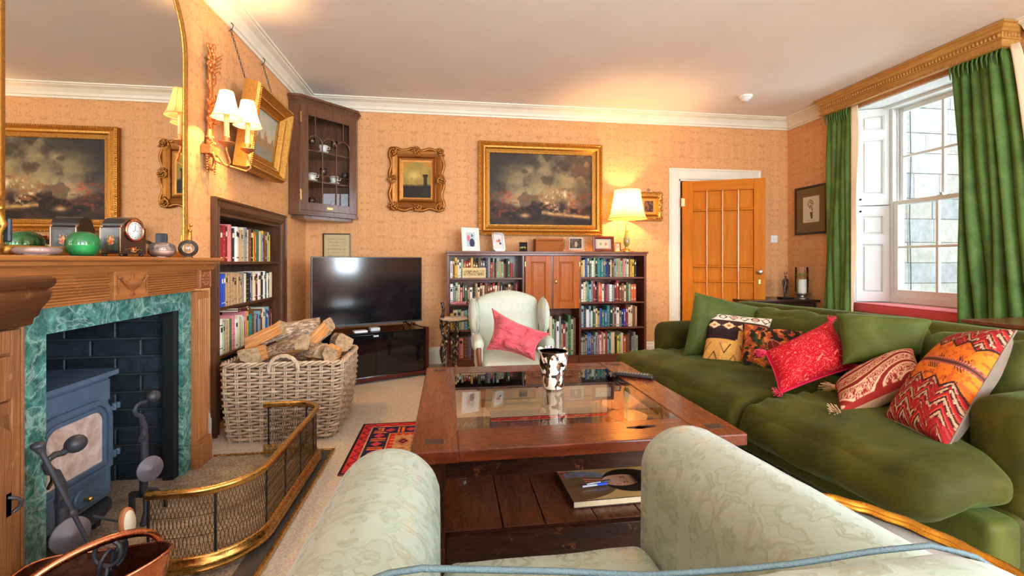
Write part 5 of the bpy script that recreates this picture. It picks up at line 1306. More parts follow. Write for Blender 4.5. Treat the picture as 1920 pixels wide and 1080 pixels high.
# ------------------------------------------------------------------ pictures on the back wall
M_gilt2 = metal('bright_gilt', (190, 138, 66), 0.42, bump=0.4, dark=(120, 80, 34))
def battle(U, V):
    n = fbm(U*4+1, V*3.2, 3, 6); n2 = fbm(U*9, V*8, 15, 5); n3 = fbm(U*24, V*24, 33, 4)
    sky = cmix(C3((72, 66, 56), U), C3((150, 136, 96), U), (n-0.35)*3); glow = np.exp(-(((U-0.32)/0.22)**2+((V-0.36)/0.16)**2)); sky = cmix(sky, C3((206, 186, 132), U), glow*0.75)
    sky = cmix(sky, C3((214, 150, 84), U), np.exp(-(((U-0.93)/0.12)**2+((V-0.80)/0.14)**2))*0.6)
    sky = cmix(sky, C3((52, 44, 36), U), np.clip((0.50-n2)*5, 0, 0.6)); sky = cmix(sky, C3((48, 44, 40), U), np.clip((0.30-U)*2.2+(V-0.55), 0, 0.8))
    gh = 0.33+0.10*np.sin(U*5+0.6)*(U > 0.4)-0.10*np.exp(-((U-0.3)/0.12)**2)+0.05*fbm(U*9, V*0, 9)
    g = cmix(C3((30, 22, 18), U), C3((72, 50, 34), U), (n2-0.4)*3); k = cmix(sky, g, (gh-V)*25)
    env = np.exp(-((U-0.66)/0.17)**2)*np.exp(-((V-0.33)/0.17)**2); fig = env*2.2*(fbm(U*26, V*20, 51, 4)-0.36); k = cmix(k, C3((150, 104, 62), U), np.clip(fig*2.4, 0, 0.8))
    k = cmix(k, C3((228, 204, 156), U), np.clip((fbm(U*44, V*36, 61, 3)-0.60)*14, 0, 1)*np.clip(env*2.2-0.5, 0, 1)*0.9)
    k = cmix(k, C3((140, 60, 34), U), np.clip((fbm(U*30, V*26, 71, 3)-0.60)*10, 0, 0.6)*(V < 0.46)*(V > 0.1)*np.clip(np.abs(U-0.55)*3, 0, 1))
    path = np.exp(-((V-(0.17-0.13*(U-0.55)))/0.025)**2)*(U > 0.5)*(U < 0.98); k = cmix(k, C3((214, 178, 110), U), path*(0.5+n3*0.5))
    k = cmix(k, C3((190, 80, 50), U), np.clip((fbm(U*26, V*22, 81)-0.5)*6, 0, 0.7)*np.exp(-(((U-0.13)/0.12)**2+((V-0.40)/0.09)**2)))
    k = cmix(k, C3((190, 150, 100), U), np.exp(-(((U-0.34)/0.05)**2+((V-0.13)/0.03)**2))); k = cmix(k, C3((230, 214, 170), U), np.exp(-(((U-0.735)/0.014)**2+((V-0.44)/0.06)**2))*0.9)
    k = cmix(k, C3((24, 26, 30), U), np.exp(-(((U-0.70)/0.05)**2+((V-0.27)/0.08)**2))*0.85)
    return k*(0.9+0.2*n3[..., None])
def framed(name, label, cat, o, ux, w, h, prof, mat, paint, nu, nv, inner, tilt=0, extra=None, group=None, canvas_mat=None, cname='canvas', fn='frame'):
    ux = Vector(ux); uz = Vector((0,0,1)); n = ux.cross(uz); o = Vector(o)
    t = thing(name, label, cat, o+ux*w/2, world=True, group=group)
    m = MB(mat); m.frame(o, ux, uz, w, h, prof); obj(fn, m, t)
    m = MB(canvas_mat or M_oil); picture(m, paint, o+ux*inner+uz*inner+n*0.012, ux, uz, w-2*inner, h-2*inner, nu, nv, canvas_mat or M_oil); obj(cname, m, t)
    if extra: extra(t, o, ux, uz, n)
    return t
def big_extra(t, o, ux, uz, n):
    m = MB(M_gilt2)
    W_, H_ = 1.39, 1.02
    def ring_(ins, s, hh, r):
        for k in range(int((W_-2*ins)/s)+1):
            x = ins+k*s
            for z in (ins, H_-ins): m.sphere(o+ux*x+uz*z+n*hh, r, 4)
        for k in range(int((H_-2*ins)/s)+1):
            z = ins+k*s
            for x in (ins, W_-ins): m.sphere(o+ux*x+uz*z+n*hh, r, 4)
    ring_(0.012, 0.022, 0.052, 0.009); ring_(0.112, 0.017, 0.028, 0.0055); obj('beaded_moulding', m, t, kind='stuff')
framed('landscape_painting', 'large gilt framed dark stormy landscape painting above the bookcase', 'painting', (0.33, YB-0.006, 1.385), (1,0,0), 1.39, 1.02,
       [(0, 0), (0, 0.05), (0.02, 0.055), (0.028, 0.045), (0.05, 0.060), (0.068, 0.055), (0.08, 0.038), (0.105, 0.026), (0.118, 0.026), (0.122, 0.012), (0.122, 0)], M_gilt2, battle, 230, 160, 0.118, extra=big_extra)
def column_pic(U, V):
    n = fbm(U*4, V*4, 5); k = cmix(C3((190, 150, 70), U), C3((120, 110, 50), U), n*1.2-0.2); k = cmix(k, C3((220, 190, 110), U), np.exp(-(((U-0.4)/0.25)**2+((V-0.62)/0.14)**2))*(n > 0.45)*0.8)
    k = cmix(k, C3((36, 28, 16), U), (0.36+0.06*fbm(U*9, U*0, 3)-V)*14); col = (np.abs(U-0.80) < 0.06+0.03*(V > 0.58)+0.02*(V < 0.3))*(V < 0.66); k = cmix(k, C3((44, 34, 22), U), col*0.95)
    cor = ((np.abs(U-0.5)*1.0)**2+np.clip(V-0.72, 0, 1)**2*3.2) > 0.235; return cmix(k, C3((186, 130, 48), U), cor*(V > 0.72)*1.0)
def orn_extra(t, o, ux, uz, n):
    m = MB(metal('bronzed_gilt', (170, 116, 60), 0.42, bump=0.6, dark=(70, 42, 22))); rnd = random.Random(2); W_, H_ = 0.545, 0.635
    for (cx_, cz_) in ((0.03, 0.03), (W_-0.03, 0.03), (0.03, H_-0.03), (W_-0.03, H_-0.03), (W_/2, 0.02), (W_/2, H_-0.02), (0.02, H_/2), (W_-0.02, H_/2)):
        for k in range(14): a = rnd.uniform(0, 2*PI); r = rnd.uniform(0, 0.05); m.sphere(o+ux*(cx_+r*math.cos(a))+uz*(cz_+r*math.sin(a)*0.9)+n*rnd.uniform(0.03, 0.055), rnd.uniform(0.009, 0.018), 6)
        for k in range(3):
            a0 = rnd.uniform(0, 2*PI); m.tube([o+ux*(cx_+(0.02+0.006*j)*math.cos(a0+j*0.7))+uz*(cz_+(0.02+0.006*j)*math.sin(a0+j*0.7))+n*0.05 for j in range(7)], [0.009-0.001*j for j in range(7)], 6)
    obj('scrolled_ornament', m, t, kind='stuff')
    m = MB(metal('bronzed_gilt', (170, 116, 60), 0.42)); 
    def edge(k): return 0.012*math.sin(k*2*PI*3)
    for (a, b, s) in ((0, 0, 1), ):
        P_ = []
        for k in range(30): q = k/30; P_.append(o+ux*(W_*q)+uz*(0.0+edge(q))+n*0.028)
        for k in range(30): q = k/30; P_.append(o+ux*(W_+edge(q))+uz*(H_*q)+n*0.028)
        for k in range(30): q = k/30; P_.append(o+ux*(W_*(1-q))+uz*(H_-edge(q))+n*0.028)
        for k in range(30): q = k/30; P_.append(o+ux*(0-edge(q))+uz*(H_*(1-q))+n*0.028)
        m.tube(P_, 0.016, 8, closed=True)
    obj('wavy_outer_edge', m, t)
framed('ornate_framed_painting', 'small painting in a swept bronzed gilt frame left of the large landscape', 'painting', (-0.60, YB-0.006, 1.652), (1,0,0), 0.545, 0.635,
       [(0, 0), (0, 0.03), (0.02, 0.045), (0.045, 0.035), (0.07, 0.022), (0.085, 0.035), (0.092, 0.022), (0.11, 0.014), (0.128, 0.012), (0.13, 0)], metal('bronzed_gilt', (170, 116, 60), 0.42), column_pic, 70, 80, 0.127, extra=orn_extra)
def letter(U, V):
    k = C3((196, 176, 136), U); ln_ = (np.sin(V*60) > 0.3)*(fbm(U*40, V*20, 6) > 0.45)*(U > 0.12)*(U < 0.88)*(V > 0.12)*(V < 0.88); return cmix(k, C3((150, 128, 90), U), ln_*0.5)
framed('framed_letter', 'framed old letter with thin dark frame hanging behind the television', 'picture', (-1.285, YB-0.006, 1.03), (1,0,0), 0.275, 0.36,
       [(0, 0), (0, 0.016), (0.010, 0.018), (0.012, 0.012), (0.012, 0)], plain('ebonised_frame', (40, 22, 20), 0.3), letter, 50, 60, 0.012, canvas_mat=M_print, cname='letter_sheet')
def mini(U, V):
    k = C3((206, 150, 62), U); ins = (U > 0.22)*(U < 0.78)*(V > 0.16)*(V < 0.84); k = cmix(k, C3((54, 44, 38), U), ins*1.0); return cmix(k, C3((150, 120, 90), U), ins*(fbm(U*9, V*9, 12) > 0.55)*0.5)
def mini_extra(t, o, ux, uz, n):
    m = MB(M_gilt2); rnd = random.Random(12)
    for k in range(130):
        s = rnd.randrange(4); q = rnd.random(); a = rnd.uniform(0, 0.045); p = [(q*0.325, a), (q*0.325, 0.33-a), (a, q*0.33), (0.325-a, q*0.33)][s]; m.sphere(o+ux*p[0]+uz*p[1]+n*rnd.uniform(0.02, 0.03), rnd.uniform(0.006, 0.011), 5)
    obj('carved_leaves', m, t, kind='stuff'); m = MB(M_castd); m.tube([o+ux*(0.16+0.014*math.cos(a*PI/5))+uz*(0.355+0.014*math.sin(a*PI/5))+n*0.01 for a in range(10)], 0.003, 5, closed=True); obj('hanging_ring', m, t)
framed('small_gilt_picture', 'small square gilt carved frame partly behind the lampshade', 'picture', (2.12, YB-0.006, 1.565), (1,0,0), 0.325, 0.33,
       [(0, 0), (0, 0.02), (0.02, 0.026), (0.05, 0.02), (0.058, 0.03), (0.068, 0.02), (0.075, 0.012), (0.075, 0)], M_gilt2, mini, 40, 40, 0.07, extra=mini_extra)
def sketch(U, V):
    k = C3((122, 96, 62), U); ins = (U > 0.24)*(U < 0.80)*(V > 0.22)*(V < 0.80); k = cmix(k, C3((214, 200, 172), U), ins*1.0)
    head = np.exp(-(((U-0.50)/0.09)**2+((V-0.64)/0.09)**2)) > 0.5; edge = (np.exp(-(((U-0.50)/0.10)**2+((V-0.64)/0.10)**2)) > 0.42) & ~head
    k = cmix(k, C3((80, 66, 54), U), ins*(edge | (head & (fbm(U*40, V*40, 9) > 0.58)))*0.8); body = (np.abs(U-0.52+(V-0.5)*0.12) < 0.055*(1-(0.55-V)*1.8))*(V < 0.57)*(V > 0.30); k = cmix(k, C3((70, 58, 48), U), ins*body*(fbm(U*30, V*30, 19) > 0.44)*0.9)
    return cmix(k, C3((196, 178, 140), U), ((V < 0.27) & (V > 0.255) & (U > 0.4) & (U < 0.66))*0.7)
framed('caricature_sketch', 'pencil sketch of a figure in brown mount and black frame beside the curtain', 'picture', (XR-0.006, 4.815, 1.405), (0,-1,0), 0.46, 0.545,
       [(0, 0), (0, 0.018), (0.022, 0.022), (0.024, 0.012), (0.024, 0)], plain('ebonised_frame', (40, 22, 20), 0.3), sketch, 90, 110, 0.023, canvas_mat=M_print, cname='mounted_sketch')

# ------------------------------------------------------------------ things on top of the bookcase
ZT = 1.2045
def stand_frame(name, label, c, yaw, lean, w, h, fw, mat, paint, depth=0.012, mount=None, strut=True, oct=False, roll=0):
    T_ = Matrix.Translation(c) @ Matrix.Rotation(yaw, 4, 'Z') @ Matrix.Rotation(-lean, 4, 'X') @ Matrix.Rotation(roll, 4, 'Y')
    t = thing(name, label, 'photo frame', Mx=T_)
    m = MB(mat)
    if oct:
        c_ = 0.02
        def o8(i): return [(-w/2+c_+i*0.4, i), (w/2-c_-i*0.4, i), (w/2-i, c_+i*0.4), (w/2-i, h-c_-i*0.4), (w/2-c_-i*0.4, h-i), (-w/2+c_+i*0.4, h-i), (-w/2+i, h-c_-i*0.4), (-w/2+i, c_+i*0.4)]
        o_, i_ = o8(0), o8(fw); n_ = 8; vs = [(x, -depth, z) for x, z in o_]+[(x, -depth-0.0, z) for x, z in i_]+[(x, 0, z) for x, z in o_]+[(x, -depth*0.4, z) for x, z in i_]; fs = []
        for i in range(n_): j = (i+1) % n_; fs += [(i, j, j+n_, i+n_), (i+2*n_, j+2*n_, j, i), (i+n_, j+n_, j+3*n_, i+3*n_)]
        m.add(vs, fs)
    else: m.frame((-w/2, 0, 0), (1,0,0), (0,0,1), w, h, [(0, 0), (0, depth), (fw*0.5, depth*1.15), (fw, depth*0.7), (fw, 0)])
    m.box(-w/2+0.004, w/2-0.004, -0.002, 0.002, 0.004, h-0.004); obj('frame', m, t)
    m = MB(M_print); picture(m, paint, (-w/2+fw*0.95, -0.0045, fw*0.95), (1,0,0), (0,0,1), w-1.9*fw, h-1.9*fw, 40, 50, M_print); obj('photograph', m, t)
    if strut:
        m = MB(plain('black_card', (30, 26, 26), 0.8)); L_ = h*0.62; m.hexa([(-0.02, 0.002, L_), (0.02, 0.002, L_), (0.02, 0.004, L_), (-0.02, 0.004, L_), (-0.03, 0.002+L_*math.sin(lean+0.26), L_-L_*math.cos(lean+0.1)*0.96), (0.03, 0.002+L_*math.sin(lean+0.26), L_-L_*math.cos(lean+0.1)*0.96), (0.03, 0.004+L_*math.sin(lean+0.26), L_-L_*math.cos(lean+0.1)*0.96), (-0.03, 0.004+L_*math.sin(lean+0.26), L_-L_*math.cos(lean+0.1)*0.96)]); obj('strut', m, t)
    return t
def photo1(U, V):
    k = C3((232, 228, 222), U); pic = (U > 0.2)*(U < 0.82)*(V > 0.12)*(V < 0.88); k = cmix(k, C3((176, 200, 214), U), pic); k = cmix(k, C3((56, 66, 86), U), pic*(np.exp(-(((U-0.60)/0.20)**2+((V-0.32)/0.26)**2)) > 0.45))
    k = cmix(k, C3((206, 110, 120), U), pic*(np.exp(-(((U-0.36)/0.12)**2+((V-0.58)/0.22)**2)) > 0.5)); k = cmix(k, C3((222, 180, 156), U), pic*(np.exp(-(((U-0.38)/0.07)**2+((V-0.74)/0.07)**2)) > 0.5)); return cmix(k, C3((90, 84, 74), U), pic*(np.exp(-(((U-0.62)/0.08)**2+((V-0.70)/0.09)**2)) > 0.5))
def photo2(U, V):
    k = C3((224, 216, 210), U)
    for (x, y, c) in ((0.36, 0.55, (216, 130, 110)), (0.55, 0.55, (206, 100, 90)), (0.70, 0.40, (60, 66, 90)), (0.6, 0.60, (150, 100, 70))): k = cmix(k, C3(c, U), (np.exp(-(((U-x)/0.13)**2+((V-y)/0.10)**2)) > 0.5))
    return k
def photo3(U, V):
    n = fbm(U*6, V*6, 4); k = cmix(C3((52, 44, 40), U), C3((120, 100, 84), U), (n > 0.5)*0.8); k = cmix(k, C3((214, 196, 170), U), (np.exp(-(((U-0.5)/0.12)**2+((V-0.45)/0.3)**2)) > 0.5)*0.9); return cmix(k, C3((234, 232, 226), U), (V < 0.08)+(U < 0.05)+(U > 0.95)+(V > 0.94))
def photo4(U, V):
    k = C3((222, 206, 170), U); k = cmix(k, C3((200, 190, 180), U), ((np.abs(U-0.5) > 0.36) | (np.abs(V-0.5) > 0.36))*1.0); k = cmix(k, C3((150, 160, 90), U), (np.exp(-(((U-0.33)/0.09)**2+((V-0.5)/0.16)**2)) > 0.5)); return cmix(k, C3((206, 130, 116), U), (np.exp(-(((U-0.66)/0.09)**2+((V-0.5)/0.16)**2)) > 0.5))
def photo5(U, V):
    n = fbm(U*5, V*6, 14); k = C3((28, 24, 20), U); return cmix(k, C3((206, 190, 120), U), (np.abs(V-0.4-0.3*np.sin(U*4)*(U-0.3)) < 0.10)*(n > 0.42)*0.9)
def tp(u, v=471, Y=4.72): p = wpt(u, v, Y=Y); return (p.x, Y, ZT+0.001)
stand_frame('photo_frame', 'white photo frame with a couple, leftmost on the bookcase', tp(883), math.radians(22), 0.13, 0.20, 0.245, 0.022, plain('white_frame', (236, 232, 222), 0.3), photo1)
stand_frame('photo_frame', 'silver eight-sided photo frame tilted next to the white frame', tp(936), math.radians(30), 0.18, 0.15, 0.20, 0.018, metal('polished_silver', (226, 224, 220), 0.15), photo2, oct=True, roll=-0.0)
stand_frame('photo_frame', 'tiny dark frame with white bird picture before the big painting', tp(981), 0, 0.06, 0.085, 0.095, 0.008, plain('ebonised_frame', (40, 22, 20), 0.3), photo5)
m = MB(wood('box_walnut', (150, 76, 18), (190, 110, 40), 'x', 6, 0.45, spec=0.12)); p = tp(1032); m.box(p[0]-0.15, p[0]+0.15, 4.76, 4.90, ZT, ZT+0.115)
wb_ = thing('wooden_box', 'plain walnut wooden box in the middle of the bookcase top', 'box', (p[0], 4.83, ZT), world=True); m2 = MB(m.M); m2.box(p[0]-0.152, p[0]+0.152, 4.758, 4.902, ZT+0.117, ZT+0.140)
m.v = [(a, b, c) for a, b, c in m.v]; obj('box_body', m, wb_, bevel=0.002); obj('lid', m2, wb_, bevel=0.003); m = MB(M_brass); m.sphere((p[0]+0.01, 4.757, ZT+0.08), 0.006, 8); obj('keyhole', m, wb_)
p = tp(1077); ac = thing('acrylic_frame', 'clear acrylic block frame with dark photograph beside the walnut box', 'photo frame', (p[0], 4.71, ZT+0.0005), math.radians(6))
m = MB(thin_glass('acrylic', 1.5)); m.box(-0.115, 0.115, -0.012, 0.012, 0, 0.165); obj('acrylic_block', m, ac, bevel=0.003); m = MB(M_print); picture(m, photo3, (-0.06, 0, 0.022), (1,0,0), (0,0,1), 0.15, 0.125, 40, 40, M_print); obj('photograph', m, ac)
stand_frame('photo_frame', 'reddish mahogany landscape photo frame holding two small ovals', tp(1131), math.radians(0), 0.06, 0.235, 0.165, 0.030, wood('frame_mahogany', (104, 38, 24), (140, 62, 38), 'x', 6, 0.25, coat=0.4), photo4, 0.02)
stand_frame('photo_frame', 'slim gilt upright frame between mahogany frame and lamp', tp(1158, Y=4.80), 0, 0.05, 0.07, 0.105, 0.012, M_gilt2, photo4)
# table lamp
lx, ly = 1.945, 4.76
tl = thing('table_lamp', 'lit table lamp with green onyx stem and bell shade on the bookcase', 'lamp', (lx, ly, ZT), world=True)
m = MB(M_brass); m.lathe([(0.055, ZT), (0.057, ZT+0.006), (0.040, ZT+0.012), (0.022, ZT+0.03), (0.016, ZT+0.045), (0.022, ZT+0.052), (0.016, ZT+0.058)], 24, (lx, ly, 0))
for k in range(4):
    a = PI/4+PI/2*k; m.tube([(lx+0.02*math.cos(a), ly+0.02*math.sin(a), ZT+0.03), (lx+0.055*math.cos(a), ly+0.055*math.sin(a), ZT+0.022), (lx+0.080*math.cos(a), ly+0.080*math.sin(a), ZT+0.005)], [0.006, 0.005, 0.007], 8)
obj('brass_base', m, tl)
t_ = NT('green_onyx'); v_ = t_.coord('Object', (1, 1, 3)); f_ = t_.noise(v_, 16, 4, 0.6, 1.0)
t_.pr(t_.ramp(f_, [(0.35, lin((56, 96, 50))), (0.5, lin((150, 160, 84))), (0.65, lin((196, 120, 50)))]), 0.12, 0, None, Coat_Weight=0.5); M_onyx = t_.m
m = MB(M_onyx); m.lathe([(0.016, ZT+0.058), (0.030, ZT+0.08), (0.036, ZT+0.11), (0.032, ZT+0.15), (0.020, ZT+0.20), (0.014, ZT+0.225)], 24, (lx, ly, 0)); obj('onyx_vase', m, tl)
m = MB(M_brass); m.lathe([(0.017, ZT+0.225), (0.017, ZT+0.235), (0.012, ZT+0.24)], 18, (lx, ly, 0)); obj('brass_collar', m, tl)
m = MB(plain('onyx_stem', (160, 176, 110), 0.2)); m.lathe([(0.013, ZT+0.24), (0.012, ZT+0.36), (0.009, ZT+0.40), (0.006, ZT+0.5)], 16, (lx, ly, 0)); obj('stem', m, tl)
M_shade2 = shade_mat('lit_table_shade', (255, 208, 134), 0.08)
pr = [(0.215-0.075*(k/12)**0.5, 1.565+0.315*k/12) for k in range(13)]
m = MB(M_shade2); m.lathe([(r, z) for r, z in pr], 48, (lx, ly-0.02, 0), mod=lambda a, z: 1+0.02*math.cos(6*a)); m.f = [f for f in m.f if len(f) == 4]; m.mi = m.mi[:len(m.f)]; m.sm = m.sm[:len(m.f)]; sh = obj('lamp_shade', m, tl)
m = MB(plain('shade_trim', (206, 160, 104), 0.7))
for r, z in (pr[0], pr[-1]): m.tube([(lx+r*(1+0.02*math.cos(12*PI*k/48))*math.cos(2*PI*k/48), ly-0.02+r*(1+0.02*math.cos(12*PI*k/48))*math.sin(2*PI*k/48), z) for k in range(48)], 0.003, 6, closed=True)
for k in range(6): a = 2*PI*k/6; m.tube([(lx+r*1.022*math.cos(a), ly-0.02+r*1.022*math.sin(a), z) for r, z in pr], 0.0016, 4)
obj('shade_braid', m, sh)
sconce_light((lx, ly-0.02, 1.72), 24, 0.04)

# ------------------------------------------------------------------ television and stand
ang = math.atan2(4.68-4.23, -0.27+1.20)
tv = thing('television', 'large black flat television on the glass stand in the left corner', 'television', (-0.735, 4.455, 0.47), ang)
M_tvf = plain('tv_bezel', (46, 50, 56), 0.3); t_ = NT('tv_screen'); v_ = t_.coord(); 
t_.pr((0.006, 0.005, 0.007), 0.10, 0, None, Specular_IOR_Level=0.35); M_scr = t_.m
m = MB(M_tvf); m.box(-0.52, 0.52, -0.012, 0.012, 0.03, 0.672); m.box(-0.36, 0.36, 0.012, 0.055, 0.10, 0.42); obj('casing', m, tv, bevel=0.003)
m = MB(M_scr); m.box(-0.511, 0.511, -0.0135, -0.0120, 0.046, 0.664); obj('screen', m, tv)
m = MB(M_tvf); m.box(-0.52, 0.52, -0.016, -0.0122, 0.030, 0.044); obj('lower_bezel', m, tv, bevel=0.001)
for s in (-1, 1): m = MB(M_blk); m.tube([(s*0.34, 0.0, 0.035), (s*0.37, -0.085, 0.006)], [0.009, 0.007], 8); m.tube([(s*0.34, 0.0, 0.035), (s*0.37, 0.10, 0.006)], [0.009, 0.007], 8); obj('foot', m, tv)
sa = math.atan2(0.212, 0.525)
ts = thing('tv_stand', 'black glass television stand with dark mahogany side posts', 'tv stand', (-0.70, 4.44, 0), ang-0.02)
M_bgl = plain('black_glass', (12, 12, 14), 0.05, Specular_IOR_Level=0.6); M_red = wood('red_mahogany', (60, 14, 14), (96, 28, 24), 'z', 5, 0.2, coat=0.6)
m = MB(M_bgl); m.box(-0.50, 0.44, -0.20, 0.20, 0.445, 0.455); obj('glass_top', m, ts, bevel=0.002)
m = MB(M_bgl); m.box(-0.50, 0.44, -0.19, 0.20, 0.055, 0.44); obj('cabinet_body', m, ts)
for a, b in ((-0.495, -0.035), (-0.03, 0.43)): m = MB(M_bgl); m.box(a, b, -0.197, -0.192, 0.065, 0.435); d_ = obj('glass_door', m, ts, bevel=0.001); m = MB(M_steel); m.box((b if a < -0.1 else a)-0.02, (b if a < -0.1 else a)+0.02, -0.202, -0.197, 0.415, 0.43); obj('clip_handle', m, d_)
for x in (-0.525, 0.44): m = MB(M_red); m.box(x, x+0.032, -0.215, -0.15, 0.0, 0.47); m.box(x, x+0.032, 0.15, 0.20, 0, 0.47); m.box(x+0.004, x+0.028, -0.15, 0.15, 0.03, 0.46); obj('side_post', m, ts, bevel=0.004)
m = MB(M_red); m.box(-0.50, 0.44, -0.21, 0.20, 0.02, 0.055); obj('base_rail', m, ts, bevel=0.003)
Q = Matrix.Translation((-0.70, 4.44, 0)) @ Matrix.Rotation(ang-0.02, 4, 'Z')
m = MB(plain('white_plastic', (216, 222, 226), 0.3)); m.T = Q; m.puff(-0.22, -0.10, -0.185, -0.10, 0.456, 0.478, 0.010, 4); m.T = None; obj('set_top_box', m, label='small white puck-shaped box on the tv stand', cat='device')
m = MB(plain('grey_plastic', (180, 184, 188), 0.35)); m.T = Q; m.puff(-0.07, 0.02, -0.16, -0.08, 0.456, 0.492, 0.012, 4); m.T = None; obj('media_player', m, label='small rounded grey media box beside the white one on the tv stand', cat='device')

# ------------------------------------------------------------------ little black and gilt table beside the bookcase
p = wpt(851, 596, Y=4.35); bx, by = p.x, 4.35
kt = thing('spindle_table', 'small black lacquer table with turned gilt-flecked legs and round top', 'table', (bx, by, 0), world=True)
t_ = NT('black_gilt_lacquer'); v_ = t_.coord(); f_ = t_.noise(v_, 45, 3, 0.6); t_.pr(t_.ramp(f_, [(0.55, lin((24, 18, 16))), (0.60, lin((190, 150, 90)))]), 0.3, 0, None); M_bgilt = t_.m
zt = p.z
m = MB(plain('cream_top', (206, 176, 138), 0.5)); m.lathe([(0.125, zt-0.016), (0.135, zt-0.008), (0.130, zt), (1e-5, zt+0.001)], 28, (bx, by, 0)); obj('round_top', m, kt)
m = MB(M_bgilt); m.lathe([(0.05, zt-0.028), (0.135, zt-0.024), (0.138, zt-0.014), (0.125, zt-0.014)], 28, (bx, by, 0)); obj('top_rim', m, kt)
for (ax_, ay_, tx_, ty_) in ((-0.045, -0.02, -0.12, -0.06), (0.03, -0.035, 0.02, -0.05), (0.0, 0.07, 0.0, 0.11)):
    m = MB(M_bgilt); n_ = 26; m.tube([(bx+ax_+(tx_-ax_)*k/n_, by+ay_+(ty_-ay_)*k/n_, (zt-0.026)*(1-k/n_)) for k in range(n_+1)], [0.011+0.006*abs(math.sin(k*1.1))*(1 if k % 6 else 0.2) for k in range(n_+1)], 10); obj('turned_leg', m, kt)
m = MB(M_bgilt); m.tube([(bx-0.11+0.012*math.sin(k*0.8), by+0.06, 0.02+0.69*k/20) for k in range(21)], [0.012+0.005*abs(math.sin(k*1.3)) for k in range(21)], 10); 
m.tube([(bx-0.11, by+0.06, 0.46), (bx-0.04, by+0.03, zt-0.02)], 0.008, 8); obj('back_post', m, kt)
m = MB(plain('magazine_cover', (222, 196, 176), 0.4)); m.box(bx-0.09, bx+0.12, by-0.07, by+0.07, zt+0.002, zt+0.007); obj('folded_magazine', m, label='thin folded magazine lying on the little black table', cat='magazine', bevel=0.001)

# ------------------------------------------------------------------ small wing chair
M_wing = damask('pale_sage_damask', (196, 204, 186), (201, 209, 192), (0.05, 0.05, 0.07), 17, 0.6, 0.3, 0.1); M_legw = wood('walnut_leg', (110, 60, 34), (150, 92, 58), 'z', 6, 0.35)
wc = thing('wing_chair', 'low pale sage wing chair facing the room before the bookcase', 'armchair', (0.51, 3.78, 0), world=True)
wx, wy = 0.515, 3.50
def back_fn(o):
    k = max(0, (o.z-0.35)/0.5); return (o.x, o.y+0.10*k, o.z+0.085*(1-((o.x-wx)/0.30)**2)*max(0, (o.z-0.6)/0.15)**1.0*1.0 if o.z > 0.6 else o.z)
m = MB(M_wing); m.puff(wx-0.275, wx+0.275, wy+0.36, wy+0.46, 0.20, 0.755, 0.04, 12, (0, 0.02, 0), fn=back_fn); obj('backrest', m, wc)
m = MB(M_wing); m.puff(wx-0.25, wx+0.25, wy-0.10, wy+0.40, 0.20, 0.335, 0.035, 10, (0, 0, 0.025)); obj('seat', m, wc)
m = MB(M_wing); m.puff(wx-0.245, wx+0.245, wy-0.11, wy-0.085, 0.16, 0.30, 0.01, 6); m.box(wx-0.245, wx+0.245, wy-0.09, wy+0.40, 0.14, 0.21); obj('seat_rail', m, wc)
for s in (-1, 1):
    def wing_fn(o, s=s): k = max(0, (o.z-0.35)/0.45); return (o.x+s*0.015*k, o.y+0.08*k-0.05*max(0, math.sin(k*PI)), o.z)
    xa, xb = (wx+0.245, wx+0.335) if s > 0 else (wx-0.335, wx-0.245)
    m = MB(M_wing); m.puff(xa, xb, wy+0.20, wy+0.42, 0.50, 0.785, (0.042, 0.09, 0.12), 8, fn=wing_fn); m.puff(xa+0.02, xb-0.02, wy+0.28, wy+0.42, 0.36, 0.60, 0.022, 5, fn=wing_fn); obj('wing', m, wc)
    xa, xb = (wx+0.235, wx+0.325) if s > 0 else (wx-0.325, wx-0.235)
    m = MB(M_wing); m.puff(xa, xb, wy-0.02, wy+0.40, 0.395, 0.50, (0.042, 0.05, 0.05), 8); m.puff(xa+0.03, xb-0.01, wy+0.02, wy+0.40, 0.22, 0.44, 0.02, 6); obj('armrest', m, wc)
    xm = (xa+xb)/2
    m = MB(M_legw); m.tube([(xm, wy-0.005, 0.43), (xm, wy-0.022, 0.38), (xm-s*0.005, wy-0.02, 0.30), (xm-s*0.012, wy-0.03, 0.22)], [0.020, 0.020, 0.016, 0.020], 10); obj('arm_support', m, wc)
    for yy in (wy-0.085, wy+0.38): m = MB(M_legw); m.tube([(xm-s*0.03, yy, 0.16), (xm-s*0.028, yy, 0.08), (xm-s*0.026, yy, 0.0)], [0.022, 0.017, 0.013], 10); obj('leg', m, wc)
    m = MB(plain('sage_piping', (170, 182, 166), 0.6)); m.tube([(xm+s*(-0.01)+0.0, wy+0.215+0.05, 0.44+0.0), (xm, wy+0.19, 0.55), (xm, wy+0.17, 0.65), (xm+s*0.01, wy+0.21, 0.76), (xm+s*0.012, wy+0.30, 0.80)], 0.004, 6); obj('piping', m, wc)

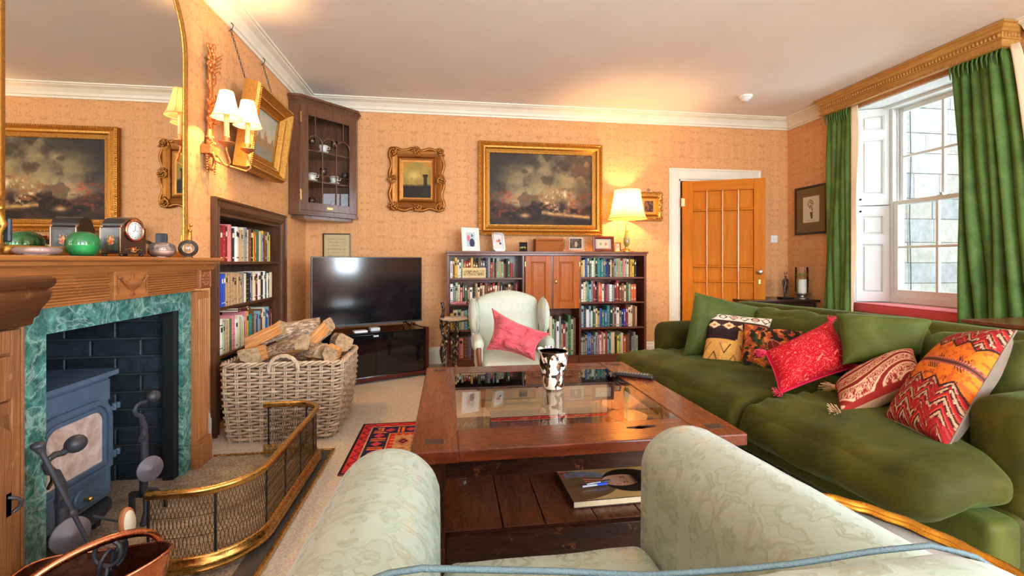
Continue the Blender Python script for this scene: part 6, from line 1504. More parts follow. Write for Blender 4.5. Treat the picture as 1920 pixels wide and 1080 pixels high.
# ------------------------------------------------------------------ log basket
M_wick = plain('grey_wicker', (168, 140, 114), 0.6, var=0.22, scale=24, bump=0.4, bscale=140); M_wick2 = plain('pale_wicker', (184, 158, 130), 0.6, var=0.22, scale=24, bump=0.4, bscale=140)
lb = thing('log_basket', 'large rectangular grey wicker log basket full of firewood', 'basket', (-1.02, 3.16, 0), world=True)
BX0, BX1, BY0, BY1, BH = -1.352, -0.66, 2.93, 3.46, 0.46
def bloop(z, o=0.0, n=None):
    k = z/BH; ins = 0.05*(1-k)**1.1-0.012*math.sin(k*PI)
    x0, x1, y0, y1 = BX0+ins*0.6-o, BX1-ins-o*-1, BY0+ins*0.3-o, BY1-ins+o
    c = 0.045; p = []
    for (cx_, cy_, a0) in ((x1-c, y0+c, -PI/2), (x1-c, y1-c, 0), (x0+c, y1-c, PI/2), (x0+c, y0+c, PI)):
        for j in range(4): a = a0+PI/2*j/3; p.append((cx_+c*math.cos(a), cy_+c*math.sin(a)))
    return p
def resample(p, n, start=0.0):
    P_ = [Vector(q) for q in p]; N_ = len(P_); ls = [0]
    for i in range(N_): ls.append(ls[-1]+(P_[(i+1) % N_]-P_[i]).length)
    out = []
    for k in range(n):
        s = ls[-1]*(((k+start)/n) % 1.0); i = 0
        while ls[i+1] < s: i += 1
        t_3 = (s-ls[i])/(ls[i+1]-ls[i]+1e-9); a, b = P_[i], P_[(i+1) % N_]; q = a.lerp(b, t_3); d = (b-a).normalized(); out.append((q, Vector((d.y, -d.x))))
    return out
NST = 34
rnd = random.Random(6)
m = MB(M_wick); rows_n = 23
for r in range(rows_n):
    z = 0.025+(BH-0.045)*r/(rows_n-1); pts = resample(bloop(z), NST*4); path = []
    for k, (q, n_) in enumerate(pts):
        ph = (k/4+(r % 2))*PI; w_ = 0.0115*math.cos(ph); path.append((q.x+n_.x*w_, q.y+n_.y*w_, z+0.0015*math.sin(k*0.7+r)+rnd.uniform(-0.0007, 0.0007)))
    m.tube(path, [0.0084+rnd.uniform(-0.0007, 0.0007) for _ in path], 6, closed=True, M=M_wick if r % 3 else M_wick2)
obj('woven_sides', m, lb, kind='stuff')
m = MB(M_wick2)
for k in range(NST):
    path = []
    for j in range(9):
        z = BH*j/8; q, n_ = resample(bloop(z), NST)[k]; path.append((q.x, q.y, z))
    for dx in (-0.004, 0.004): m.tube([(a+dx*1.2, b+dx*0.6, c) for a, b, c in path], 0.0052, 5)
obj('upright_stakes', m, lb, kind='stuff')
m = MB(M_wick2)
for j, (zz_, ph) in enumerate(((BH, 0), (BH+0.010, 2.1), (BH+0.004, 4.2))):
    pts = resample(bloop(BH), 220); m.tube([(q.x+n_.x*0.011*math.cos(k*0.55+ph), q.y+n_.y*0.011*math.cos(k*0.55+ph), BH+0.012+0.011*math.sin(k*0.55+ph)) for k, (q, n_) in enumerate(pts)], 0.0075, 6, closed=True)
obj('plaited_rim', m, lb)
m = MB(M_wick2)
for j in range(3):
    ph = j*2.1; m.tube([(-0.99+0.085*math.cos(PI*k/20)+0.006*math.cos(k*0.9+ph), BY0-0.012+0.004*math.sin(k*0.9+ph), BH-0.035+0.10*math.sin(PI*k/20)**0.8+0.006*math.sin(k*0.9+ph)) for k in range(21)], 0.0075, 6)
obj('loop_handle', m, lb)
m = MB(M_wick); pl_ = bloop(0.02); m.prism(pl_, lambda a, b, t: (a, b, t), 0.012, 0.022); obj('base', m, lb)
# logs
def log_mats():
    t = NT('split_wood'); v = t.coord('Object', (1, 14, 14)); f = t.noise(v, 5, 5, 0.65, 0.4); t.pr(t.ramp(f, [(0.3, lin((166, 98, 46))), (0.5, lin((216, 152, 88))), (0.7, lin((238, 192, 134)))]), 0.8, 0, t.bump(f, 0.4, 0.01)); a = t.m
    t = NT('birch_bark'); v = t.coord('Object', (3, 8, 8)); f = t.noise(v, 8, 6, 0.7, 0.5); t.pr(t.ramp(f, [(0.35, lin((88, 66, 50))), (0.5, lin((150, 124, 100))), (0.62, lin((206, 188, 162)))]), 0.85, 0, t.bump(f, 0.8, 0.01)); b = t.m
    t = NT('log_end'); v = t.coord('Object', (1, 1, 1)); f = t.noise(v, 40, 5, 0.7); t.pr(t.ramp(f, [(0.3, lin((110, 84, 60))), (0.6, lin((176, 146, 110)))]), 0.9, 0, t.bump(f, 0.5, 0.01)); return a, b, t.m
ML1, ML2, ML3 = log_mats()
def log(c, d, r, L_, roll, wedge, label, seed):
    """split log: bark on the round side, pale split faces"""
    rnd = random.Random(seed); d = Vector(d).normalized(); n_ = 9; r = r*1.22
    poly = [(0.0, -0.45)] if wedge else []
    a0, a1 = (-0.25*PI+0.1, 1.25*PI-0.1) if not wedge else (0.12*PI, 0.88*PI)
    poly = [(r*math.cos(a0+(a1-a0)*k/n_)*rnd.uniform(0.93, 1.05), r*math.sin(a0+(a1-a0)*k/n_)*rnd.uniform(0.93, 1.05)) for k in range(n_+1)]
    if wedge: poly = [(x*1.15, y*1.1-r*0.35) for x, y in poly]+[(rnd.uniform(-0.2, 0.2)*r, -r*0.75)]
    np_ = len(poly); segs = 6; mb = MB(ML2)
    up = Vector((0,0,1)); x_ = d; y_ = up.cross(d); 
    if y_.length < 0.1: y_ = Vector((0,1,0))
    y_.normalize(); z_ = x_.cross(y_); R = Matrix((x_, y_, z_)).transposed().to_4x4(); R.translation = Vector(c); R = R @ Matrix.Rotation(roll, 4, 'X')
    vs = []
    for s in range(segs+1):
        for i, (a, b) in enumerate(poly): j_ = rnd.uniform(-0.003, 0.003); vs.append((L_*(s/segs-0.5)+(rnd.uniform(-0.006, 0.006) if s in (0, segs) else 0), a+j_, b+j_))
    for s in range(segs):
        for i in range(np_):
            j = (i+1) % np_; bark = i < n_
            mb.add([vs[s*np_+i], vs[s*np_+j], vs[(s+1)*np_+j], vs[(s+1)*np_+i]], [(0, 1, 2, 3)], False, M=ML2 if bark else ML1)
    mb.add(vs[:np_], [tuple(reversed(range(np_)))], M=ML3); mb.add(vs[-np_:], [tuple(range(np_))], M=ML3)
    o = bpy.data.objects.new('firewood_log', mesh('firewood_log', mb)); COL.objects.link(o); o.matrix_world = R
    props(o, label, 'log', 'firewood in the basket')
def lp(u, v, Y): return wpt(u, v, Y=Y)
log(lp(478, 662, 3.04), (0.12, -0.9, 0.08), 0.062, 0.20, 2.7, True, 'split log with square pale end facing out at the basket front left', 1)
log(lp(500, 630, 3.20), (0.85, -0.2, 0.42), 0.055, 0.27, 3.6, True, 'split log leaning up behind the front left log', 2)
log(lp(541, 652, 3.08), (0.72, -0.45, 0.25), 0.058, 0.28, 0.4, True, 'grey bark-covered log lying over the basket handle', 3)
log(lp(560, 618, 3.24), (0.95, 0.2, 0.12), 0.055, 0.28, 0.9, True, 'topmost log with white birch bark on the pile', 4)
log(lp(596, 628, 3.22), (0.55, -0.2, 0.55), 0.050, 0.24, 4.0, True, 'orange split log standing up at the top right of the pile', 5)
log(lp(590, 660, 3.10), (0.60, -0.6, 0.05), 0.060, 0.22, 0.2, True, 'pale split log with triangular end right of the handle', 6)
log(lp(625, 664, 3.06), (0.10, -0.9, 0.10), 0.055, 0.22, 1.9, True, 'thick triangular log at the front right rim of the basket', 7)
log(lp(640, 640, 3.28), (0.35, -0.8, 0.10), 0.052, 0.22, 2.6, False, 'half-round bark log at the far right of the basket', 8)
log(lp(530, 690, 3.20), (0.9, -0.1, 0.0), 0.060, 0.34, 0.5, False, 'dark log low in the middle of the basket', 9)
log(lp(600, 700, 3.25), (0.9, 0.1, 0.0), 0.060, 0.32, 1.5, False, 'log low at the right inside of the basket', 10)

# ------------------------------------------------------------------ dark side cabinet with statuette and candle in the far corner
sc_ = thing('side_cabinet', 'dark low cabinet in the far right corner behind the sofa', 'cabinet', (3.55, 4.72, 0), world=True)
M_dk = wood('ebonised_wood', (34, 20, 16), (58, 36, 28), 'x', 6, 0.3, coat=0.3)
m = MB(M_dk); m.box(3.17, 4.02, 4.42, 4.92, 0.655, 0.68); obj('top', m, sc_, bevel=0.004)
m = MB(M_dk); m.box(3.20, 3.99, 4.45, 4.91, 0.08, 0.654); obj('body', m, sc_, bevel=0.003)
for k in range(2): m = MB(M_dk); m.box(3.21+k*0.39, 3.59+k*0.39, 4.435, 4.449, 0.10, 0.64); d_ = obj('cabinet_door', m, sc_, bevel=0.004); m = MB(M_brass); m.sphere((3.57+k*0.06, 4.428, 0.4), 0.010, 8); obj('knob', m, d_)
for (x, y) in ((3.21, 4.46), (3.95, 4.46), (3.21, 4.87), (3.95, 4.87)): m = MB(M_dk); m.box(x, x+0.04, y, y+0.04, 0, 0.08); obj('foot', m, sc_)
q = wpt(1473, 558, Y=4.60); zq = 0.6805
sta = thing('statuette', 'slim dark bronze standing statuette on the corner cabinet', 'statue', (q.x, 4.60, zq), world=True)
M_brz = metal('dark_bronze', (96, 84, 76), 0.4, dark=(44, 36, 32)); x = q.x; y = 4.60
m = MB(M_blk); m.box(x-0.07, x+0.07, y-0.045, y+0.045, zq, zq+0.018); obj('plinth', m, sta, bevel=0.002)
me_v = [(0,0,0.14), (0,0,0.19), (0,0,0.215), (0,0,0.235), (-0.018,0,0.13), (-0.014,-0.008,0.075), (-0.014,0,0.02), (0.018,0,0.13), (0.020,0.004,0.075), (0.018,0,0.02), (-0.032,0,0.205), (-0.040,-0.004,0.16), (-0.028,-0.025,0.135), (0.032,0,0.205), (0.040,0,0.16), (0.036,-0.012,0.12), (0,0,0.262), (-0.014,-0.015,0.018), (0.018,-0.015,0.018)]
me_e = [(0,1),(1,2),(2,3),(0,4),(4,5),(5,6),(0,7),(7,8),(8,9),(2,10),(10,11),(11,12),(2,13),(13,14),(14,15),(3,16),(6,17),(9,18)]
me_r = [0.018,0.020,0.020,0.008,0.014,0.010,0.007,0.014,0.010,0.007,0.009,0.007,0.005,0.009,0.007,0.005,0.015,0.006,0.006]
me = bpy.data.meshes.new('figure'); me.from_pydata([(a+x, b+y, c+zq) for a, b, c in me_v], me_e, []); fo = bpy.data.objects.new('figure', me); COL.objects.link(fo); me.materials.append(M_brz)
fo.parent = sta; fo.matrix_parent_inverse = PINV[sta.name]; sk = fo.modifiers.new('skin', 'SKIN')
for i, r in enumerate(me_r): me.skin_vertices[0].data[i].radius = (r, r)
me.skin_vertices[0].data[0].use_root = True; s_ = fo.modifiers.new('sub', 'SUBSURF'); s_.levels = 2; s_.render_levels = 2
m = MB(M_brz)
for s in (-1, 1): m.tube([(x+s*0.008, y, zq+0.272), (x+s*0.014, y, zq+0.292), (x+s*0.010, y, zq+0.308)], [0.006, 0.004, 0.002], 6)
obj('tall_ears', m, sta)
q = wpt(1503, 558, Y=4.62); x = q.x; y = 4.62
cn = thing('candle_lantern', 'white pillar candle under a clear glass cylinder on the corner cabinet', 'candle', (x, y, zq), world=True)
m = MB(metal('pewter', (150, 140, 130), 0.35)); m.lathe([(0.075, zq), (0.078, zq+0.008), (0.05, zq+0.016), (0.042, zq+0.035), (0.06, zq+0.045), (0.092, zq+0.052), (0.092, zq+0.060), (0.08, zq+0.062)], 30, (x, y, 0)); obj('pewter_stand', m, cn)
m = MB(plain('candle_wax', (240, 234, 214), 0.5, Subsurface_Weight=0.2)); m.lathe([(0.050, zq+0.063), (0.050, zq+0.215), (0.04, zq+0.218), (1e-5, zq+0.214)], 28, (x, y, 0)); obj('pillar_candle', m, cn)
m = MB(M_dark); m.cyl((x, y, zq+0.214), (x+0.002, y, zq+0.226), 0.0015, n=6); obj('wick', m, cn)
m = MB(thin_glass('hurricane_glass', 1.45)); m.grid(lambda u, v: (x+0.066*math.cos(2*PI*u), y+0.066*math.sin(2*PI*u), zq+0.062+0.29*v), 32, 4, closeu=True); obj('glass_cylinder', m, cn)
m = MB(plain('sprig_green', (110, 130, 60), 0.7)); rnd = random.Random(3)
for k in range(26): a = rnd.uniform(0, 6.3); r = rnd.uniform(0.01, 0.055); m.sphere((x+r*math.cos(a), y+r*math.sin(a), zq+0.235+rnd.uniform(0, 0.05)), rnd.uniform(0.006, 0.012), 5, sz=0.5)
obj('leaf_sprig', m, cn, kind='stuff')
# ------------------------------------------------------------------ rug
def rugp(U, V):
    X = U*1.78; Y = V*0.73+1.12; e = np.minimum(np.minimum(X, 1.78-X), np.minimum(Y-1.12, 1.85-Y)); n = fbm(X*40, Y*40, 3, 3)
    # pattern coordinate running along each border
    s = np.where(np.minimum(X, 1.78-X) < np.minimum(Y-1.12, 1.85-Y), Y, X)
    k = C3((150, 36, 34), U); fld = (np.sin(X*42)*np.sin(Y*42)); k = cmix(k, C3((34, 34, 66), U), (np.abs(np.mod(X, 0.3)-0.15)+np.abs(np.mod(Y, 0.3)-0.15) < 0.09)*1.0); k = cmix(k, C3((206, 160, 110), U), (np.abs(np.abs(np.mod(X, 0.3)-0.15)+np.abs(np.mod(Y, 0.3)-0.15)-0.10) < 0.008)*1.0)
    b2 = (e < 0.34); k = cmix(k, C3((204, 148, 100), U), b2*1.0); dm = np.abs(np.mod(s, 0.16)-0.08)*1.2+np.abs(e-0.29)*1.6
    k = cmix(k, C3((84, 30, 44), U), b2*(dm < 0.055)); k = cmix(k, C3((196, 76, 60), U), b2*(dm < 0.02)); k = cmix(k, C3((150, 70, 40), U), b2*(np.abs(dm-0.075) < 0.006))
    b1 = (e < 0.235); k = cmix(k, C3((190, 52, 36), U), b1*1.0); k = cmix(k, C3((230, 120, 70), U), b1*(np.mod(s*22, 1) < 0.3)*(e > 0.21)); b0 = (e < 0.20); k = cmix(k, C3((40, 34, 62), U), b0*1.0)
    m2 = np.mod(s, 0.13)-0.065; f = (np.abs(m2)*1.0+np.abs(e-0.135)*1.1 < 0.036); k = cmix(k, C3((196, 62, 80), U), b0*f); k = cmix(k, C3((226, 110, 50), U), b0*(np.abs(np.abs(m2)-0.052) < 0.008)*(np.abs(e-0.135) < 0.045)); k = cmix(k, C3((226, 170, 120), U), b0*(np.abs(e-0.195) < 0.004))
    b_ = (e < 0.075); k = cmix(k, C3((206, 52, 50), U), b_*1.0); k = cmix(k, C3((90, 24, 34), U), b_*(np.abs(e-0.045-0.016*np.sin(s*70)) < 0.006)); k = cmix(k, C3((30, 26, 40), U), (e < 0.016)*1.0); k = cmix(k, C3((214, 190, 140), U), (np.abs(e-0.072) < 0.003)*1.0)
    return k*(0.85+0.3*n[..., None])
M_rug = painted('wool_rug', 0.9, 0.2, 0.5, 500)
rg = thing('oriental_rug', 'red and navy oriental rug under the coffee table', 'rug', (0.33, 2.78, 0), world=True)
m = MB(M_rug); picture(m, rugp, (-0.56, 2.42, 0.009), (1,0,0), (0,1,0), 1.78, 0.73, 300, 130, M_rug); obj('pile', m, rg)
m = MB(plain('rug_backing', (120, 40, 34), 0.9)); m.box(-0.56, 1.22, 2.42, 3.15, 0.0005, 0.0088); obj('backing', m, rg)
m = MB(plain('rug_fringe', (214, 190, 150), 0.9))
for k in range(170): x = -0.55+k*0.0104; m.tube([(x, 3.15, 0.004), (x+random.uniform(-0.004, 0.004), 3.175, 0.003)], 0.0016, 3)
obj('fringe', m, rg, kind='stuff')

# ------------------------------------------------------------------ coffee table
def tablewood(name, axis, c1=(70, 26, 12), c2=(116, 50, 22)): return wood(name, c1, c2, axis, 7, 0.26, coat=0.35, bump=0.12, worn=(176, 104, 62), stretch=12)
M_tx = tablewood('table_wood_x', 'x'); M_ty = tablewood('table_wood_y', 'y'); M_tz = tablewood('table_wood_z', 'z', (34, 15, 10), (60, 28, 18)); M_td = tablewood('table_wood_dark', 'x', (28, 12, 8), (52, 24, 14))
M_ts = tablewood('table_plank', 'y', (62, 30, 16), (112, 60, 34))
ct_ = thing('coffee_table', 'large dark wooden coffee table with glass centre and plank shelf', 'table', (0.465, 2.06, 0.0), world=True)
TX0, TX1, TY0, TY1, TZ = -0.122, 1.052, 1.475, 2.64, 0.49
gx0, gx1, gy0, gy1 = 0.035, 0.895, 1.66, 2.49
m = MB(M_tx); m.box(gx0-0.002 if False else TX0+0.155, TX1-0.155, TY0, gy0, TZ-0.042, TZ-0.0005); obj('front_board', m, ct_, bevel=0.005, seg=3)
m = MB(M_tx); m.box(TX0+0.155, TX1-0.155, gy1, TY1, TZ-0.042, TZ-0.0005); obj('back_board', m, ct_, bevel=0.005)
m = MB(M_ty); m.box(TX0, TX0+0.157, TY0-0.002, TY1+0.002, TZ-0.043, TZ); obj('side_board', m, ct_, bevel=0.006, seg=3)
m = MB(M_ty); m.box(TX1-0.157, TX1, TY0-0.002, TY1+0.002, TZ-0.043, TZ); obj('side_board', m, ct_, bevel=0.006, seg=3)
m = MB(thin_glass('table_glass', 2.1, (0.93, 0.97, 0.95))); m.add([(gx0-0.003, gy0-0.003, TZ-0.003), (gx1+0.003, gy0-0.003, TZ-0.003), (gx1+0.003, gy1+0.003, TZ-0.003), (gx0-0.003, gy1+0.003, TZ-0.003)], [(0,1,2,3)]); obj('glass_top', m, ct_)
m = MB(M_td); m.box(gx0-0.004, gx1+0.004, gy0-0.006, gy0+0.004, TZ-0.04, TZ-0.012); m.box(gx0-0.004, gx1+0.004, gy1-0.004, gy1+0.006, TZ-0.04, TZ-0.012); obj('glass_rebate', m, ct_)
for (x, y) in ((-0.045, 1.555), (0.975, 1.555), (-0.045, 2.565), (0.975, 2.565)): m = MB(plain('peg_end_grain', (60, 36, 26), 0.6, bump=0.3)); m.box(x-0.032, x+0.032, y-0.022, y+0.022, TZ-0.03, TZ+0.0008); obj('tenon_peg', m, ct_, bevel=0.001)
m = MB(plain('knot_dark', (40, 22, 16), 0.6))
for k in range(5): m.lathe([(0.012+0.004*k, 0), (0.010+0.004*k, 0.0007), (1e-5, 0.0007)], 12, (0.70+0.006*k*(-1)**k, 1.575+0.004*k, TZ-0.0006), sx=1.5, sy=0.5)
obj('knot', m, ct_)
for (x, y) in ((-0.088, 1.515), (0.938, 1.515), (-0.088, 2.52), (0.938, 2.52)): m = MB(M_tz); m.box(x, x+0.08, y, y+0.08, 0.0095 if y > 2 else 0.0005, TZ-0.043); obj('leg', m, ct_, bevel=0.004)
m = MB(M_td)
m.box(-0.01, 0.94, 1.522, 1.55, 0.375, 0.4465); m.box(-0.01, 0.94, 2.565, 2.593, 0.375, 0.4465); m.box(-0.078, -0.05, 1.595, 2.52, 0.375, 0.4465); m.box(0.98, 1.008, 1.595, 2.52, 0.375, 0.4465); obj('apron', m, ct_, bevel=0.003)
ws_ = [0.21, 0.15, 0.19, 0.17, 0.20]; x = -0.018
for w_ in ws_: m = MB(M_ts); m.box(x, x+w_-0.004, 1.56, 2.575, 0.152, 0.179+random.uniform(-0.003, 0.001)); obj('shelf_plank', m, ct_, bevel=0.002); x += w_
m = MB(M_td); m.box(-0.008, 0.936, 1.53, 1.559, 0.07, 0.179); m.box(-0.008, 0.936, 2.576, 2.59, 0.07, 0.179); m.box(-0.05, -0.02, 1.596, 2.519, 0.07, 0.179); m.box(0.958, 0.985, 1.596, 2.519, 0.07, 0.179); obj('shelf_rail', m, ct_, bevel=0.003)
# vase
t_ = NT('splashed_glass'); v_ = t_.coord('Object', (1, 1, 0.6)); f_ = t_.noise(v_, 34, 1.5, 0.5, 0.8); f2_ = t_.noise(v_, 44, 1, 0.5, 0.6)
c_ = t_.ramp(f_, [(0.50, lin((238, 226, 206))), (0.54, lin((30, 20, 16)))]); c_ = t_.mix(t_.ramp(f2_, [(0.60, (0,)*3), (0.64, (1,)*3)]), c_, lin((120, 70, 40)))
t_.pr(c_, 0.06, 0, None, Coat_Weight=0.8); M_spl = t_.m
q = wpt(1037, 727, Z=TZ+0.001)
vs_ = thing('splashed_vase', 'tumbler shaped vase with black and cream splashes on the coffee table glass', 'vase', (q.x, q.y, TZ+0.0005))
m = MB(M_spl); m.lathe([(1e-5, 0.001), (0.046, 0.001), (0.050, 0.006), (0.056, 0.05), (0.066, 0.12), (0.073, 0.178)], 40); m.lathe([(0.0727, 0.178), (0.068, 0.179), (0.060, 0.12), (0.050, 0.05), (0.044, 0.012), (1e-5, 0.011)], 40); obj('vase_wall', m, vs_)
m = MB(thin_glass('clear_vase_rim', 1.5)); m.grid(lambda u, v: ((0.0735+0.002*v)*math.cos(2*PI*u), (0.0735+0.002*v)*math.sin(2*PI*u), 0.178+0.012*v), 40, 2, closeu=True); m.lathe([(0.047, 0), (0.051, 0.0005)], 40, caps=False); obj('clear_rim', m, vs_)
# remote
def put_on(u, v, z): p = wpt(u, v, Z=z); return p
a = put_on(1152, 703, TZ); b = put_on(1225, 711, TZ); d_ = (b-a); Q = Matrix.Translation((a+b)/2) @ Matrix.Rotation(math.atan2(d_.y, d_.x), 4, 'Z')
rm = thing('remote_control', 'black remote control on the right board of the coffee table', 'remote', Mx=Q); Lr = d_.length
m = MB(plain('remote_black', (28, 28, 30), 0.4)); m.puff(-Lr/2, Lr/2, -0.024, 0.024, 0.001, 0.020, 0.008, 6); obj('body', m, rm)
m = MB(plain('remote_keys', (120, 120, 120), 0.5))
for i in range(11):
    for j in range(3): m.box(-Lr/2+0.02+i*(Lr-0.04)/11, -Lr/2+0.028+i*(Lr-0.04)/11, -0.016+j*0.013, -0.009+j*0.013, 0.0195, 0.0225)
obj('buttons', m, rm, kind='stuff')
# tin, art book, pens on the shelf
q = put_on(868, 888, 0.195); tn = thing('round_tin', 'small round pewter tin on the lower shelf of the coffee table', 'tin', (q.x, q.y, 0.180))
m = MB(metal('bright_pewter', (206, 204, 200), 0.35)); m.lathe([(0.022, 0), (0.024, 0.002), (0.024, 0.014)], 28); obj('tin_body', m, tn); m = MB(metal('bright_pewter', (206, 204, 200), 0.35)); m.lathe([(0.026, 0.0145), (0.026, 0.019), (0.022, 0.021), (0.020, 0.0195), (1e-5, 0.0195)], 28); obj('lid', m, tn)
A_1 = wpt(1075, 945, Z=0.200); B_1 = wpt(1033, 880, Z=0.205); C_1 = wpt(1205, 868, Z=0.205)
ux = (A_1-B_1); Lh = ux.length; ex_ = Vector((1, 0.02, 0)).normalized(); ey_ = Vector((-0.02, 1, 0)); Lh = 0.28; Lw = 0.40
Q = Matrix((ex_, ey_, Vector((0,0,1)))).transposed().to_4x4(); Q.translation = Vector((A_1.x, A_1.y, 0.1805))
ar = thing('portrait_book', 'large hardback with a portrait cover lying on the lower shelf', 'book', Mx=Q)
def portrait(U, V):
    n = fbm(U*6, V*6, 7); k = cmix(C3((184, 146, 92), U), C3((206, 170, 110), U), n)
    body = ((U-0.02)**2/0.30+(V-0.42)**2/0.20 < 0.9); k = cmix(k, C3((104, 78, 52), U), body*(U < 0.50)*1.0)
    k = cmix(k, C3((176, 70, 60), U), body*(U < 0.50)*(V > 0.62)*(np.sin((V+U*0.4)*70) > 0)*1.0); k = cmix(k, C3((110, 130, 150), U), (np.abs(V-0.68-0.05*np.sin(U*8)) < 0.085)*(U < 0.46)*(U > 0.05)*(0.5+0.5*(fbm(U*50, V*30, 3) > 0.5))); k = cmix(k, C3((210, 120, 100), U), (np.abs(V-0.50+0.3*(U-0.3)) < 0.07)*(U > 0.22)*(U < 0.46)*(np.sin(V*90+U*30) > 0))
    hair = (((U-0.70)/0.29)**2+((V-0.46)/0.34)**2 < 1); k = cmix(k, C3((46, 38, 34), U), hair*1.0)
    face = (((U-0.60)/0.20)**2+((V-0.47)/0.165)**2 < 1); k = cmix(k, C3((196, 140, 112), U), face*1.0); k = cmix(k, C3((226, 180, 156), U), face*np.clip((V-0.36)*3+0.3*(n-0.5), 0, 0.9)); k = cmix(k, C3((46, 38, 34), U), hair*np.clip((U-0.70)*16, 0, 1)*face)
    for (x, y, rx, ry, c) in ((0.62, 0.545, 0.009, 0.026, (70, 46, 38)), (0.62, 0.40, 0.009, 0.026, (70, 46, 38)), (0.65, 0.545, 0.006, 0.036, (96, 66, 52)), (0.65, 0.40, 0.006, 0.036, (96, 66, 52)), (0.55, 0.472, 0.010, 0.022, (186, 124, 102)), (0.49, 0.472, 0.010, 0.040, (176, 84, 80))): k = cmix(k, C3(c, U), (((U-x)/rx)**2+((V-y)/ry)**2 < 1)*0.9)
    return k
m = MB(plain('book_board', (60, 44, 36), 0.4)); m.box(0, Lw, 0, Lh, 0.0, 0.003); m.box(0, Lw, 0, Lh, 0.025, 0.028); m.box(0, 0.003, 0, Lh, 0.003, 0.025); obj('cover_boards', m, ar, bevel=0.0008)
m = MB(M_page); m.box(0.004, Lw-0.004, 0.004, Lh-0.004, 0.003, 0.025); obj('page_block', m, ar)
m = MB(painted('glossy_print', 0.18, 0.6)); picture(m, portrait, (0.001, 0.001, 0.0284), (1,0,0), (0,1,0), Lw-0.002, Lh-0.002, 150, 110, m.M)
obj('cover_print', m, ar)
m = MB(M_ink); m.text('PORTRAITS', 0.018, Matrix.Translation((Lw-0.02, Lh/2+0.04, 0.0287)) @ Matrix.Rotation(-PI/2, 4, 'Z'), 0.0001); obj('cover_title', m, ar) if False else None
for (ou, ov, lab, tip) in ((1092, 915, 'clear ballpoint pen with blue cap lying on the portrait book, nearer the camera', 0), (1100, 911, 'second clear ballpoint pen with dark end beside the blue capped pen', 1)):
    q = wpt(ou, ov, Z=0.2125); Q = Matrix.Translation((q.x, q.y, 0.2125+0.001)) @ Matrix.Rotation(0.10+0.08*tip, 4, 'Z')
    pn = thing('pen', lab, 'pen', Mx=Q)
    m = MB(plain('pen_barrel', (206, 214, 226), 0.15)); m.cyl((0.0, 0, 0.0042), (0.10, 0, 0.0042), 0.0038, n=8); obj('barrel', m, pn); m = MB(plain('pen_blue', (30, 80, 200), 0.3) if not tip else M_blk); m.cyl((0.062, 0, 0.0042), (0.105, 0, 0.0042), 0.0046, n=8); m.box(0.062, 0.10, -0.001, 0.001, 0.008, 0.010); obj('cap', m, pn); m = MB(plain('pen_navy', (20, 30, 80), 0.3)); m.cyl((-0.014, 0, 0.0042), (0.0, 0, 0.0042), 0.0012, 0.0036, n=8); obj('tip', m, pn)
# thick black book under the glass
gb_ = thing('black_book', 'thick black covered book with white lettering under the table glass', 'book', (0.10, 2.38, 0.18), world=True)
bx0, bx1, by0, by1 = 0.0, 0.235, 2.24, 2.55
m = MB(plain('book_black', (30, 24, 26), 0.35)); m.box(bx0, bx1, by0, by1, 0.1805, 0.184); m.box(bx0, bx1, by0, by1, 0.222, 0.226); m.box(bx1-0.003, bx1, by0, by1, 0.184, 0.222); obj('cover_boards', m, gb_)
m = MB(plain('white_pages', (222, 222, 224), 0.8)); m.box(bx0+0.004, bx1-0.004, by0+0.003, by1-0.004, 0.184, 0.222); obj('page_block', m, gb_)
m = MB(plain('white_ink', (232, 228, 222), 0.6)); 
m.text('IMAGES', 0.062, Matrix.Translation(((bx0+bx1)/2, 2.44, 0.2264)) @ Matrix.Diagonal((0.95, 1.7, 1, 1)), 0.0002, bold=True); obj('cover_lettering', m, gb_)

# ------------------------------------------------------------------ green velvet sofa
M_vel = velvet('olive_green_velvet', (48, 48, 3), (74, 69, 7), 0.2, (150, 200, 130), 0.75)
M_vel2 = velvet('mid_green_velvet', (53, 59, 13), (76, 82, 22), 0.22, (180, 226, 160), 0.7)
So = Vector((1.20, 3.12, 0)); se = Vector((0.1305, -0.9914, 0)); sf = Vector((0.9914, 0.1305, 0))
Ts = Matrix((sf, Vector((-sf.y, sf.x, 0)), Vector((0,0,1)))).transposed().to_4x4(); Ts.translation = So
sofa = thing('sofa', 'long deep green velvet sofa with rolled arms facing the coffee table', 'sofa', Mx=Ts)
# local: x = depth from the front of the seat, y = towards the far end (so s = -y)
def sbox(name, x0, x1, s0, s1, z0, z1, r, n=12, b=(0,0,0), wr=0.0, M=M_vel, fn=None, seed=0, ws=6):
    m = MB(M); m.puff(x0, x1, -s1, -s0, z0, z1, r, n, b, wr, ws, fn=fn, seed=seed); return obj(name, m, sofa)
sbox('base', 0.36, 1.27, -0.15, 1.97, 0.07, 0.27, 0.03, 12, (0.01, 0, 0))
sbox('front_skirt', 0.22, 0.37, -0.02, 1.98, 0.10, 0.275, 0.03, 12, (0.02, 0, 0), M=M_vel2)
sbox('back_frame', 1.08, 1.31, -0.17, 2.0, 0.20, 0.775, (0.08, 0.06, 0.10), 14, (0.01, 0, 0.012), 0.004)
for s0, s1, lab in ((-0.185, 0.0, 1), (1.80, 2.02, 2)):
    sbox('arm', 0.40, 1.20, s0, s1, 0.08, 0.64, (0.05, 0.085, 0.085), 14, (0.01, 0.010, 0.0), 0.003)
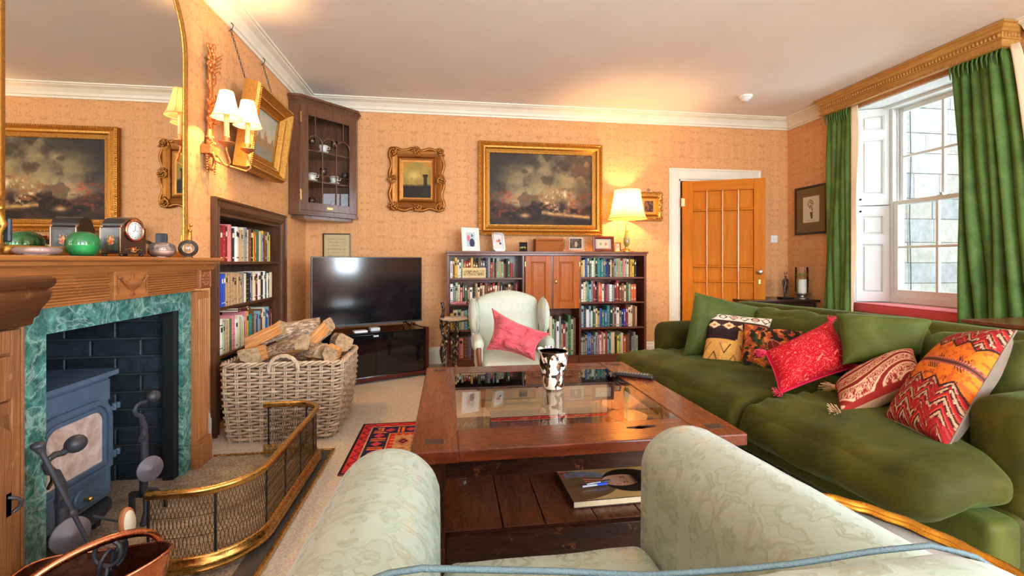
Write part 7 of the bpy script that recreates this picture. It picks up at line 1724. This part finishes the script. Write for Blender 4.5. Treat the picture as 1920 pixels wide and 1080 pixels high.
def seatcush(s0, s1, e0, e1, seed):
    """T-shaped loose seat cushion: ears in front of the arms"""
    def fn(o):
        s = -o.y; x = o.x; k = max(0.0, min(1.0, (0.42-x)/0.05)); 
        if s > s1-0.12: s = s+(e1)*k*min(1, (s-(s1-0.12))/0.12)
        if s < s0+0.12: s = s-(e0)*k*min(1, ((s0+0.12)-s)/0.12)
        z = o.z
        fr = max(0, (0.30-x)/0.30); z -= 0.035*fr*fr
        z += 0.006*math.sin(s*19+x*7+seed)*max(0, 1-x*1.2)*(o.z > 0.3)
        cr = 0.008*math.exp(-((s-s0-0.05)*9)**2)*math.sin(x*60+s*20)*(o.z > 0.35); return (x, -s, z+cr)
    m = MB(M_vel); m.puff(0.0, 1.06, -s1, -s0, 0.272, 0.452, (0.085, 0.05, 0.085), 26, (0.02, 0.0, 0.022), 0.007, 7, fn=fn, seed=seed); return obj('seat_cushion', m, sofa)
seatcush(0.005, 1.135, 0.10, 0, 3); seatcush(1.145, 1.795, 0, 0.16, 8)
def backcush(s0, s1, z1, tilt, seed, M=M_vel2, x0=0.80, sag=0.02):
    def fn(o):
        k = (o.z-0.46)/0.32; s = (-o.y-(s0+s1)/2)/((s1-s0)/2); return (o.x+0.10*k*tilt, o.y, o.z+0.022*abs(s)**3*k-sag*(1-s*s)*k*0.5+0.008*math.sin(s*6+seed)*k)
    m = MB(M); m.puff(x0, x0+0.20, -s1, -s0, 0.462, z1, (0.09, 0.09, 0.09), 14, (0.035, 0.0, 0.01), 0.012, 8, fn=fn, seed=seed); return obj('back_cushion', m, sofa)
backcush(0.30, 0.86, 0.775, 0.8, 1); backcush(0.87, 1.34, 0.79, 0.7, 5); backcush(1.34, 1.79, 0.77, 0.8, 9)
for (a_, b_) in ((0.45, 0.05), (1.2, 0.05), (0.45, 1.93), (1.2, 1.93)):
    m = MB(M_dk); m.cyl((a_, -b_, 0.0), (a_, -b_, 0.072), 0.022, 0.03, 12); obj('foot', m, sofa)

# ------------------------------------------------------------------ scatter cushions
def cushion(name, label, C, t, M, paint=None, back=None, n=34, pinch=0.06, edge=None, tassel=None, group=None, puffy=0.42, fill=None, wr=0.008, seed=0, wear=None):
    """C: corners BL, BR, TR, TL in the room; t thickness"""
    C = [Vector(c) for c in C]; cen = sum(C, Vector())/4; nrm = ((C[1]-C[0])+(C[2]-C[3])).cross((C[3]-C[0])+(C[2]-C[1])).normalized()
    if nrm.dot(Vector((0, 0, H))-cen) < 0: nrm = -nrm
    th = thing(name, label, 'cushion', cen, world=True, group=group)
    def P(u, v, sg):
        a, b = 2*u-1, 2*v-1
        ua = a*(1-pinch*(1-b*b)*abs(a)); vb = b*(1-pinch*(1-a*a)*abs(b)); uu, vv = (ua+1)/2, (vb+1)/2
        p = C[0]*(1-uu)*(1-vv)+C[1]*uu*(1-vv)+C[2]*uu*vv+C[3]*(1-uu)*vv
        h = (max(0, 1-abs(a)**2.6)*max(0, 1-abs(b)**2.6))**puffy*t/2
        nz = mnoise.noise(p*9+Vector((seed, 0, 0)))*wr*(1-max(abs(a), abs(b))**6)
        return p+nrm*(sg*h+nz)
    kw = {}
    U, V = np.meshgrid(np.linspace(0, 1, n+1), np.linspace(0, 1, n+1))
    m = MB(M); vs = [P(i/n, j/n, 1) for j in range(n+1) for i in range(n+1)]
    fs = [(j*(n+1)+i, j*(n+1)+i+1, (j+1)*(n+1)+i+1, (j+1)*(n+1)+i) for j in range(n) for i in range(n)]
    cols = [tuple(c) for c in srgb2lin(paint(U, V)).reshape(-1, 3)] if paint else None
    m.add(vs, fs, True, cols); obj('front_face', m, th)
    n2 = 18; m = MB(back or M); m.grid(lambda u, v: P(1-u, v, -1), n2, n2)
    if M.name.startswith('woven') and back is None: m.cols = None
    obj('back_face', m, th)
    E_ = [P(k/20, 0, 0) for k in range(20)]+[P(1, k/20, 0) for k in range(20)]+[P(1-k/20, 1, 0) for k in range(20)]+[P(0, 1-k/20, 0) for k in range(20)]
    if edge: m = MB(edge); m.tube(E_, 0.0042, 6, closed=True); obj('piping', m, th)
    if tassel:
        Mt, which, L_ = tassel
        for w_ in which:
            c = C[w_]; d = (c-cen).normalized(); tip = c+d*L_+Vector((0, 0, -L_*0.2)); 
            if tip.z < 0.475: tip.z = 0.478
            m = MB(Mt); m.sphere(c+d*0.004, 0.014, 8); rnd = random.Random(w_)
            for k in range(40):
                o = Vector((rnd.uniform(-1, 1), rnd.uniform(-1, 1), rnd.uniform(-1, 1)))*0.017; m.tube([c+o*0.3, c.lerp(tip, 0.5)+o*0.8, tip+o*1.3], 0.0018, 3)
            obj('tassel', m, th, label=None)
    return th
def W(u, v, d): return wpt(u, v, D=d)
M_wov = painted('woven_print', 0.85, 0.2, 0.35, 500, 0.0)
M_grn = velvet('sage_green_velvet', (58, 68, 20), (82, 92, 34), 0.25, (200, 230, 190), 0.65)
cushion('cushion', 'large plain green velvet cushion standing against the far sofa arm', [W(1280, 668, 3.08), W(1415, 668, 3.16), W(1434, 578, 3.25), W(1303, 548, 3.10)], 0.15, M_grn, seed=2, pinch=0.03)
cushion('cushion', 'plain green velvet cushion with drooping corner in the middle of the sofa back', [W(1580, 684, 2.22), W(1726, 664, 2.12), W(1750, 600, 2.16), W(1566, 587, 2.36)], 0.13, M_grn, seed=6, pinch=0.05)
def kilim1(U, V):
    k = C3((206, 150, 76), U); k = cmix(k, C3((40, 24, 28), U), (V > 0.42)*(V < 0.88)*(U < 0.60)*1.0); k = cmix(k, C3((58, 36, 34), U), (V > 0.62)*(V < 0.82))
    st = np.floor(U*16)/16; k = cmix(k, C3((222, 172, 92), U), ((U > 0.28)*(U < 0.62)*(V < 0.30+0.5*(st-0.2))*(V < 0.62)))
    k = cmix(k, C3((214, 156, 84), U), (U > 0.52)*(V < 0.62)); k = cmix(k, C3((60, 30, 26), U), (np.abs(np.mod(V*3+np.abs(np.mod(U*3, 1)-0.5)*2, 1)-0.5) < 0.05)*(V < 0.35))
    du = np.abs(np.mod(U*4.2, 1)-0.5)*2; dv = np.abs((V-0.70)/0.09); k = cmix(k, C3((226, 190, 140), U), (du+dv < 0.85)*(V > 0.60)*(V < 0.81)); k = cmix(k, C3((170, 80, 50), U), (du+dv < 0.3)*(V > 0.6)*(V < 0.81))
    k = cmix(k, C3((218, 204, 184), U), (V > 0.82)*1.0); du = np.abs(np.mod(U*6, 1)-0.5)*2; dv = np.abs((V-0.91)/0.075); dd = du+dv; k = cmix(k, C3((60, 30, 34), U), (np.abs(dd-0.8) < 0.16)*(V > 0.82)); k = cmix(k, C3((196, 120, 90), U), (dd < 0.5)*(V > 0.82)*(np.mod(np.floor(U*6), 2) == 0))
    return k*(0.9+0.2*fbm(U*60, V*60, 5, 2)[..., None])
cushion('cushion', 'brown and cream woven cushion with stepped ochre figure near the far arm', [W(1316, 676, 2.94), W(1428, 706, 2.80), W(1448, 598, 2.98), W(1326, 586, 3.12)], 0.13, M_wov, kilim1, plain('cushion_back_brown', (96, 70, 50), 0.9), n=70, seed=3)
def floral(U, V):
    n = fbm(U*6, V*5, 31); n2 = fbm(U*11, V*10, 41); k = cmix(C3((36, 28, 20), U), C3((52, 60, 30), U), (n > 0.5)*1.0); k = cmix(k, C3((170, 70, 34), U), ((n2 > 0.52) & (V > 0.15))*0.85); k = cmix(k, C3((206, 120, 50), U), ((fbm(U*20, V*18, 51) > 0.60) & (n2 > 0.46))*0.9)
    leaf = (((U-0.60)*1.4+(V-0.45)*0.8)**2/0.045+((U-0.60)*-0.5+(V-0.42))**2/0.09 < 1); k = cmix(k, C3((110, 30, 28), U), leaf*0.9); e_ = np.abs(((U-0.60)*1.4+(V-0.45)*0.8)**2/0.045+((U-0.60)*-0.5+(V-0.42))**2/0.09-1) < 0.09; k = cmix(k, C3((176, 110, 90), U), e_*0.9)
    return cmix(k, C3((180, 120, 90), U), leaf*(np.abs(np.sin(U*26+V*9)) < 0.12)*0.8)
cushion('cushion', 'dark tapestry cushion with rust flowers and big red leaf left of the red cushion', [W(1385, 694, 2.76), W(1492, 715, 2.62), W(1508, 622, 2.74), W(1392, 606, 2.88)], 0.12, M_wov, floral, plain('cushion_back_brown', (96, 70, 50), 0.9), n=80, seed=4)
def redcord(U, V):
    k = C3((170, 8, 24), U); a = fbm(U*11+0.5*np.sin(V*30), V*11+0.5*np.sin(U*30), 61, 2); l_ = np.abs(np.mod(a*6, 1)-0.5) < 0.055; k = cmix(k, C3((240, 110, 100), U), l_*1.0)
    e = np.minimum(np.minimum(U, 1-U), np.minimum(V, 1-V)); return cmix(k, C3((206, 20, 60), U), (e < 0.015)*1.0)
M_redt = velvet('red_tassel', (190, 20, 56), (226, 50, 90), 0.3)
cushion('cushion', 'bright red cushion with fine scroll embroidery and pom-pom corners', [W(1462, 738, 2.16), W(1604, 688, 2.30), W(1556, 602, 2.50), W(1434, 661, 2.38)], 0.14, M_wov, redcord, plain('cushion_back_red', (176, 20, 44), 0.9), n=120, edge=M_redt, tassel=(M_redt, (0, 1, 2, 3), 0.03), seed=5)
def suzani(U, V):
    k = C3((206, 160, 128), U); w = np.sin(V*9+2.2*np.sin(U*4.2)); l1 = np.abs(np.mod((V+0.22*np.sin(U*5))*3.2, 1)-0.5); k = cmix(k, C3((128, 28, 24), U), (l1 < 0.13)*1.0); k = cmix(k, C3((218, 178, 146), U), (np.abs(l1-0.17) < 0.03)*1.0)
    fl = fbm(U*17, V*15, 71, 3) ; k = cmix(k, C3((136, 30, 26), U), ((np.abs(np.mod(fl*5, 1)-0.5) < 0.24) & (l1 > 0.22))*0.95); return cmix(k, C3((140, 34, 28), U), ((V > 0.95) | (U < 0.03) | (V < 0.02))*1.0)
M_beige = plain('beige_linen', (190, 150, 116), 0.9, bump=0.2); M_cord = plain('cream_cord', (206, 170, 126), 0.9)
cushion('cushion', 'dark red and cream paisley cushion lying back between the red and orange cushions', [W(1576, 778, 1.92), W(1736, 708, 1.92), W(1712, 655, 2.12), W(1566, 726, 2.20)], 0.15, M_wov, suzani, M_beige, n=110, tassel=(M_cord, (0, 1, 3), 0.055), seed=6, pinch=0.04)
def kilim2(U, V):
    k = cmix(C3((200, 92, 20), U), C3((220, 124, 30), U), fbm(U*8, V*8, 3)); n = fbm(U*22, V*30, 13)
    k = cmix(k, C3((180, 70, 30), U), (n > 0.60)*0.8); bl = (np.abs(np.mod(U*3, 1)-0.5) < 0.22)*(np.abs(np.mod(V*9, 1)-0.5) < 0.30)*(fbm(U*6, V*9, 5) > 0.52); k = cmix(k, C3((44, 24, 20), U), bl*(np.mod(np.floor((U+V)*60), 2) == 0)*1.0)
    band = (V < 0.34) | (V > 0.76)
    Vb = np.where(V < 0.34, V, V-0.42); z = np.abs(np.mod(U*4.0, 1)-0.5)*2*0.10; q = np.mod((Vb+z)*10.5, 1)
    b = C3((186, 138, 108), U); b = cmix(b, C3((148, 22, 24), U), (q < 0.40)*1.0); b = cmix(b, C3((206, 66, 44), U), (q < 0.12)*1.0); dash = (np.abs(q-0.48) < 0.10); b = cmix(b, C3((34, 20, 22), U), dash*1.0); b = cmix(b, C3((214, 178, 140), U), dash*(np.mod(np.floor((U*48)), 3) == 0)*(np.abs(q-0.48) < 0.05)*1.0); b = cmix(b, C3((40, 20, 24), U), (np.abs(q-0.90) < 0.09)*1.0)
    hook = (fbm(U*10, V*14, 91) > 0.60); b = cmix(b, C3((150, 24, 28), U), hook*0.8)
    zig = (np.abs(np.mod(U*4, 1)-0.5)*0.14); inb = (V+zig < 0.40) | (V-zig > 0.70); k = np.where(inb[..., None], b, k)
    k = cmix(k, C3((44, 24, 22), U), ((np.abs(V+zig-0.40) < 0.010) | (np.abs(V-zig-0.70) < 0.010))*1.0)
    k = cmix(k, C3((120, 60, 44), U), (np.abs(V-0.545) < 0.030)*1.0); k = cmix(k, C3((60, 36, 34), U), (np.abs(V-0.545) < 0.008)*1.0); k = cmix(k, C3((214, 110, 90), U), (np.abs(np.abs(V-0.545)-0.026) < 0.006)*(np.mod(U*30, 1) < 0.6))
    return k
cushion('cushion', 'largest cushion, orange and red geometric kilim weave leaning by the near arm', [W(1660, 783, 1.84), W(1776, 842, 1.58), W(1905, 620, 1.76), W(1792, 634, 2.04)], 0.17, M_wov, kilim2, plain('taupe_cloth', (118, 104, 90), 0.8), n=150, edge=plain('taupe_cloth', (118, 104, 90), 0.8), seed=7, pinch=0.03)

# pink cushion on the wing chair
M_pink = velvet('coral_pink_cotton', (214, 88, 98), (232, 116, 124), 0.25, (255, 200, 200), 0.7)
t_ = NT('ruched_pink_cotton'); v_ = t_.coord('Object', (1, 1, 2.2)); f_ = t_.noise(v_, 9, 4, 0.55, 0.8)
t_.pr(t_.ramp(f_, [(0.3, lin((206, 66, 82))), (0.6, lin((228, 100, 110)))]), 0.8, 0, t_.bump(f_, 1.0, 0.05), Sheen_Weight=0.2); ruched = t_.m
cushion('cushion', 'coral pink ruched cushion slumped on the small wing chair', [W(912, 656, 3.48), W(1003, 676, 3.34), W(1030, 626, 3.42), W(922, 578, 3.62)], 0.16, ruched, n=60, pinch=0.20, seed=12, wr=0.05, edge=M_pink)

# ------------------------------------------------------------------ armchair in the foreground
M_dam = damask('duck_egg_damask', (160, 174, 160), (148, 160, 142), (0.075, 0.075, 0.10), 15, 0.42, 0.2, 0.16)
fa = thing('armchair', 'pale duck-egg damask armchair in the foreground seen from behind', 'armchair', (0.24, 0.75, 0), world=True)
def rise(o): return (o.x, o.y, o.z+(max(0.0, 1.14-o.y)*0.055 if o.z > 0.4 else 0))
for nm, x0 in (('left', -0.262), ('right', 0.495)):
    zt_ = 0.650 if nm == 'left' else 0.668
    m = MB(M_dam); m.puff(x0, x0+0.243, 0.30, 1.19, 0.10, zt_, (0.118, 0.085, 0.118), 22, (0.004, 0.012, 0.0), 0.0025, 9, fn=rise); obj('arm', m, fa)
m = MB(M_dam); m.puff(-0.02, 0.495, 0.35, 1.10, 0.25, 0.402, (0.04, 0.07, 0.06), 18, (0, 0.02, 0.02), 0.004, 6); obj('seat_cushion', m, fa)
m = MB(M_dam); m.puff(-0.04, 0.52, 0.32, 1.08, 0.10, 0.248, 0.02, 10); obj('base', m, fa)
BKX = [-0.09, -0.055, -0.02, 0.09, 0.166, 0.256, 0.307, 0.383, 0.444, 0.493, 0.528, 0.56]; BKZ = [0.835, 0.863, 0.865, 0.852, 0.841, 0.838, 0.838, 0.842, 0.842, 0.8276, 0.805, 0.77]
def bk_fn(o):
    k = max(0, min(1.05, (o.z-0.42)/0.388)); return (o.x, o.y-0.035*k, o.z+k*(float(np.interp(o.x, BKX, BKZ))-0.808))
m = MB(M_dam); m.puff(-0.095, 0.565, 0.20, 0.415, 0.42, 0.803, (0.05, 0.05, 0.04), 30, (0, 0.012, 0.010), 0.0022, 22, fn=bk_fn); bc_ = obj('back_cushion', m, fa)
M_pip = plain('blue_grey_piping', (76, 94, 98), 0.7, bump=0.4, bscale=400)
m = MB(M_pip); m.tube([bk_fn(Vector((-0.085+0.645*k/50, 0.398, 0.802))) for k in range(51)], 0.0026, 8); obj('piping', m, bc_)
m = MB(M_dam); m.puff(-0.20, 0.68, 0.10, 0.22, 0.12, 0.74, (0.05, 0.05, 0.05), 12); obj('back_frame', m, fa)
for (x, y) in ((-0.20, 0.20), (0.66, 0.20), (-0.20, 1.08), (0.66, 1.08)): m = MB(M_legw); m.cyl((x, y, 0.0), (x, y, 0.115), 0.018, 0.026, 12); obj('leg', m, fa)

# ------------------------------------------------------------------ gilt rimmed tray table
gt = thing('gilt_tray_table', 'oval gilt-rimmed tray table with painted-in reflection on its glass top between armchair and sofa', 'table', (0.985, 0.82, 0), world=True)
tx, ty, ta, tb, tz = 0.985, 0.815, 0.232, 0.375, 0.42
t_ = NT('tray_painted_reflection'); v_ = t_.coord(); f_ = t_.noise(v_, 14, 3); t_.pr(t_.ramp(f_, [(0.35, lin((226, 222, 214))), (0.65, lin((240, 238, 232)))]), 0.08, 0.0, None, Coat_Weight=1.0); M_tray = t_.m  # whitish colour stands in for the window reflected in the glass top
M_gld = metal('glossy_gold_leaf', (226, 160, 60), 0.2, bump=0.25, dark=(200, 120, 20))
m = MB(M_tray); m.lathe([(1e-5, tz-0.012), (0.92, tz-0.012), (0.94, tz-0.004), (1e-5, tz-0.003)], 64, (tx, ty, 0), sx=ta, sy=tb); obj('tray_top', m, gt)
m = MB(M_gld)
for rr, r_, dz in ((0.985, 0.017, 0.0), (1.035, 0.011, -0.014), (0.93, 0.009, 0.0)):
    m.tube([(tx+ta*rr*(1+0.012*math.sin(24*2*PI*k/160))*math.cos(2*PI*k/160), ty+tb*rr*(1+0.012*math.sin(24*2*PI*k/160))*math.sin(2*PI*k/160), tz+dz) for k in range(160)], r_, 8, closed=True)
obj('gilt_rim', m, gt)
for k in range(3):
    a = 2*PI*k/3+0.5; m = MB(M_gld); m.tube([(tx+ta*0.75*math.cos(a), ty+tb*0.75*math.sin(a), tz-0.02), (tx+ta*0.4*math.cos(a), ty+tb*0.4*math.sin(a), 0.22), (tx+ta*0.85*math.cos(a), ty+tb*0.8*math.sin(a), 0.003)], [0.012, 0.010, 0.012], 8); obj('leg', m, gt)

# ------------------------------------------------------------------ table behind the sofa at the right
sd_ = thing('sofa_side_table', 'polished wooden table behind the sofa under the right curtain', 'table', (3.4, 1.9, 0), world=True)
M_st = wood('side_table_wood', (84, 46, 26), (140, 84, 50), 'x', 6, 0.3, coat=0.3)
m = MB(M_st); m.box(3.10, 3.80, 1.35, 2.36, 0.725, 0.75); obj('top', m, sd_, bevel=0.005); m = MB(M_st); m.box(3.15, 3.75, 1.40, 2.31, 0.64, 0.724); obj('apron', m, sd_)
for (x, y) in ((3.14, 1.39), (3.70, 1.39), (3.14, 2.26), (3.70, 2.26)): m = MB(M_st); m.hexa([(x+0.01, y+0.01, 0), (x+0.04, y+0.01, 0), (x+0.04, y+0.04, 0), (x+0.01, y+0.04, 0), (x, y, 0.64), (x+0.05, y, 0.64), (x+0.05, y+0.05, 0.64), (x, y+0.05, 0.64)]); obj('leg', m, sd_)
